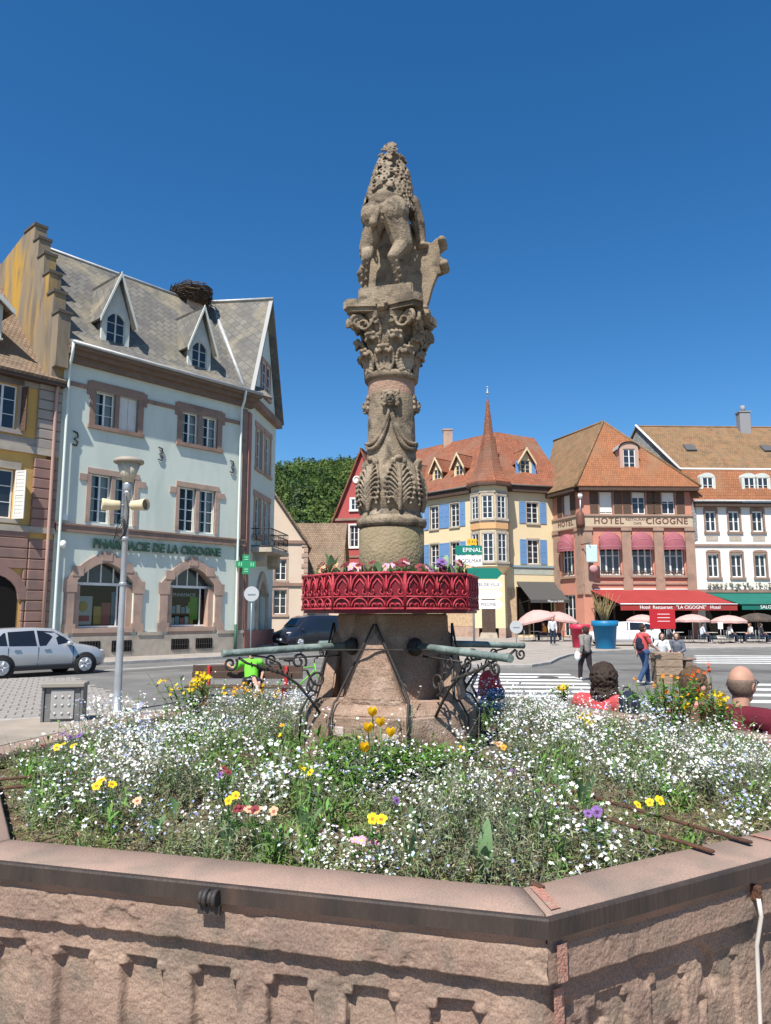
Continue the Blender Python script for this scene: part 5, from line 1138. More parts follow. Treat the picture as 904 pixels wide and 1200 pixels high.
for k in range(4):
    Fd = FO @ RZ(SQ+math.pi/4+k*math.pi/2); m = MB()
    for s in (-.018, .018):
        m.tube([(x, y+s, z) for x, y, z in vol(.215, 3.612, 1)], [.013*(1-.45*i/26) for i in range(27)], 6)
        m.tube([(.135, s*3.4, 3.50), (.15, s*3.0, 3.56), (.18, s*2.0, 3.625), (.215, s, 3.655)], [.008, .011, .012, .013], 6)
    m.ball((.215, 0, 3.612), (.022, .026, .022), 8, 6); obj('volute', remesh(m, 'volute', .0045, 0, COLST), None, cap_, Fd)
    Fe = FO @ RZ(SQ+k*math.pi/2); m = MB()
    for s in (-1, 1):
        m.tube([(.16+.006*math.sin(t*2), s*(.038+.022*(1-.04*i)*math.cos(t)), 3.622+.022*(1-.04*i)*math.sin(t)) for i, t in enumerate(np.linspace(-2, 6, 16))], .007, 6)
        m.tube([(.135, s*.03, 3.50), (.145, s*.02, 3.56), (.158, s*.018, 3.61)], [.008, .009, .008], 6); m.ball((.145, s*.035, 3.54), .014, 7, 5)
        # side scrolls seen beside the corner volutes
        m.tube([(.165, s*(.108+.043*(1-.045*i)*math.cos(t)), 3.604+.043*(1-.045*i)*math.sin(t)) for i, t in enumerate(np.linspace(2.6, 10.5, 20))], [.010-.0003*i for i in range(20)], 6)
    m.ball((.19, 0, 3.69), (.03, .036, .036), 10, 8)
    for q in range(6): m.ball((.212, .022*math.cos(q*1.047), 3.69+.022*math.sin(q*1.047)), .011, 6, 5)
    obj('scroll', remesh(m, 'scroll', .0045, 0, COLST), None, cap_, Fe)
ab = MB(); poly = []
for k in range(4):
    c0 = math.pi/4+k*math.pi/2
    poly += [(.285*math.cos(c0-.09), .285*math.sin(c0-.09)), (.285*math.cos(c0+.09), .285*math.sin(c0+.09))]
    for q in range(1, 8): t = c0+.09+(math.pi/2-.18)*q/8; r = .285-.105*math.sin(math.pi*q/8)**.8; poly.append((r*math.cos(t), r*math.sin(t)))
ab.slab([(x*.93, y*.93) for x, y in poly], 3.668, 3.69); ab.slab(poly, 3.6905, 3.735); ab.build('abacus', COLST, fo, FCp)
FO = F_FLAT; obj('statue_block', hull([(sx_*.132, sy_*.152, z) for sx_ in (-1, 1) for sy_ in (-1, 1) for z in (3.655, 3.755)], 'statue_block', COLST, FO, .004, 2), None, fo, FO @ RZ(SQ))
# ---- lion seen from behind, holding a shield before it
FLi = FO @ RZ(R_(-14)) @ T(-.012, 0, 3.752) @ SC(1.07, 1.03, 1.0); S = .00478
def L_(px, pz, d): return ((px-452)*S, d, (335-pz)*S*1.15)
m = MB()
for paw, hock, knee, hip, w in (((427, 331), (433, 304), (429, 284), (439, 260), .95), ((467, 331), (462, 305), (468, 284), (461, 257), 1.1)):
    sgn = -1 if paw[0] < 450 else 1
    p0, p1, p2, p3 = L_(*paw, -.045), L_(*hock, -.115), L_(*knee, -.02), L_(*hip, -.045)
    m.cap(p0, L_(paw[0]+sgn, paw[1]+1, .03), .025, .023); m.cap(p0, p1, .019*w, .023*w); m.cap(p1, p2, .028*w, .042*w); m.cap(p2, p3, .050*w, .064*w)
    for q in (-1, 0, 1): m.cap(L_(paw[0]+q*4, paw[1]+2, .03), L_(paw[0]+q*5, paw[1]+3, .06), .013, .010)
    for q in range(8): m.ball((p0[0]*(1-q/8)+p1[0]*q/8+.012*(-1)**q, p0[1]*(1-q/8)+p1[1]*q/8-.022, p0[2]*(1-q/8)+p1[2]*q/8+.006), (.010, .010, .013), 6, 5)
m.ball(L_(436, 254, -.06), (.064, .07, .078)); m.ball(L_(462, 252, -.06), (.074, .072, .086)); m.ball(L_(449, 238, -.02), (.098, .085, .085))
m.cap(L_(443, 254, -.095), L_(440, 268, -.118), .020, .023)                      # spine and tail stump
m.cap(L_(448, 245, -.01), L_(448, 224, .02), .085, .10, 16); m.cap(L_(450, 228, .03), L_(453, 205, .06), .100, .072, 16)
m.cap(L_(452, 208, .05), L_(453, 188, .07), .076, .052, 16); m.ball(L_(453, 185, .09), (.058, .08, .058)); m.ball(L_(453, 190, .17), (.04, .055, .036))   # head, muzzle
m.cap(L_(474, 230, .08), L_(480, 250, .12), .045, .036); m.cap(L_(480, 250, .12), L_(483, 270, .14), .034, .025); m.ball(L_(484, 273, .14), (.034, .04, .020))   # right foreleg
m.cap(L_(430, 230, .09), L_(425, 252, .13), .040, .034); m.cap(L_(425, 252, .13), L_(419, 276, .15), .034, .026); m.ball(L_(416, 277, .12), (.022, .03, .022))
rl = random.Random(2)
for i in range(240):         # the mane: small ring curls all over
    t = (i+.5)/240; a = i*2.399963+rl.uniform(-.2, .2); sd_ = math.cos(a)
    pz_ = 236+(10 if sd_ > .4 else (2 if sd_ < -.5 else -9))-62*t; r = .136-.060*t-.026*max(0, t-.8)/.2
    c = Vector(((450+3*t-452)*S+r*sd_, .035+.045*t+r*math.sin(a)*.95, (335-pz_)*S*1.15)); nrm = Vector((sd_, math.sin(a), .25+.5*t)).normalized()
    e1 = nrm.cross(Vector((0, 0, 1))).normalized(); e2 = nrm.cross(e1); rad = rl.uniform(.015, .021)
    m.tube([c+nrm*.006*q/9+(e1*math.cos(q*.75+i)+e2*math.sin(q*.75+i))*rad*(1-.05*q) for q in range(10)], [.0078-.0003*q for q in range(10)], 5)
for i in range(60):
    a = i*2.4; e = .25+1.3*i/60; c = Vector(((453-452)*S+.064*math.cos(a)*math.cos(e), .085+.07*math.sin(a)*math.cos(e), (335-185)*S*1.15+.058*math.sin(e)))
    m.tube([c+Vector((math.cos(q*.8+i)*.011, math.sin(q*.8+i)*.011, .004)) for q in range(8)], .007, 5)
lion = obj('lion', remesh(m, 'lion', .0042, 0, COLST), None, fo, FLi); lion['label'] = 'weathered stone lion standing with its back turned'
m = MB(); sh = [(420, 276), (414, 280), (409, 290), (408, 303), (416, 306), (420, 314), (424, 326), (430, 338), (452, 345), (478, 347), (486, 344), (490, 334), (494, 320), (500, 306), (511, 303), (512, 291), (504, 287), (503, 281), (511, 276), (510, 266), (500, 265), (494, 270), (488, 268), (480, 266), (470, 245), (440, 245), (424, 262)]
m.prism([((x-452)*S, (335-z)*S*1.15) for x, z in sh], .14, .175)
for x, z, r in ((506, 270, .022), (508, 297, .024), (412, 297, .02), (487, 342, .016)): m.cap(((x-452)*S, .12, (335-z)*S*1.15), ((x-452)*S, .19, (335-z)*S*1.15), r, r, 10)
m.ball((.03, .175, .16), (.15, .03, .18)); obj('shield', remesh(m, 'shield', .005, 1, COLST), None, lion, FLi)
# ================================================================ FLOWER BED
def unit(a): return a/np.maximum(np.linalg.norm(a, axis=1, keepdims=True), 1e-9)
def blooms(C, Nn, size, col, rng, petals=5, notch=.66, cup=.15):
    n = len(C); Nn = unit(Nn); a = unit(np.cross(Nn, rng.normal(size=(n, 3)))); b = np.cross(Nn, a); size = np.broadcast_to(np.asarray(size, float).reshape(-1, 1), (n, 1))
    k = 2*petals; ang = np.arange(k)*math.pi/petals; rad = np.where(np.arange(k) % 2 == 0, 1.0, notch)
    V = [C[:, None, :]]
    ring = C[:, None, :]+size[:, :, None]*rad[None, :, None]*(a[:, None, :]*np.cos(ang)[None, :, None]+b[:, None, :]*np.sin(ang)[None, :, None])+Nn[:, None, :]*size[:, :, None]*cup*(rad[None, :, None])
    V = np.concatenate([C[:, None, :], ring], 1).reshape(-1, 3)
    q = np.array([(0, 1+(2*i+k-1) % k, 1+2*i, 1+(2*i+1) % k) for i in range(petals)])
    Fq = (np.arange(n)[:, None, None]*(k+1)+q[None]).reshape(-1, 4)
    return V, Fq, np.repeat(col, k+1, axis=0)
def leaves(B, D, L, W, col, rng, bend=.35, fold=.0, shape=(.45, 1.0, .12)):
    n = len(B); D = unit(D); L = np.broadcast_to(np.asarray(L, float).reshape(-1, 1), (n, 1)); W = np.broadcast_to(np.asarray(W, float).reshape(-1, 1), (n, 1))
    up = np.array([0, 0, 1.0]); s = np.cross(D, up+.25*rng.normal(size=(n, 3))); s = unit(s)
    P = []
    for t, w in zip((0, .45, 1.0), shape):
        c = B+D*L*t-up*bend*L*t*t; P += [c-s*W*w/2, c+s*W*w/2]
    V = np.stack(P, 1).reshape(-1, 3); q = np.array([(0, 1, 3, 2), (2, 3, 5, 4)])
    return V, (np.arange(n)[:, None, None]*6+q[None]).reshape(-1, 4), np.repeat(col, 6, axis=0)
def stalks(A, B, w, col, rng):
    d = B-A; n = len(A); s1 = unit(np.cross(d, rng.normal(size=(n, 3)))); s2 = unit(np.cross(d, s1)); w = np.broadcast_to(np.asarray(w, float).reshape(-1, 1), (n, 1))
    o = [s1, -.5*s1+.87*s2, -.5*s1-.87*s2]; V = np.stack([A+o[0]*w, A+o[1]*w, A+o[2]*w, B+o[0]*w*.6, B+o[1]*w*.6, B+o[2]*w*.6], 1).reshape(-1, 3)
    q = np.array([(0, 1, 4, 3), (1, 2, 5, 4), (2, 0, 3, 5)]); return V, (np.arange(n)[:, None, None]*6+q[None]).reshape(-1, 4), np.repeat(col, 6, axis=0)
def merge(parts):
    V, Fq, Cc, o = [], [], [], 0
    for v, f, c in parts: V.append(v); Fq.append(f+o); Cc.append(c); o += len(v)
    return np.concatenate(V), np.concatenate(Fq), np.concatenate(Cc)
def jit(base, n, rng, a=.25): return np.array(base)[None]*(1-a+2*a*rng.random((n, 1)))*(1+.12*rng.normal(size=(n, 3)).clip(-1, 1))
def patch(x, y, s, k): return mnoise.noise(Vector((x*s, y*s, k)))
def bed_points(n, rng, dens, rmin=.50, rmax=1.80):
    out = []
    while len(out) < n:
        x, y = rng.uniform(-1.95, 1.95, 2); r = math.hypot(x, y)
        if r < rmin: continue
        if max(x*math.cos(TH0+math.pi/8+k*math.pi/4)+y*math.sin(TH0+math.pi/8+k*math.pi/4) for k in range(8)) > rmax: continue
        if rng.random() < dens(x, y): out.append((x, y))
    return np.array(out)
def soilz(x, y): return 1.262+.06*max(0, 1-math.hypot(x, y)/1.6)
rng = np.random.default_rng(21)
# --- forget-me-not mass: stems, leaves and flower clusters
def dW(x, y):
    p = patch(x, y, 1.5, 7)+.5*patch(x, y, 4.2, 3); return float(np.clip(.5+1.7*p, .04, 1))
XY = bed_points(6200, rng, dW, .5, 1.79); N = len(XY)
base = np.array([(x, y, soilz(x, y)) for x, y in XY]); front = np.clip((1.86-np.max([XY@np.array([math.cos(TH0+math.pi/8+k*math.pi/4), math.sin(TH0+math.pi/8+k*math.pi/4)]) for k in range(8)], axis=0))/.35, .35, 1)
hgt = (.07+.15*rng.random(N)**1.4)*front**.5*np.clip(1+1.1*np.array([patch(x, y, 2.4, 12)+.5*patch(x, y, 5.5, 14) for x, y in XY]), .4, 1.7)
lean = rng.normal(size=(N, 3))*np.array([.35, .35, 0]); tip = base+np.stack([lean[:, 0]*hgt, lean[:, 1]*hgt, hgt], 1)
G1 = (.20, .25, .12); G2 = (.29, .31, .20)
parts = [stalks(base, tip, .0014, jit(G2, N, rng), rng)]
for r_ in range(15):
    t = rng.random((N, 1))**.8*.95; B = base+(tip-base)*t; D = rng.normal(size=(N, 3))*np.array([1, 1, .35])+np.array([0, 0, .45])
    parts.append(leaves(B, D, .010+.022*rng.random(N), .0032+.0036*rng.random(N), jit(G1 if r_ % 2 else G2, N, rng, .35), rng))
V, Fq, Cc = merge(parts)
tag(obj('flower_foliage', np_mesh('flower_foliage', V, Fq, Cc, m=FOLI), None, None, BO), 'grey green stems and leaves of the forget-me-nots in the basin', 'foliage', kind='stuff')
per = 7; idx = np.repeat(np.arange(N), per); spread = .021
C = tip[idx]+rng.normal(size=(N*per, 3))*np.array([spread, spread, .012]); C[:, 2] += .004
keep = rng.random(len(C)) < np.array([np.clip(.46+1.9*patch(x, y, 2.3, 31)+.5*patch(x, y, 6, 9)-.35*(y < -1.45 and x < 1.2), .06, 1) for x, y in XY])[idx]
C = C[keep]; n = len(C); blue = np.array([patch(c[0], c[1], 2.4, 55) for c in C])+.25*rng.normal(size=n) > .42
colw = jit((.80, .80, .76), n, rng, .10).clip(0, .86)
for nm, msk, cc, lab in (('white_flowers', ~blue, colw, 'mass of tiny white forget-me-not blossoms filling the basin'), ('blue_flowers', blue, jit((.36, .42, .68), n, rng, .2), 'patches of tiny pale blue forget-me-not blossoms in the basin')):
    V, Fq, Cl = blooms(C[msk], rng.normal(size=(msk.sum(), 3))*.55+np.array([0, -.25, 1]), (.0046+.0032*rng.random(msk.sum())**2)*(1+.45*np.array([max(-.4, patch(c[0], c[1], 3.1, 91)*2) for c in C[msk]])), cc[msk], rng)
    tag(obj(nm, np_mesh(nm, V, Fq, Cl, m=PETAL), None, None, BO), lab, 'flowers', kind='stuff')
# --- dry seed heads and low weeds along the near rim, brown litter
XY = bed_points(2600, rng, lambda x, y: float(np.clip(.35+1.3*patch(x, y, 2.0, 77)+(.5 if y < -.9 else 0), .03, 1)), .5, 1.81); N = len(XY)
base = np.array([(x, y, soilz(x, y)) for x, y in XY]); parts = []
for r_ in range(22):
    D = rng.normal(size=(N, 3))*np.array([.8, .8, .3])+np.array([0, 0, .6]); B = base+np.abs(rng.normal(size=(N, 3)))*np.array([0, 0, .035])+rng.normal(size=(N, 3))*np.array([.02, .02, 0])
    cc = jit((.19, .25, .08) if r_ % 4 else (.36, .30, .18), N, rng, .35); parts.append(leaves(B, D, .010+.022*rng.random(N), .0022+.0030*rng.random(N), cc, rng))
V, Fq, Cc = merge(parts); tag(obj('weed_carpet', np_mesh('weed_carpet', V, Fq, Cc, m=FOLI), None, None, BO), 'low straggly weeds and dry stems between the flowers', 'ground cover', kind='stuff')
# --- fresh green tufts of blades and leafy stems pushing through
XY = bed_points(330, rng, lambda x, y: float(np.clip(.4+1.6*patch(x, y, 1.7, 101), .05, 1)), .52, 1.74); parts = []
for x, y in XY:
    nb_ = rng.integers(9, 22); hh = rng.uniform(.06, .19); B = np.c_[x+rng.normal(size=nb_)*.014, y+rng.normal(size=nb_)*.014, np.full(nb_, soilz(x, y))]
    D = np.c_[rng.normal(size=(nb_, 2))*.32, np.ones(nb_)]; g = np.array((.15, .30, .05)) if rng.random() < .6 else np.array((.22, .33, .13))
    parts.append(leaves(B, D, hh*(.6+.5*rng.random(nb_)), rng.uniform(.004, .010), jit(g, nb_, rng, .25), rng, rng.uniform(.05, .4), shape=(.6, 1, .06)))
    if rng.random() < .5:
        ns_ = rng.integers(2, 6); A = np.c_[x+rng.normal(size=ns_)*.02, y+rng.normal(size=ns_)*.02, np.full(ns_, soilz(x, y))]; Bt = A+np.c_[rng.normal(size=(ns_, 2))*.03, hh*rng.uniform(1, 1.5, ns_)]
        parts.append(stalks(A, Bt, .0016, jit((.2, .3, .1), ns_, rng), rng))
        for q in range(10): t = rng.random((ns_, 1)); parts.append(leaves(A+(Bt-A)*t, rng.normal(size=(ns_, 3))+np.array([0, 0, .5]), .035*(.6+.6*rng.random(ns_)), .011, jit((.16, .29, .07), ns_, rng, .25), rng))
V, Fq, Cc = merge(parts); tag(obj('green_tufts', np_mesh('green_tufts', V, Fq, Cc, m=FOLI), None, None, BO), 'fresh green blades and leafy shoots standing among the forget-me-nots', 'plants', kind='stuff')
# --- individual plants
def np_obj(name, parts, m, parent, F):
    V, Fq, Cc = merge(parts); return obj(name, np_mesh(name, V, Fq, Cc, m=m), None, parent, F)
def wallflower(u, v, label, colr, h=.24, ns=16, spread=.09, z=1.28, seed=1, nb=9, gcol=(.12, .21, .05), group=None, leafL=.055, loc=None, bl=2):
    rng = np.random.default_rng(seed); p = loc or G(u, v, z); F = T(p.x, p.y, z)
    o = empty('wallflower', F, label, 'flower', group)
    A = np.c_[rng.normal(size=(ns, 2))*spread*.35, np.zeros(ns)]; hh = h*(.65+.4*rng.random(ns)); B = np.c_[A[:, :2]*2.4+rng.normal(size=(ns, 2))*.02, hh]
    parts = [stalks(A, B, .0024, jit((.12, .17, .06), ns, rng), rng)]
    for r_ in range(24):
        t = .05+.85*rng.random((ns, 1)); P = A+(B-A)*t; D = rng.normal(size=(ns, 3))*np.array([1, 1, .3])+np.array([0, 0, .55]); parts.append(leaves(P, D, leafL*(.6+.6*rng.random(ns)), .010+.005*rng.random(ns), jit(gcol, ns, rng, .35), rng, .4, shape=(.35, 1, .1)))
    np_obj('foliage', parts, FOLI, o, F)
    nsf = max(2, ns//bl); ii = np.repeat(np.arange(nsf), nb); C = B[ii]+rng.normal(size=(len(ii), 3))*np.array([.016, .016, .018]); cc = jit(colr, len(ii), rng, .15).clip(0, .9)
    np_obj('blossom', [blooms(C, rng.normal(size=(len(ii), 3))*.7+np.array([0, -.5, .6]), .010+.005*rng.random(len(ii)), cc, rng, 4, .62)], PETAL, o, F)
    return o
YEL, ORG = (.78, .52, .02), (.72, .25, .02)
wallflower(228, 842, 'tall yellow wallflower clump on the bench side of the basin', YEL, .27, 26, .13, seed=3, z=1.33)
wallflower(300, 838, 'orange yellow wallflower just in front of the seated person in green', (.78, .40, .02), .18, 14, .10, seed=4, z=1.33)
wallflower(785, 852, 'big leafy wallflower clump with orange blooms in front of the brown haired person', ORG, .30, 46, .17, seed=5, z=1.33, nb=4, gcol=(.12, .26, .035), bl=6)
wallflower(845, 858, 'yellow wallflower in front of the man in maroon', YEL, .19, 18, .09, seed=6, z=1.33)
wallflower(662, 822, 'yellow wallflower in front of the woman in red', YEL, .13, 10, .06, seed=7, z=1.33)
wallflower(450, 912, 'dense bright green clump with yellow blooms at the pedestal foot', (.82, .56, .02), .17, 80, .24, seed=8, z=1.30, nb=1, leafL=.10, gcol=(.12, .25, .04), bl=9)
wallflower(835, 862, 'spindly orange wallflower stalks beside the brown haired person', (.62, .10, .02), .34, 6, .05, seed=9, z=1.33, nb=7)
wallflower(690, 860, 'low yellow wallflower sprig beside blue blossoms', YEL, .10, 6, .05, seed=14, z=1.31)
# pansies: round faces on short stems with leaves
def pansy_kinds():
    kinds = {}
    for nm, c1, c2, c3 in (('yellow', (.80, .56, .01), (.85, .60, .02), (.35, .12, .01)), ('maroon', (.14, .015, .03), (.30, .05, .05), (.03, .0, .01)), ('purple', (.13, .05, .22), (.28, .16, .4), (.04, .01, .06)), ('peach', (.70, .34, .20), (.75, .48, .3), (.25, .05, .04)), ('pink', (.65, .25, .40), (.75, .45, .55), (.7, .5, .05)), ('orange', (.78, .30, .02), (.8, .4, .03), (.3, .06, .01))):
        pm = mat('pansy_'+nm, c1, c2, 60, .65, transl=.2); dk = mat('pansy_eye_'+nm, c3, rough=.7)
        p = MB(); e = MB()
        for k, (ang, r, w, zz) in enumerate(((90, .016, .015, 0), (35, .015, .014, .001), (145, .015, .014, .002), (-60, .013, .0135, .003), (-120, .013, .0135, .004))):
            a = R_(ang); n = 10; vs = [(0, 0, zz)]
            for i in range(n+1):
                t = -1.25+2.5*i/n; rad = r*(1.0+.72*math.cos(t*1.1)); vs.append((rad*math.cos(a+t*.62), rad*math.sin(a+t*.62), zz+.0028*math.sin(i*2.2)-.002*(rad/r-1)))
            p.add(vs, [(0, i, i+1) for i in range(1, n+1)], None, True)
            e.add([(0, 0, zz+.0012)]+[(.0085*math.cos(a+s*.5), .0085*math.sin(a+s*.5), zz+.0012) for s in (-1, 0, 1)], [(0, 1, 2), (0, 2, 3)])
        pe = p.mesh('petals', False); pe.materials.append(pm); ee = e.mesh('eye', False); ee.materials.append(dk); kinds[nm] = (pe, ee)
    r2 = np.random.default_rng(5); n = 12; B = np.zeros((n, 3)); D = np.c_[r2.normal(size=(n, 2)), .5+.4*r2.random(n)]
    V, Fq, Cc = merge([leaves(B, D, .03+.02*r2.random(n), .014, jit((.06, .12, .03), n, r2), r2, .4), stalks(np.zeros((2, 3)), np.array([[.002, -.004, .07], [.0, 0, .05]]), .0018, jit((.1, .17, .05), 2, r2), r2)])
    kinds['leaf'] = np_mesh('leaves', V, Fq, Cc, m=FOLI); return kinds
PK = pansy_kinds()
def inbed(p, lim=1.70):
    for k in range(8):
        n = Vector((math.cos(TH0+math.pi/8+k*math.pi/4), math.sin(TH0+math.pi/8+k*math.pi/4), 0)); d = (p-Vector((.085, 3.915, p.z))).dot(n)
        if d > lim: p = p-n*(d-lim)
    return p
where = {}
def pansy(u, v, kind, z=1.40, s=1.0, tilt=55, name='pansy', group=None, label=None, p=None, spin=0):
    p = p or inbed(G(u, v, z)); rr = random.Random(int(u*7+v)); F = T(p.x, p.y, z-.07*s) @ RZ(rr.uniform(-.6, .6)+spin)
    o = empty(name, F, label, 'flower', group)
    obj('leaves', PK['leaf'], None, o, F @ SC(s)); Fp = F @ T(.002, -.006, .07*s) @ RX(R_(tilt+rr.uniform(-38, 12))) @ RY(R_(rr.uniform(-25, 25))) @ SC(s)
    fl = obj('petals', PK[kind][0], None, o, Fp); obj('eye', PK[kind][1], None, fl, Fp)
    return o
for kind, lab, pts in (
    ('yellow', 'yellow pansy rising behind the maroon and peach pansies', [(276, 932), (268, 938)]), ('yellow', 'yellow pansy of the trio amid white blossoms on the lamp post side', [(120, 914), (132, 919), (113, 921)]),
    ('yellow', 'yellow pansy on the bench side of the dense green clump', [(356, 901), (364, 905)]), ('yellow', 'yellow pansy beside the rusty rest bars and purple pansies', [(812, 949), (822, 957), (818, 963)]),
    ('yellow', 'yellow pansy beside purple ones on the utility box side', [(75, 872), (86, 874), (66, 876)]), ('yellow', 'yellow pansy just behind the small pink pansies', [(420, 975), (428, 978)]),
    ('maroon', 'dark maroon pansy beside the peach pansies', [(278, 950), (287, 956), (267, 953)]), ('maroon', 'dark maroon pansy beside a purple one amid white blossoms', [(262, 901), (268, 905)]),
    ('maroon', 'lone maroon pansy by an orange pansy at the pedestal', [(560, 862)]), ('maroon', 'lone maroon pansy at the basin edge facing the utility box', [(49, 874)]), ('maroon', 'lone maroon pansy below the tall yellow wallflower clump', [(240, 878)]),
    ('purple', 'purple pansy beside yellow ones on the utility box side', [(74, 860), (82, 864), (93, 862)]), ('purple', 'purple pansy beside the rusty rest bars', [(785, 978), (790, 985)]),
    ('purple', 'lone purple pansy in front of the dense green clump', [(463, 938)]), ('purple', 'purple pansy beside two maroon ones', [(258, 908)]), ('purple', 'lone purple pansy amid pale blue blossoms', [(600, 905)]),
    ('peach', 'peach coloured pansy beside the maroon trio', [(297, 953), (303, 961), (262, 965)]), ('peach', 'lone peach pansy near the rim on the lamp post side', [(96, 965)]), ('peach', 'peach pansy beside the orange ones at the pedestal', [(585, 872)]),
    ('pink', 'small pink pansy beside the near rim', [(408, 1000), (418, 1003), (432, 1000), (414, 985), (400, 1006)]),
    ('orange', 'orange pansy at the spout side foot of the pedestal', [(541, 877), (578, 870), (590, 876)]), ('orange', 'lone orange pansy below the seated person in green', [(330, 850)])):
    for u, v in pts: pansy(u, v, kind, 1.43 if kind != 'pink' else 1.37, random.uniform(.5, .78), group='%s pansies in the basin' % kind, label=lab)
# yellow blooms on tall stems in front of the pedestal
yl = MB()
for i, (u, v, zz) in enumerate(((437, 838, 1.60), (432, 856, 1.55), (446, 852, 1.56), (458, 864, 1.52), (428, 878, 1.47))):
    p = G(u, v, zz); F = T(p.x, p.y, 1.30); h = zz-1.30; o = empty('tulip', F, 'yellow tulip on a tall stem in front of the fountain pedestal', 'flower', 'yellow tulips at the pedestal')
    MB().tube([(0, .02, 0), (.004, .008, h*.6), (0, 0, h)], .0026, 6).build('stem', mat('tulip_stem', (.12, .2, .06), rough=.6), o, F)
    q = MB()
    for k in range(6):
        a = k*math.pi/3; r = .0 ; vs = []
        for t, w, rad in ((0, .003, .003), (.45, .011, .016), (.8, .010, .018), (1, .002, .019)):
            for s in (-1, 1): vs.append((rad*math.cos(a)-s*w*math.sin(a), rad*math.sin(a)+s*w*math.cos(a), h+t*.036))
        q.add(vs, [(0, 1, 3, 2), (2, 3, 5, 4), (4, 5, 7, 6)], None, True)
    q.build('petals', mat('tulip_yellow', (.82, .55, .01), (.8, .4, .01), 40, .5, transl=.25), o, F @ RX(R_(random.uniform(-15, 15))))
# broad grey-green tulip leaves
def tulip_leaves(u, v, label, n=4, h=.15, z=1.275, seed=1, loc=None, group='tulip leaf tufts in the basin'):
    p = loc or G(u, v, z); F = T(p.x, p.y, z); r = random.Random(seed); o = empty('tulip_plant', F, label, 'plant', group)
    for i in range(n):
        a = r.uniform(0, 6.28); L = h*r.uniform(.7, 1.1); w = r.uniform(.014, .024); k = MB(); vs = []; lean = r.uniform(.05, .45)
        for j in range(8):
            t = j/7; ww = w*math.sin(math.pi*min(.97, .12+t*.85))**.8; rad = L*lean*t**1.6+.006; zz = L*t*(1-.18*lean*t); da = .5*t
            for s in (-1, 0, 1): vs.append((rad*math.cos(a)-s*ww*math.sin(a+da), rad*math.sin(a)+s*ww*math.cos(a+da), zz+abs(s)*ww*.45))
        for j in range(7):
            for s in (0, 1): b_ = j*3+s; k.f.append([b_, b_+1, b_+4, b_+3]); k.sm.append(True)
        k.v = [tuple(q) for q in vs]; k.build('leaf', mat('tulip_leaf', (.20, .32, .15), (.15, .26, .11), 12, .5, spec=.4, transl=.3), o, F)
for i, (u, v, h) in enumerate(((481, 1022, .13), (566, 1030, .15), (487, 985, .12), (268, 1000, .11), (180, 985, .09), (690, 960, .16), (760, 890, .17), (650, 905, .13), (868, 895, .13), (600, 985, .12), (120, 960, .08), (545, 880, .12), (360, 985, .13), (655, 935, .10), (530, 930, .10), (315, 870, .10), (205, 960, .08))):
    tulip_leaves(u, v, 'tuft of broad grey green tulip leaves rising through the forget-me-nots', 4 if i % 2 else 3, h, seed=i)
# plants in the red ring: leaves, blossoms
rr = np.random.default_rng(8); N = 460; ang = rr.random(N)*2*math.pi; rad = .22+.19*rr.random(N); B = np.c_[rad*np.cos(ang), rad*np.sin(ang), np.full(N, 2.165)]; parts = []
for r_ in range(5):
    D = np.c_[rr.normal(size=(N, 2))*.6, .8+.6*rr.random(N)]; big = rr.random(N) > .85
    parts.append(leaves(B, D, np.where(big, .12, .062)*(.6+.6*rr.random(N)), np.where(big, .018, .012), jit((.10, .17, .055), N, rr, .35), rr, .3))
V, Fq, Cc = merge(parts); tag(obj('planter_foliage', np_mesh('planter_foliage', V, Fq, Cc, m=FOLI), None, None, FO), 'green leaves of the bedding plants filling the crimson planter ring', 'foliage', kind='stuff')
pr = random.Random(12)
for i in range(34):
    a = R_(-178+171*i/33)+pr.uniform(-.05, .05); r = pr.uniform(.33, .42); zz = 2.21+pr.uniform(0, .045); kd = pr.choice(['maroon', 'maroon', 'pink', 'peach', 'maroon'])
    if 21 < i < 27: kd = pr.choice(['maroon', 'purple'])
    pansy(i*31, 7, kd, zz, pr.uniform(.75, 1.1)*(1.25 if 21 < i < 26 else 1), 60, group='%s pansies in the planter ring' % kd, label='%s pansy in the crimson planter ring' % kd, p=Vector((FC.x+r*math.cos(a), FC.y+r*math.sin(a), zz)), spin=a+math.pi/2)
for i, a in enumerate((-172, -160, -105, -62, -48, -35, -20)): tulip_leaves(0, 0, 'upright tulip leaves in the crimson planter ring', 3, [.17, .15, .09, .08, .15, .10, .14][i], 2.165, 40+i, Vector((FC.x+.34*math.cos(R_(a)), FC.y+.34*math.sin(R_(a)), 2.165)), 'tulip leaves in the planter ring')
# ================================================================ STREET THINGS
STEEL = mat('galvanised_steel', (.46, .47, .48), (.38, .39, .40), 5, .42, .1, 40, .4, metal=.55)
CREAMP = mat('cream_plastic', (.62, .52, .34), (.55, .46, .3), 5, .5)
BLKP = mat('black_plastic', (.02, .02, .021), rough=.6); RUBBER = mat('rubber', (.018, .018, .018), rough=.85)
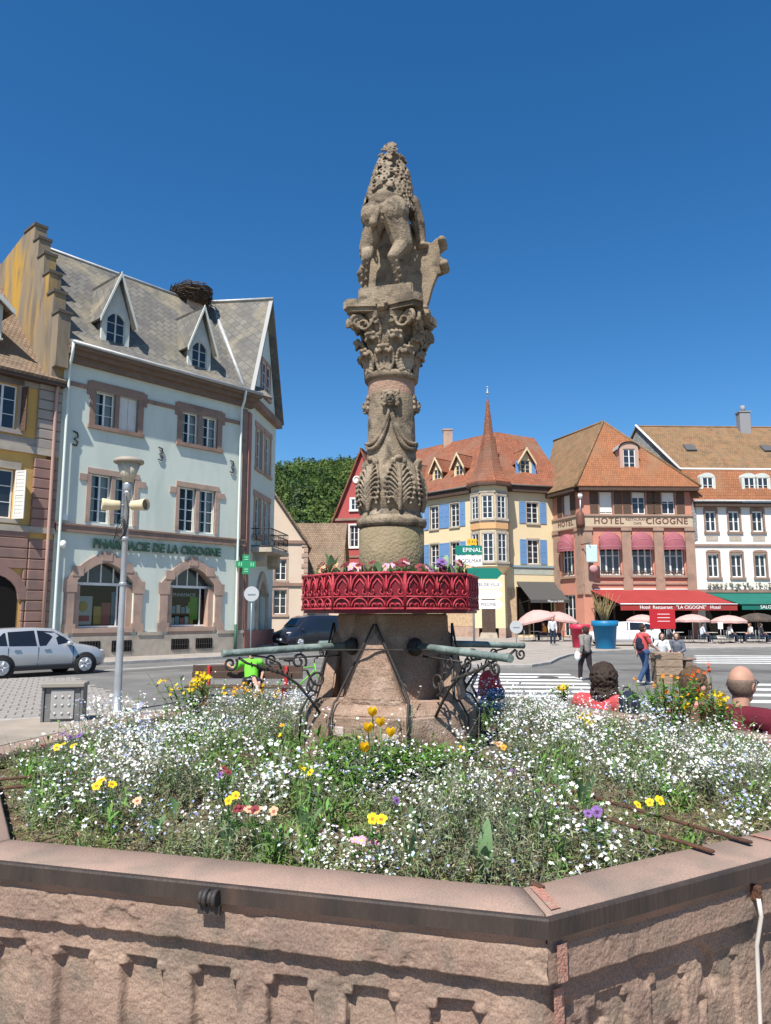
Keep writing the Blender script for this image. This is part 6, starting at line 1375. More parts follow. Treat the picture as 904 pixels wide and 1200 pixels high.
# lamp post with its loudspeakers
lx, ly = -5.53, 15.66; FLp = T(lx, ly, 0)
lp = empty('street_lamp', FLp, 'tall steel street lamp with cone glass head and two cream loudspeakers', 'street lamp')
MB().lathe([(.11, .0), (.11, .05), (.085, .06), (.08, .5), (.062, 2.4), (.058, 4.55), (.07, 4.56), (.07, 4.62)], 16, FLp).build('pole', STEEL, lp)
MB().lathe([(.075, 4.62), (.085, 4.66), (.095, 4.75), (.09, 4.8)], 16, FLp).build('socket', STEEL, lp)
lg = mat('louvre_glass', (.50, .47, .38), (.42, .39, .32), 6, .35)
hd = MB().lathe([(.10, 4.80), (.24, 5.22), (.235, 5.22), (.092, 4.80)], 24, FLp).build('lamp_glass', mat('lamp_glass_mat', (.52, .47, .37), (.44, .40, .32), 12, .4), lp); r = MB()
for i in range(6): r.lathe([(.05, 4.84+.06*i), (.078, 4.85+.06*i), (.05, 4.865+.06*i)], 16, FLp)
r.build('louvre', mat('louvre_metal', (.5, .48, .42), rough=.5), hd)
r = MB()
for k in range(12): a = k*math.pi/6; r.tube([FLp @ Vector((.10*math.cos(a), .10*math.sin(a), 4.8)), FLp @ Vector((.243*math.cos(a), .243*math.sin(a), 5.22))], .006, 4)
r.build('cage', mat('lamp_cage', (.42, .38, .3), rough=.6), hd)
MB().lathe([(.30, 5.22), (.32, 5.24), (.31, 5.29), (.24, 5.33), (.10, 5.35)], 24, FLp).build('cap', mat('lamp_cap', (.30, .26, .21), rough=.6), lp)
for a, nm in ((205, 0), (-20, 1)):
    Fs = FLp @ T(0, 0, 4.30) @ RZ(R_(a))
    o = MB().lathe([(.085, .13), (.10, .15), (.105, .30), (.13, .46), (.13, .50), (.115, .50), (.09, .36)], 18, Fs @ RY(math.pi/2)).build('loudspeaker', CREAMP, lp)
    MB().tube([(.05, 0, .0), (.14, 0, 0)], .03, 8).build('arm', STEEL, o, Fs); MB().lathe([(.02, .40), (.11, .44), (.112, .45), (.02, .45)], 16, Fs @ RY(math.pi/2)).build('horn_mouth', mat('horn_dark', (.20, .16, .10), rough=.7), o)
m = MB(); rr = random.Random(1)
for i in range(4): m.tube([FLp @ Vector((-.06-.02*i+.11*math.sin(t*(1+.1*i)), -.07, 3.95-.25*math.sin(t/2)-.03*i+.1*math.cos(t))) for t in np.linspace(0, 6.2, 16)], .008, 5)
m.tube([FLp @ Vector((.0, -.07, 4.5)), FLp @ Vector((.08, -.09, 4.2)), FLp @ Vector((.06, -.08, 3.8))], .01, 5); m.build('cable_loop', BLKP, lp)
MB().lathe([(.075, 3.55), (.085, 3.56), (.085, 3.62), (.075, 3.63)], 14, FLp).lathe([(.075, 2.6), (.082, 2.61), (.082, 2.66), (.075, 2.67)], 14, FLp).build('clamp', STEEL, lp)
# utility box
FBx = T(-5.98, 14.15, 0) @ RZ(R_(12)); bx = empty('utility_box', FBx, 'squat grey metal utility cabinet with studded door near the lamp post', 'cabinet')
GB = mat('cabinet_grey', (.16, .16, .155), (.12, .12, .12), 5, .6, .2, 40)
MB().bbox(-.31, -.17, .05, .31, .2, .66, .01).build('body', GB, bx, FBx); MB().bbox(-.38, -.24, .665, .38, .26, .75, .015).build('lid', mat('cabinet_lid', (.24, .22, .19), rough=.8), bx, FBx)
MB().bbox(-.36, -.2, .0, -.315, .22, .66, .006).build('side_rail', GB, bx, FBx); MB().bbox(.315, -.2, .0, .36, .22, .66, .006).build('side_rail', GB, bx, FBx)
d_ = MB().bbox(-.2, -.195, .1, .2, -.171, .63, .006).build('door', mat('cabinet_door', (.34, .33, .31), (.28, .27, .26), 6, .6), bx, FBx); s = MB()
for i in range(3):
    for j in range(3): MB().ball((-.12+.12*i, -.2, .2+.15*j), (.026, .016, .026), 8, 5).build('stud', mat('stud_grey', (.42, .41, .39), rough=.5), d_, FBx)
# benches
BW = mat('brown_bench_plank', (.085, .05, .035), (.06, .038, .028), 5, .6, .2, 40); BR = mat('red_bench_leg', (.42, .03, .03), rough=.5)
def bench(F, label, L=2.3):
    o = empty('park_bench', F, label, 'bench')
    for z, y in ((.50, .20), (.66, .25), (.80, .29)): 
        if z == .50: continue
        MB().bbox(0, y-.02, z-.075, L, y+.02, z+.075, .008).build('back_slat', BW, o, F)
    for y in (-.22, -.06, .10): MB().bbox(0, y-.07, .42, L, y+.07, .46, .008).build('seat_slat', BW, o, F)
    for x in (.35, L-.4):
        MB().bbox(x, -.27, .0, x+.09, .22, .08, .01).bbox(x, -.05, .08, x+.09, .1, .42, .01).bbox(x, .20, .40, x+.07, .272, .86, .01).bbox(x, -.25, .37, x+.09, .25, .42, .008).build('leg', BR, o, F)
    return o
FBn = T(-4.35, 16.7, 0) @ RZ(R_(-4)); bench(FBn, 'brown plank bench with red legs carrying the reclining person in green', 2.5)
# bicycle
def bicycle(F, label):
    o = empty('bicycle', F, label, 'bicycle'); GR = mat('bike_green', (.12, .42, .04), rough=.4)
    for x in (-.52, .52):
        w = MB(); w.tube([(x+.33*math.cos(t), 0, .34+.33*math.sin(t)) for t in np.linspace(0, 2*math.pi, 33)], .018, 6, False); wo = w.build('wheel', RUBBER, o, F); s = MB()
        for k in range(18): a = k*math.pi/9; s.tube([(x, .01*(-1)**k, .34), (x+.31*math.cos(a), 0, .34+.31*math.sin(a))], .0025, 3, False)
        s.tube([(x, -.05, .34), (x, .05, .34)], .025, 8); s.build('spokes', STEEL, wo, F)
    f = MB(); f.tube([(-.52, 0, .34), (-.08, 0, .30), (-.2, 0, .80)], .018, 6); f.tube([(-.52, 0, .34), (-.19, 0, .74), (.36, 0, .80)], .017, 6); f.tube([(-.08, 0, .30), (.37, 0, .72)], .02, 6); f.tube([(.36, 0, .88), (.40, 0, .66), (.52, 0, .34)], .018, 6); f.build('frame', GR, o, F)
    MB().tube([(.36, 0, .88), (.35, 0, .98), (.42, 0, 1.0)], .014, 6).tube([(.40, -.28, 1.0), (.43, -.1, 1.0), (.43, .1, 1.0), (.40, .28, 1.0)], .014, 6).build('handlebar', BLKP, o, F)
    MB().ball((-.24, 0, .95), (.13, .07, .035), 10, 6).tube([(-.2, 0, .8), (-.23, 0, .94)], .014, 6).build('saddle', BLKP, o, F); MB().tube([(-.08, -.09, .30), (-.08, .09, .30)], .03, 8).box(-.02, -.16, .16, .08, -.08, .18).box(-.2, .08, .43, -.1, .16, .45).build('pedals', BLKP, o, F)
    MB().bbox(-.85, -.14, .62, -.4, .14, .88, .03).build('pannier', mat('pannier_black', (.03, .03, .032), rough=.9), o, F)
bicycle(T(-2.0, 17.45, 0) @ RZ(R_(8)) @ RX(R_(-6)), 'green bicycle with black pannier leaning behind the bench')
# cars
def car(name, F, label, paint, st, gl, wheels, wr, cat='car', lights=True, extra=None, clad=True):
    o = empty(name, F, label, cat); V = []; Fq = []
    for (x, zl, zs, zb, zr, hl_, hb, hr) in st:
        V += [(x, -hl_, zl), (x, -hb, zs), (x, -hb*.985, zb), (x, -hr, zr-.03), (x, -hr*.8, zr), (x, hr*.8, zr), (x, hr, zr-.03), (x, hb*.985, zb), (x, hb, zs), (x, hl_, zl)]
    n = 10
    for i in range(len(st)-1):
        for k in range(n): a = i*n+k; b = i*n+(k+1) % n; Fq.append((a, a+n, b+n, b))
    mb = MB(); mb.add(V, Fq, None, True); mb.f += [list(range(n)), list(range(len(V)-1, len(V)-n-1, -1))]; mb.sm += [False]*2
    me = mb.mesh('body', False); me.materials.append(paint)
    bod = obj('body', me, None, o, F)
    def X(x, z, s):      # point on the cabin side at x, z
        for (a, b) in zip(st, st[1:]):
            if a[0] <= x <= b[0]:
                t = (x-a[0])/(b[0]-a[0]); q = [a[i]+(b[i]-a[i])*t for i in range(8)]; u = min(1, max(0, (z-q[3])/max(1e-3, q[4]-.03-q[3]))); return (x, s*(q[6]*.985+(q[7]-q[6]*.985)*u+.006), z)
    CG_ = MATS.get('car_glass') or mat('car_glass', (.012, .014, .017), rough=.05, spec=.8)
    for s in (-1, 1):
        for poly in gl['side']:
            m = MB(); p = [X(x, z, s) for x, z in poly]; m.add(p, [list(range(len(p)))[::-s]]); m.build('side_window', CG_, bod, F)
    for q in gl['ends']:
        m = MB(); (x0, z0, w0), (x1, z1, w1) = q; nx, nz = (z1-z0), -(x1-x0); l_ = math.hypot(nx, nz); sgn = 1 if q is gl['ends'][0] else -1
        ox, oz = abs(nx)/l_*.012*sgn, abs(nz)/l_*.012
        m.add([(x0+ox, -w0, z0+oz), (x0+ox, w0, z0+oz), (x1+ox, w1, z1+oz), (x1+ox, -w1, z1+oz)], [(0, 1, 2, 3)]); m.build('windscreen', CG_, bod, F)
    hb = st[len(st)//2][6]
    for x in wheels:
        for s in (-1, 1):
            Fw = F @ T(x, s*(hb-.09), wr) @ RX(math.pi/2*-s)
            if clad:
                MB().lathe([(wr*.98, .078), (wr*1.22, .088), (wr*1.22, .098), (wr*.98, .098)], 28, Fw).build('arch_trim', BLKP, bod)
            MB().lathe([(wr*1.02, .07), (wr*1.02, .092)], 24, Fw).build('wheel_well', RUBBER, bod)
            t = MB().lathe([(wr*.66, -.10), (wr*.94, -.10), (wr, -.06), (wr, .08), (wr*.95, .115), (wr*.66, .11)], 28, Fw).build('wheel', RUBBER, o); h = MB()
            for k in range(5): a = k*2*math.pi/5; h.tube([(.02*math.cos(a), .02*math.sin(a), .118), (wr*.64*math.cos(a), wr*.64*math.sin(a), .112)], [.05, .032], 6)
            h.lathe([(wr*.6, .112), (wr*.68, .12), (wr*.68, .10)], 24); h.ball((0, 0, .115), (.06, .06, .02), 8, 5); h.build('rim', mat('alloy', (.55, .56, .58), rough=.35, metal=.6), t, Fw)
    x1 = st[-1][0]
    for s in (-1, 1):
        hz = st[-3][3]; MB().ball((x1-.20, s*(st[-2][6]-.14), hz-.06), (.2, .12, .06), 10, 6).build('headlight', mat('lamp_lens', (.5, .52, .55), rough=.1, spec=.8), bod, F)
        MB().bbox(gl['mirror'][0]-.08, s*(hb+.02)-.09, gl['mirror'][1], gl['mirror'][0]+.08, s*(hb+.02)+.09, gl['mirror'][1]+.13, .03).build('mirror', paint, bod, F)
        for hx in gl['handles']: MB().box(hx, s*(hb+.004)-.014, gl['hz'], hx+.2, s*(hb+.004)+.014, gl['hz']+.03).build('door_handle', paint if not clad else STEEL, bod, F)
        for hx in gl['seams']: MB().box(hx, s*(hb-.008)-.006, .38, hx+.012, s*(hb-.008)+.010, gl['belt']).build('door_seam', BLKP, bod, F)
        if clad: MB().bbox(wheels[0]+wr*1.1, s*(hb-.01)-.02, .22, wheels[1]-wr*1.1, s*(hb-.01)+.022, .36, .01).build('sill_trim', BLKP, bod, F)
    MB().bbox(x1-.08, -.5, .32, x1+.012, .5, .46, .02).build('grille', BLKP, bod, F); MB().box(x1+.003, -.26, .48, x1+.02, .26, .58).build('number_plate', WHITEP, bod, F)
    return o
ST = [(-2.17, .40, .52, .74, .86, .62, .70, .60), (-2.1, .28, .48, .92, 1.18, .72, .84, .62), (-1.75, .24, .46, .97, 1.45, .78, .89, .60), (-1.2, .22, .45, .96, 1.545, .80, .90, .61), (-.3, .22, .45, .94, 1.575, .80, .90, .63), (.35, .22, .45, .93, 1.54, .80, .90, .62), (.75, .22, .45, .93, 1.34, .80, .90, .64), (1.12, .22, .45, .93, 1.04, .80, .89, .66), (1.5, .23, .46, .88, .98, .79, .88, .64), (1.9, .26, .48, .80, .90, .74, .83, .56), (2.15, .32, .50, .66, .74, .62, .70, .44), (2.2, .38, .50, .58, .62, .52, .60, .38)]
GLS = dict(side=[[(-1.72, 1.02), (-1.5, 1.36), (-1.22, 1.42), (-1.2, 1.01)], [(-1.15, 1.0), (-1.15, 1.44), (-.32, 1.48), (-.28, .985)], [(-.2, .985), (-.24, 1.48), (.3, 1.44), (.68, 1.24), (.95, .99)]],
    ends=[((1.10, 1.05, .62), (.42, 1.49, .52)), ((-2.08, 1.1, .55), (-1.80, 1.40, .5))], mirror=(.78, .98), handles=(-1.0, -.05), hz=.86, seams=(-1.18, -.24, .92), belt=.95)
SILV = mat('silver_paint', (.46, .47, .48), rough=.3, metal=.4, coat=.6, spec=.5); WHP = mat('white_car_paint', (.72, .73, .74), rough=.3, coat=.5); DKP = mat('dark_blue_paint', (.012, .016, .028), rough=.25, coat=.8)
car('parked_car', T(-11.75, 25.15, 0) @ RZ(R_(90-41.6)), 'silver crossover car with black trim in front of the ochre house', SILV, ST, GLS, (-1.35, 1.35), .335)
STs = [(x, a, b, c*.97, d*.93, e, f, g) for x, a, b, c, d, e, f, g in ST]
car('parked_car', T(14.6, 46.3, .10) @ RZ(R_(175)), 'white hatchback parked behind the blue planter', WHP, STs, dict(GLS, side=[[(x, .02+z*.95) for x, z in p] for p in GLS['side']], ends=[((1.10, 1.0, .62), (.42, 1.38, .52)), ((-2.08, 1.03, .55), (-1.80, 1.31, .5))]), (-1.35, 1.35), .32, clad=False)
STv = [(-2.3, .35, .5, .98, 1.80, .80, .90, .70), (-2.2, .26, .46, 1.0, 1.93, .86, .95, .76), (-1.0, .24, .45, 1.0, 1.97, .88, .96, .78), (.6, .24, .45, 1.0, 1.95, .88, .96, .78), (1.05, .24, .45, 1.0, 1.82, .88, .96, .76), (1.6, .24, .46, 1.0, 1.30, .87, .95, .74), (1.8, .25, .46, .98, 1.14, .86, .94, .72), (2.2, .28, .48, .90, 1.02, .80, .88, .62), (2.4, .34, .5, .66, .78, .66, .74, .5)]
car('parked_van', T(-4.3, 43.6, .12) @ RZ(R_(222)) @ SC(.93), 'dark blue van parked beside the mint corner house', DKP, STv, dict(side=[[(-2.1, 1.08), (-2.1, 1.72), (-1.05, 1.78), (-1.05, 1.08)], [(-.95, 1.08), (-.95, 1.78), (.1, 1.78), (.1, 1.08)], [(.2, 1.08), (.2, 1.78), (.9, 1.7), (1.45, 1.16), (1.45, 1.06)]], ends=[((1.62, 1.31, .70), (1.08, 1.78, .66)), ((-2.29, 1.1, .66), (-2.24, 1.75, .62))], mirror=(1.35, 1.05), handles=(-.85, .3), hz=.92, seams=(-1.0, .15, 1.45), belt=1.0), (-1.5, 1.5), .34, 'van', clad=False)
# signs
GRN = mat('sign_green', (.01, .17, .13), rough=.4); SIGNW = mat('sign_white', (.72, .73, .72), rough=.45); SIGNY = mat('sign_yellow', (.75, .42, .02), rough=.45)
px_, py_ = 5.25, 44.5; FSg = T(px_, py_, 0); sg = empty('direction_sign', T(px_, py_, .1), 'post of green and white direction arrows behind the planter ring', 'road sign')
MB().tube([(px_+.0, py_, .1), (px_, py_, 6.3)], .07, 10).build('post', STEEL, sg)
def board(x0, x1, z0, z1, m, txt=None, arrow=0, tm=None, size=.3, tx=0):
    h = (z1-z0)/2; c = (z0+z1)/2; p = [(x0, z0), (x1-(h if arrow > 0 else 0), z0)]+([(x1, c)] if arrow > 0 else [])+[(x1-(h if arrow > 0 else 0), z1), (x0, z1)]
    o = MB().prism(p, -.04, .0).build('sign_board', m, sg, FSg @ T(0, -.08, 0))
    q = MB().prism([(px*.985+.0, z) for px, z in p], -.035, -.0301)
    if txt: lettering(txt, size, tm, o, FSg @ T(0, -.08, 0), (x0+x1)/2+tx, -.044, c, .003)
board(-1.05, .55, 5.55, 6.1, GRN, 'EPINAL', 0, WHTTX, .36, .2); board(-1.05, .55, 4.85, 5.5, SIGNW, 'COLMAR', 0, BRNTX, .3, .15); board(-.3, .25, 6.14, 6.5, SIGNY, 'D 417', 0, BRNTX, .24)
board(-.4, 1.75, 4.1, 4.75, GRN, None, 1); board(-.6, 1.75, 3.5, 4.02, SIGNW, 'HOTEL DE VILLE', 1, BRNTX, .24, .1); board(-.6, 1.75, 2.92, 3.43, SIGNW, None, 1); board(-.6, 1.75, 2.33, 2.85, SIGNW, 'PISCINE', 1, BRNTX, .26, .3)
def disc_sign(x, y, z, zc_, r, label, a=0, letter=None):
    F = T(x, y, z) @ RZ(a); o = empty('round_sign', F, label, 'road sign'); MB().tube([(0, 0, 0), (0, 0, zc_-z+r*.8)], .03, 8).build('post', STEEL, o, F)
    d = MB().lathe([(r*.97, 0), (r, .006), (r, .018), (r*.97, .024)], 28, T(0, -.05, zc_-z) @ RX(math.pi/2)).build('disc', mat('disc_grey', (.40, .42, .43), rough=.5), o, F)
    MB().box(-r*.5, -.1, zc_-z-.02, r*.5, -.0745, zc_-z+.02).build('clamp', STEEL, d, F)
disc_sign(-5.85, 32.6, .12, 2.88, .33, 'grey back of a round road sign beside the mint corner house'); disc_sign(8.05, 46.2, .1, 1.22, .40, 'low round grey sign at the yellow house terrace')
MB_red = mat('board_red', (.40, .018, .024), rough=.5); F = T(11.1, 30, 0) @ RZ(R_(-4)); o = empty('notice_board', F, 'red notice board on two white posts near the stone block', 'notice board')
MB().bbox(-.5, -.03, 1.42, .5, .03, 2.2, .01).build('panel', MB_red, o, F); MB().tube([(-.44, .05, 0), (-.44, .05, 2.15)], .03, 8).build('post', SIGNW, o, F); MB().tube([(.44, .05, 0), (.44, .05, 2.15)], .03, 8).build('post', SIGNW, o, F)
t = MB(); [t.box(-.2, -.034, 1.72+.14*i, .28, -.0305, 1.74+.14*i) for i in range(3)]; t.build('printed_lines', WHTTX, o, F)
# stone block of stacked slabs
F = T(8.16, 21.9, 0) @ RZ(R_(-6)); o = empty('stone_block', F, 'squat block of stacked sandstone slabs beside the man in the red shirt', 'stone block')
BS = mat('block_stone', (.29, .21, .15), (.22, .165, .12), 4, .95, .6, 30)
for i, (z0, z1) in enumerate(((0, .26), (.27, .5), (.51, .72), (.73, .9))):
    me = hull([(sx_*(.37+.02*(i == 3)), sy_*.3, z) for sx_ in (-1, 1) for sy_ in (-1, 1) for z in (z0, z1)], 'slab', BS, None, .02, 3); obj('slab', me, None, o, F)
# big planters
def tub(x, y, z, r, h, m, label, twigs):
    F = T(x, y, z); o = empty('planter_tub', F, label, 'planter'); MB().lathe([(r*.72, 0), (r*.74, .03), (r*.92, h*.8), (r*1.0, h*.8), (r*1.03, h*.83), (r*1.03, h), (r*.95, h), (r*.9, h*.9)], 32).build('pot', m, o, F)
    MB().lathe([(r*.2, h*.85), (r*.93, h*.88), (r*.2, h*.93)], 20).build('soil', SOIL, o, F); rg = np.random.default_rng(int(x*10)); n = 160
    B = np.c_[rg.normal(size=(n, 2))*r*.45, np.full(n, h*.9)]; np_obj('foliage', [leaves(B, np.c_[rg.normal(size=(n, 2)), .5+rg.random(n)], .22*rg.random(n)+.1, .03, jit((.22, .21, .10), n, rg, .3), rg)], FOLI, o, F)
    if twigs:
        k = MB(); rr = random.Random(3)
        for i in range(34):
            a = rr.uniform(0, 6.28); l = rr.uniform(.9, 1.9); s = rr.uniform(.15, .5); p = Vector((.1*math.cos(a), .1*math.sin(a), h*.9)); q = p+Vector((s*l*.5*math.cos(a), s*l*.5*math.sin(a), l*.55)); e = q+Vector((s*l*.6*math.cos(a+.4), s*l*.6*math.sin(a+.4), l*.45))
            k.tube([p, q, e], [.016, .011, .005], 4)
            for j in range(3): t_ = p.lerp(e, .5+.15*j); k.tube([t_, t_+Vector((rr.uniform(-.3, .3), rr.uniform(-.3, .3), rr.uniform(.1, .4)))], [.006, .003], 3)
        k.build('twigs', mat('yellow_twigs', (.33, .25, .12), rough=.9), o, F)
tub(12.35, 42.2, .1, .72, 1.55, mat('tub_blue', (.01, .16, .33), rough=.45), 'big turquoise blue planter tub holding a twiggy shrub', True)
tub(11.3, 43.6, .1, .58, 1.32, mat('tub_red', (.45, .03, .07), rough=.45), 'big crimson planter tub beside the blue one', False)
# parasols, tables and chairs
PINKP = mat('pink_canvas', (.66, .42, .38), (.6, .38, .35), 2, .9, transl=.25); DKP2 = mat('dark_canvas', (.05, .045, .04), (.1, .07, .05), 2, .9)
def parasol(x, y, zt, ze, r, m, label, group, tilt=0):
    F = T(x, y, .1); Ft = F @ T(0, 0, zt-.1) @ RY(R_(tilt)); o = empty('parasol', F, label, 'parasol', group); n = 8; k = MB(); vs = [(0, 0, 0)]
    for j, (q, dz) in enumerate(((.35, .18), (.7, .5), (1, 1.0))):
        for i in range(16):
            a = i*math.pi/8; s = 1 if i % 2 == 0 else .96; vs.append((r*q*s*math.cos(a), r*q*s*math.sin(a), -(zt-ze)*dz+(0 if i % 2 == 0 else .02)))
    for i in range(16):
        k.f.append([0, 1+i, 1+(i+1) % 16]); k.sm.append(False)
        for j in range(2): b = 1+16*j; k.f.append([b+i, b+16+i, b+16+(i+1) % 16, b+(i+1) % 16]); k.sm.append(False)
        b = 33; k.f.append([b+i, 49+i, 49+(i+1) % 16, b+(i+1) % 16]); k.sm.append(False)
    vs += [(x_, y_, z_-.14) for x_, y_, z_ in vs[33:49]]; k.v = vs; k.build('canopy', m, o, Ft)
    MB().tube([(0, 0, 0), (0, 0, zt-.12)], .022, 8).build('pole', WHITEP, o, F); MB().lathe([(.25, 0), (.25, .06), (.05, .1)], 16).build('base', BLKP, o, F)
parasol(10.55, 53.4, 2.3, 1.62, 1.5, PINKP, 'pink parasol leaning at the yellow house terrace', 'pink parasols at the yellow house', -14)
parasol(12.5, 53.8, 2.2, 1.6, 1.5, PINKP, 'pink parasol leaning at the yellow house terrace', 'pink parasols at the yellow house', 8)
parasol(20.7, 50.5, 2.02, 1.62, 1.15, PINKP, 'pink parasol in front of the red awning', 'pink parasols at the hotel terrace')
parasol(23.2, 50.6, 1.95, 1.55, 1.2, PINKP, 'pink parasol in front of the red awning', 'pink parasols at the hotel terrace')
parasol(18.0, 52.5, 2.0, 1.6, 1.1, PINKP, 'pink parasol half hidden by the red notice board', 'pink parasols at the hotel terrace')
parasol(25.6, 51.5, 2.1, 1.65, 1.4, DKP2, 'dark parasol in front of the green awning', 'dark parasols at the tea room'); parasol(27.6, 51.2, 2.0, 1.6, 1.3, DKP2, 'dark parasol in front of the green awning', 'dark parasols at the tea room')
def make_table():
    F = T(19.6, 50.2, .1); o = empty('bistro_table', F, 'small round bistro table on the café terrace', 'table', 'café tables'); MB().lathe([(.34, .70), (.35, .715), (.34, .73)], 20).build('table_top', mat('table_pale', (.5, .48, .45), rough=.4), o, F); MB().tube([(0, 0, .04), (0, 0, .70)], .025, 8).build('leg', BLKIRON, o, F); MB().lathe([(.2, 0), (.2, .03), (.04, .06)], 14).build('base', BLKIRON, o, F); return o
def make_chair():
    F = T(19, 50.2, .1); o = empty('bistro_chair', F, 'dark metal bistro chair on the café terrace', 'chair', 'café chairs'); MB().bbox(-.21, -.21, .43, .21, .21, .46, .01).build('seat', BLKP, o, F)
    b = MB(); [b.box(-.2, -.215, .58+.09*i, .2, -.195, .63+.09*i) for i in range(3)]; b.build('backrest', BLKP, o, F)
    for x in (-.19, .19):
        MB().tube([(x, .19, 0), (x, .19, .43)], .013, 6).build('leg', STEEL, o, F); MB().tube([(x, -.2, 0), (x, -.205, .86)], .013, 6).build('leg', STEEL, o, F)
    return o
tb = make_table(); chr_ = make_chair()
for x, y in ((21.6, 49.6), (23.6, 49.9), (25.4, 49.6), (27.0, 50.2), (17.6, 50.5), (10.6, 53.0), (12.6, 53.2)): copy_tree(tb, T(x, y, .1))
SEATS = [(18.95, 50.2, -90), (20.2, 50.3, 90), (20.95, 49.6, -90), (22.3, 49.7, 90), (22.95, 50.0, -90), (24.3, 49.9, 90), (24.8, 49.6, -90), (26.1, 49.5, 90), (26.4, 50.3, -90), (27.7, 50.1, 90), (17.0, 50.5, -90), (18.2, 50.5, 90), (9.95, 52.9, -90), (11.25, 53.0, 90), (11.95, 53.2, -90), (13.3, 53.2, 90)]
for i, (x, y, a) in enumerate(SEATS):
    F = T(x, y, .1) @ RZ(R_(a))
    if i == 0: 
        c = copy_tree(chr_, F)
        for ch in list(chr_.children): bpy.data.objects.remove(ch)
        bpy.data.objects.remove(chr_); chr_ = c
    else: copy_tree(chr_, F)
# menu stand
F = T(21.9, 49.0, .1); o = empty('menu_stand', F, 'small white menu card on a slim stand at the terrace', 'menu stand'); MB().tube([(0, 0, 0), (0, 0, 1.0)], .02, 6).build('pole', STEEL, o, F); MB().bbox(-.16, -.02, .95, .16, .02, 1.4, .006).build('card', WHITEP, o, F); MB().lathe([(.18, 0), (.18, .03), (.03, .05)], 14).build('base', BLKP, o, F)
# rucksacks on the basin
def rucksack(F, label, m1, m2, h=.24, w=.2):
    o = empty('rucksack', F, label, 'rucksack'); b = MB(); b.cap((-.0, 0, .07), (0, 0, h-.07), w*.46, w*.40, 14); b.ball((0, -.03, .08), (w*.52, w*.38, .085)); obj('bag', remesh(b, 'bag', .008, 2, m1), None, o, F)
    p = MB(); p.bbox(-w*.36, -w*.58, .03, w*.36, -w*.40, h*.5, .02); p.build('pocket', m2, o, F); MB().tube([(-.04, .02, h), (-.03, .02, h+.04), (.03, .02, h+.04), (.04, .02, h)], .007, 6).build('handle', BLKP, o, F)
    MB().tube([(-w*.3, w*.4, h*.9), (-w*.42, w*.62, h*.5), (-w*.3, w*.4, .03)], .012, 6).build('strap', BLKP, o, F); MB().tube([(w*.3, w*.4, h*.9), (w*.42, w*.62, h*.5), (w*.3, w*.4, .03)], .012, 6).build('strap', BLKP, o, F)
BLUEC = mat('blue_nylon', (.04, .08, .22), (.03, .06, .16), 20, .8); REDC = mat('red_nylon', (.55, .04, .03), (.4, .03, .03), 20, .8); NAVY = mat('navy_cloth', (.015, .018, .04), rough=.9); ORGC = mat('orange_cloth', (.70, .16, .03), rough=.9)
a2 = side(2) @ T(1.93, .02, 1.333) @ RZ(R_(80)); rucksack(T(.80, 5.82, 1.333) @ RZ(R_(20)), 'red and blue rucksack resting on the far rim of the basin', REDC, BLUEC, .23, .21)
F = T(1.88, 5.86, .80) @ RZ(R_(30)); rucksack(F, 'navy rucksack with orange pocket on the bench beside the woman in red', NAVY, ORGC, .60, .22)
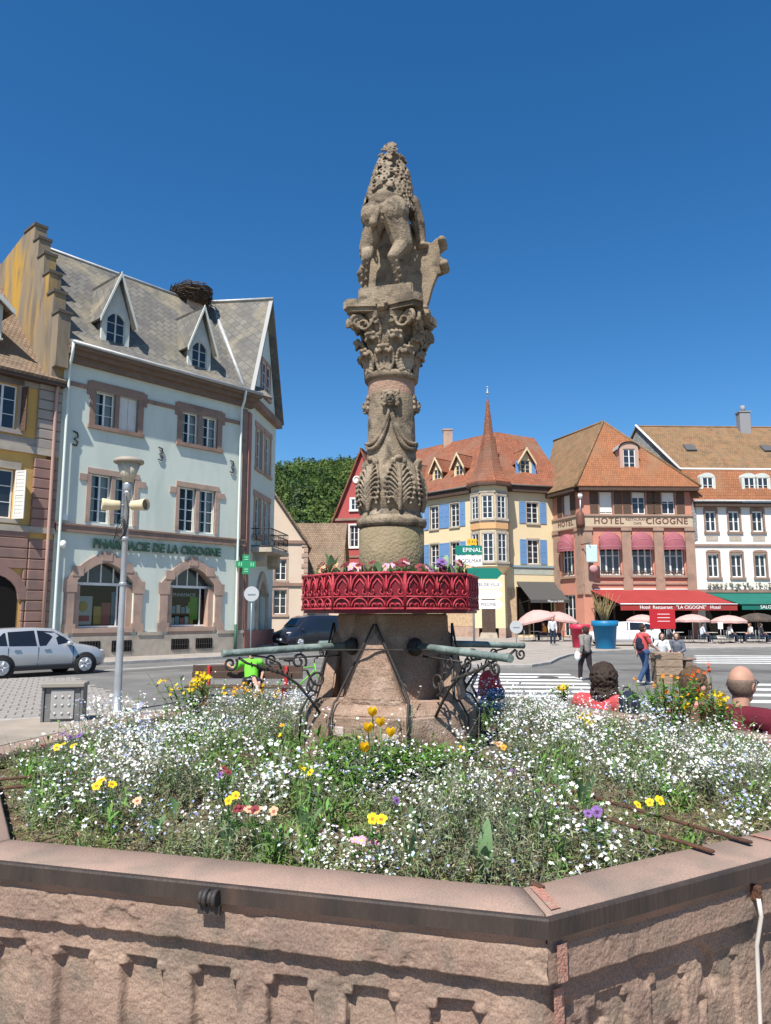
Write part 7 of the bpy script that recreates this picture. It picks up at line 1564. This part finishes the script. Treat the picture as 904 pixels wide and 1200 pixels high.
# ================================================================ PEOPLE
SKIN = mat('skin', (.50, .30, .22), (.44, .25, .18), 20, .55, spec=.3); SKIN2 = mat('skin_tanned', (.42, .24, .17), (.38, .2, .14), 20, .55, spec=.3)
def cloth(n, c): return mat('cloth_'+n, c, tuple(x*.78 for x in c), 14, .95, .25, 60, .05)
HAIRD = mat('hair_dark', (.022, .014, .010), (.05, .03, .02), 60, .6, .5, 150); HAIRB = mat('hair_brown', (.07, .042, .025), (.12, .075, .045), 60, .6, .5, 150); HAIRG = mat('hair_grey', (.20, .14, .105), (.12, .085, .065), 60, .7, .4, 150)
def J(pose, H=1.72, seat=.45, reach=None):
    k = H/1.72; j = {}
    if pose in ('stand', 'walk'):
        j = dict(pel=(0, 0, .95), chest=(0, .0, 1.30), neck=(0, -.01, 1.45), head=(0, .02, 1.60), shL=(-.18, -.01, 1.40), shR=(.18, -.01, 1.40), elL=(-.24, -.02, 1.13), elR=(.24, -.02, 1.13), wrL=(-.23, .08, .90), wrR=(.23, .08, .90), hpL=(-.09, 0, .92), hpR=(.09, 0, .92), knL=(-.10, .02, .50), knR=(.10, .02, .50), anL=(-.10, -.02, .09), anR=(.10, -.02, .09))
        if pose == 'walk': j.update(knL=(-.10, .16, .52), anL=(-.10, .20, .10), knR=(.10, -.04, .50), anR=(.10, -.26, .14), elL=(-.24, -.12, 1.15), wrL=(-.24, -.06, .92), elR=(.23, .10, 1.15), wrR=(.21, .30, 1.02))
    else:
        s = seat; j = dict(pel=(0, 0, s+.11), chest=(0, .03, s+.42), neck=(0, .04, s+.60), head=(0, .08, s+.755), shL=(-.185, .03, s+.555), shR=(.185, .03, s+.555), elL=(-.25, .08, s+.28), elR=(.25, .08, s+.28), wrL=(-.14, .30, s+.20), wrR=(.14, .30, s+.20), hpL=(-.09, .02, s+.09), hpR=(.09, .02, s+.09), knL=(-.12, .46, s+.07), knR=(.12, .46, s+.07), anL=(-.12, .46, s-.36), anR=(.12, .46, s-.36))
        if pose == 'recline': j.update(chest=(0, -.10, s+.38), neck=(0, -.16, s+.54), head=(0, -.17, s+.69), shL=(-.19, -.14, s+.50), shR=(.19, -.14, s+.50), elL=(-.30, -.28, s+.34), elR=(.34, -.26, s+.36), wrL=(-.22, -.02, s+.16), wrR=(.46, -.30, s+.42), knL=(-.10, .42, s+.13), knR=(.02, .44, s+.20), anL=(.02, .62, s-.28), anR=(-.02, .80, s+.02))
    return {n: Vector(v)*k if pose in ('stand', 'walk') else Vector(v) for n, v in j.items()}, (k if pose in ('stand', 'walk') else 1)
def person(F, label, pose='stand', shirt=(.5, .5, .5), pants=(.03, .04, .07), hair='dark', H=1.72, seat=.45, sleeve=.5, shorts=False, vox=.015, group=None, skin=None, over=None, turn=0, hairstyle='short', glasses=False, hat=None):
    skin = skin or SKIN; j, k = J(pose, H, seat); j.update({n: Vector(v) for n, v in (over or {}).items()}); o = empty('person', F, label, 'person', group)
    b = MB(); hc = j['head']; FH = T(*hc) @ RZ(turn)
    def P(x, y, z): return FH @ Vector((x, y, z))
    b.ball((0, 0, .015), (.078, .098, .105), 16, 12, FH); b.cap(P(0, .03, -.055), P(0, .05, -.075), .055, .042, 12); b.cap(j['neck']-Vector((0, 0, .05)), hc+Vector((0, -.01, -.05)), .056, .052, 12)
    b.ball((0, .103, -.015), (.014, .02, .024), 8, 6, FH); b.ball((0, .088, -.055), (.024, .012, .008), 8, 5, FH)
    for s in (-1, 1): b.ball((s*.08, -.005, -.01), (.012, .022, .032), 8, 6, FH); b.ball((s*.03, .082, .016), (.014, .012, .010), 8, 5, FH)
    b.cap(j['pel'], j['chest'], .125, .135, 14); b.cap(j['chest'], j['neck']-Vector((0, 0, .06)), .125, .07, 14); b.cap(j['shL'], j['shR'], .065, .065, 12); b.cap(j['hpL'], j['hpR'], .105, .105, 12)
    for s in 'LR':
        sg = -1 if s == 'L' else 1
        b.cap(j['sh'+s], j['el'+s], .052, .040); b.cap(j['el'+s], j['wr'+s], .040, .027)
        d = (j['wr'+s]-j['el'+s]).normalized(); sd = d.cross(Vector((0, 1, 0))); sd = sd.normalized() if sd.length > .1 else Vector((1, 0, 0)); w = j['wr'+s]
        b.cap(w, w+d*.075, .028, .034)
        for q, l in enumerate((.065, .078, .082, .07)): a = w+d*.085+sd*(.0195*(q-1.5)); m_ = a+d*l*.55; b.cap(a, m_, .0095, .009, 6); b.cap(m_, m_+d*l*.4+d.cross(sd)*-.018*sg, .009, .008, 6)
        t0 = w+d*.03+sd*.03; b.cap(t0, t0+d*.045+sd*.03, .012, .009, 6)
        b.cap(j['hp'+s], j['kn'+s], .085, .056); b.cap(j['kn'+s], j['an'+s], .055, .036)
        ft = Vector((0, .14, -.035)); b.cap(j['an'+s]-Vector((0, .03, .03)), j['an'+s]+ft, .04, .034)
    obj('body', remesh(b, 'body', vox, 2, skin), None, o, F)
    # clothes follow the joints a little outside the skin
    c = MB(); e = .014; c.cap(j['pel']+Vector((0, 0, .02)), j['chest'], .135+e, .142+e, 16); c.cap(j['chest'], j['neck']-Vector((0, 0, .085)), .135+e, .075+e, 14); c.cap(j['shL'], j['shR'], .066+e, .066+e, 12)
    for s in 'LR':
        el = j['sh'+s].lerp(j['el'+s], min(1, sleeve*1.6)); c.cap(j['sh'+s], el, .058+e, .05+e)
        if sleeve > .7: c.cap(j['el'+s], j['el'+s].lerp(j['wr'+s], .92), .043+e, .033+e)
    rn = random.Random(hash(label) % 1000)
    for q in range(16): z = rn.random(); p_ = j['pel'].lerp(j['chest'], z); a = rn.uniform(0, 6.28); c.cap(p_+Vector((.135*math.cos(a), .135*math.sin(a), 0)), p_+Vector((.14*math.cos(a+.5), .14*math.sin(a+.5), -.08)), .015, .012, 6)
    obj('shirt', remesh(c, 'shirt', vox, 2, cloth('%.2f%.2f%.2f' % shirt, shirt)), None, o, F)
    t = MB(); t.cap(j['pel']+Vector((0, 0, .04)), j['pel'], .13+e, .13+e, 14); t.cap(j['hpL'], j['hpR'], .108+e, .108+e, 12)
    for s in 'LR':
        kn = j['hp'+s].lerp(j['kn'+s], .95 if shorts else 1); t.cap(j['hp'+s], kn, .09+e, .065+e)
        if not shorts: t.cap(j['kn'+s], j['kn'+s].lerp(j['an'+s], .95), .062+e, .05+e)
    obj('trousers', remesh(t, 'trousers', vox, 2, cloth('%.2f%.2f%.2f' % pants, pants)), None, o, F)
    s_ = MB()
    for s in 'LR': a = j['an'+s]; s_.cap(a-Vector((0, .04, .035)), a+Vector((0, .15, -.045)), .045, .038); s_.cap(a-Vector((0, .035, .02)), a+Vector((0, 0, .01)), .045, .045)
    obj('shoes', remesh(s_, 'shoes', vox, 1, mat('shoe_'+('w' if rn.random() > .5 else 'd'), (.4, .4, .4) if rn.random() > .5 else (.03, .03, .03))), None, o, F)
    hm = dict(dark=HAIRD, brown=HAIRB, grey=HAIRG)[hair]; h = MB(); rh = random.Random(5)
    if hairstyle == 'bald':      # cropped fringe round the back and sides only
        nu, nv = 40, 12; vs = []; fs = []
        for q in range(nv+1):
            z = -.085+.125*q/nv
            for i in range(nu+1):
                a = R_(158+224*i/nu); f = math.sqrt(max(.05, 1-((z-.015)/.108)**2)); w_ = .0035*(1 if 0 < q < nv and 0 < i < nu else -1.5)+.0012*rh.random()
                zz = z; vs.append(((.078*f+w_)*math.cos(a), (.098*f+w_)*math.sin(a), zz))
        for q in range(nv):
            for i in range(nu): k_ = q*(nu+1)+i; fs.append((k_, k_+1, k_+nu+2, k_+nu+1))
        h.add(vs, fs, FH, True); h.build('hair', hm, o, F)
    elif hairstyle == 'curly':   # round mass of tight curls
        h.ball((0, -.03, .01), (.094, .104, .108), 16, 12, FH)
        for q in range(520):
            v = Vector((rh.gauss(0, 1), rh.gauss(0, 1)-.35, rh.gauss(0, 1))).normalized()
            if v.y > .55 and v.z < .6: continue
            rad = rh.uniform(.009, .019); h.ball(tuple(FH @ Vector((v.x*.100, -.03+v.y*.108, .005+v.z*.114))), (rad, rad, rad*.8), 6, 5)
        for q in range(260):      # curls falling to the shoulders
            a = R_(rh.uniform(165, 375)); z = rh.uniform(-.16, -.02); rr_ = .088+.022*(-z/.16)
            rad = rh.uniform(.008, .017); h.ball(tuple(FH @ Vector((rr_*math.cos(a), -.02+rr_*1.02*math.sin(a), z))), (rad, rad, rad*.9), 6, 5)
        obj('hair', remesh(h, 'hair', .0052, 0, hm), None, o, F)
    else:
        h.ball((0, -.018, .032), (.086, .098, .103), 16, 12, FH); h.ball((0, -.04, -.02), (.080, .078, .085), 14, 10, FH)
        n, rad, drop = dict(short=(90, .012, -.07), wavy=(330, .013, -.085), long=(200, .018, -.22))[hairstyle]
        for q in range(n):
            v = Vector((rh.gauss(0, 1), rh.gauss(0, 1)-.4, rh.gauss(0, 1)+.25)).normalized()
            if v.y > .45 and v.z < .55: continue
            c0 = Vector((v.x*.088, -.02+v.y*.1, .03+v.z*.105)); c0.z = max(c0.z, drop) if hairstyle != 'long' else c0.z
            t_ = Vector((v.y*.4+rh.uniform(-.4, .4), -v.x*.3, -1)).normalized()
            h.cap(P(*c0), P(*(c0+t_*rad*2.6)), rad*rh.uniform(.6, 1), rad*.45, 6)
            if hairstyle == 'long' and v.z < .2: h.cap(P(*c0), P(*(c0+Vector((0, -.01, -.16)))), rad, rad*.5, 6)
        obj('hair', remesh(h, 'hair', min(vox, .0062), 0, hm), None, o, F)
    if glasses:
        g = MB()
        for s in (-1, 1):
            g.tube([(s*.032+.024*math.cos(t_), .105, .012+.019*math.sin(t_)) for t_ in np.linspace(0, 6.283, 17)], .0028, 5, False, FH); g.tube([(s*.058, .103, .018), (s*.088, .05, .02), (s*.09, -.01, .012), (s*.088, -.03, -.01)], .003, 5, True, FH)
        g.tube([(-.008, .107, .014), (.008, .107, .014)], .0028, 5, True, FH); g.build('glasses', BLKP, o, F)
    if hat: obj('hat', hat, None, o, F @ FH)
    return o
# bench they sit on behind the basin
def low_bench(x, y, a, label, L=2.0, z=.35):
    F = T(x, y, z) @ RZ(R_(a)); o = empty('stone_bench', F, label, 'bench'); MB().bbox(-L/2, -.2, .37, L/2, .2, .445, .015).build('seat', RED_SAND, o, F)
    for xx in (-L/2+.25, L/2-.25): MB().bbox(xx-.12, -.16, 0, xx+.12, .16, .37, .015).build('leg', RED_SAND, o, F)
def seat_face(p, a): return T(p[0], p[1], 0) @ RZ(R_(a))       # a = heading; local +Y is forward
low_bench(2.02, 5.85, -38, 'low sandstone bench behind the basin under the woman in red', 1.5); low_bench(2.42, 4.82, -82, 'low sandstone bench behind the basin under the man in maroon', 1.1)
person(seat_face((1.70, 5.98), -40), 'seated person with dark curly hair in a coral red top, back turned', 'sit', (.50, .075, .085), (.05, .06, .1), 'dark', seat=.745, vox=.009, hairstyle='curly', sleeve=.4, turn=R_(10))
person(seat_face((2.16, 5.36), -50), 'seated person with wavy brown hair seen between orange wallflowers', 'sit', (.25, .10, .09), (.05, .06, .1), 'brown', seat=.74, vox=.009, hairstyle='wavy', sleeve=.5, turn=R_(-25))
person(seat_face((2.20, 4.78), -58), 'seated balding man with glasses in a maroon shirt, back turned', 'sit', (.13, .022, .035), (.05, .05, .06), 'grey', seat=.80, vox=.009, hairstyle='bald', glasses=True, sleeve=.6, skin=SKIN2, turn=R_(8))
# on the wooden bench
person(FBn @ T(1.42, -.02, 0) @ RZ(R_(180+22)), 'person in lime green t-shirt and dark shorts reclining on the brown bench', 'recline', (.18, .62, .06), (.03, .03, .04), 'dark', seat=.45, shorts=True, vox=.012)
# standing and walking
pm = person(T(7.40, 21.6, 0) @ RZ(R_(-72)), 'man in red t-shirt and jeans walking past the stone block', 'walk', (.55, .10, .10), (.05, .085, .17), 'dark', 1.72, sleeve=.45, vox=.012)
rucksack(T(7.22, 21.52, 1.0) @ RZ(R_(-72+180)) @ T(-.22, .12, 0), 'dark shoulder bag carried by the man in red t-shirt', NAVY, BLKP, .34, .22)
pw_ = person(T(6.12, 23.0, 0) @ RZ(R_(25)), 'person in long grey jacket and dark trousers walking with a white bag', 'walk', (.23, .215, .20), (.035, .03, .035), 'dark', 1.62, sleeve=1.0, vox=.012, over=dict())
k = MB(); F = T(5.86, 22.98, .62); o = empty('carrier_bag', F, 'white carrier bag hanging from the hand of the person in grey', 'bag'); k.ball((0, 0, .12), (.10, .07, .14), 10, 8); obj('bag', remesh(k, 'bag', .01, 1, WHITEP), None, o, F); MB().tube([(-.04, 0, .24), (0, 0, .34), (.04, 0, .24)], .008, 5).build('handle', WHITEP, o, F)
person(T(10.45, 46.9, .1) @ RZ(R_(172)), 'person in white striped shirt and dark jeans standing before the yellow house terrace', 'stand', (.58, .57, .58), (.03, .04, .07), 'dark', 1.72, sleeve=.9, vox=.016)
low_bench(10.35, 27.2, 4, 'low stone bench behind the stone block under two seated people', 1.6, 0)
person(T(9.95, 27.1, 0) @ RZ(R_(175)), 'seated person in white shirt with dark hair behind the stone block', 'sit', (.66, .66, .66), (.06, .08, .13), 'dark', seat=.46, vox=.014, hairstyle='long', sleeve=.6, over=dict(elR=(.34, .22, .86), wrR=(.58, .36, .92)))
person(T(10.55, 27.2, 0) @ RZ(R_(150)), 'seated person in grey jacket with dark hair behind the stone block', 'sit', (.14, .15, .18), (.03, .03, .04), 'brown', seat=.46, vox=.014, sleeve=1, hairstyle='long')
# café guests
GU = [(2, (.55, .6, .68), 'person in pale blue shirt seated at the café under a pink parasol', 'grey'), (4, (.68, .68, .66), 'person in white shirt seated between the pink parasols', 'dark'), (5, (.66, .64, .62), 'person in cream top seated by the pole of a pink parasol', 'brown'), (6, (.05, .05, .06), 'person in black seated at the café in front of the green awning', 'dark'), (7, (.70, .70, .70), 'person in bright white t-shirt seated under a dark parasol', 'dark'), (8, (.62, .60, .58), 'person in off-white top seated at the last table of the tea room', 'grey'), (0, (.16, .16, .17), 'person in dark grey seated left of the pink parasols at the hotel terrace', 'dark'), (13, (.60, .30, .05), 'person in orange seated under the parasols of the yellow house', 'brown'), (14, (.55, .42, .03), 'person in mustard yellow seated under the parasols of the yellow house', 'dark')]
for i, c_, lab, hr_ in GU:
    x, y, a = SEATS[i]; person(T(x, y, .1) @ RZ(R_(a)) @ T(0, -.03, 0), lab, 'sit', c_, (.04, .045, .07), hr_, seat=.455, vox=.02, sleeve=.6)
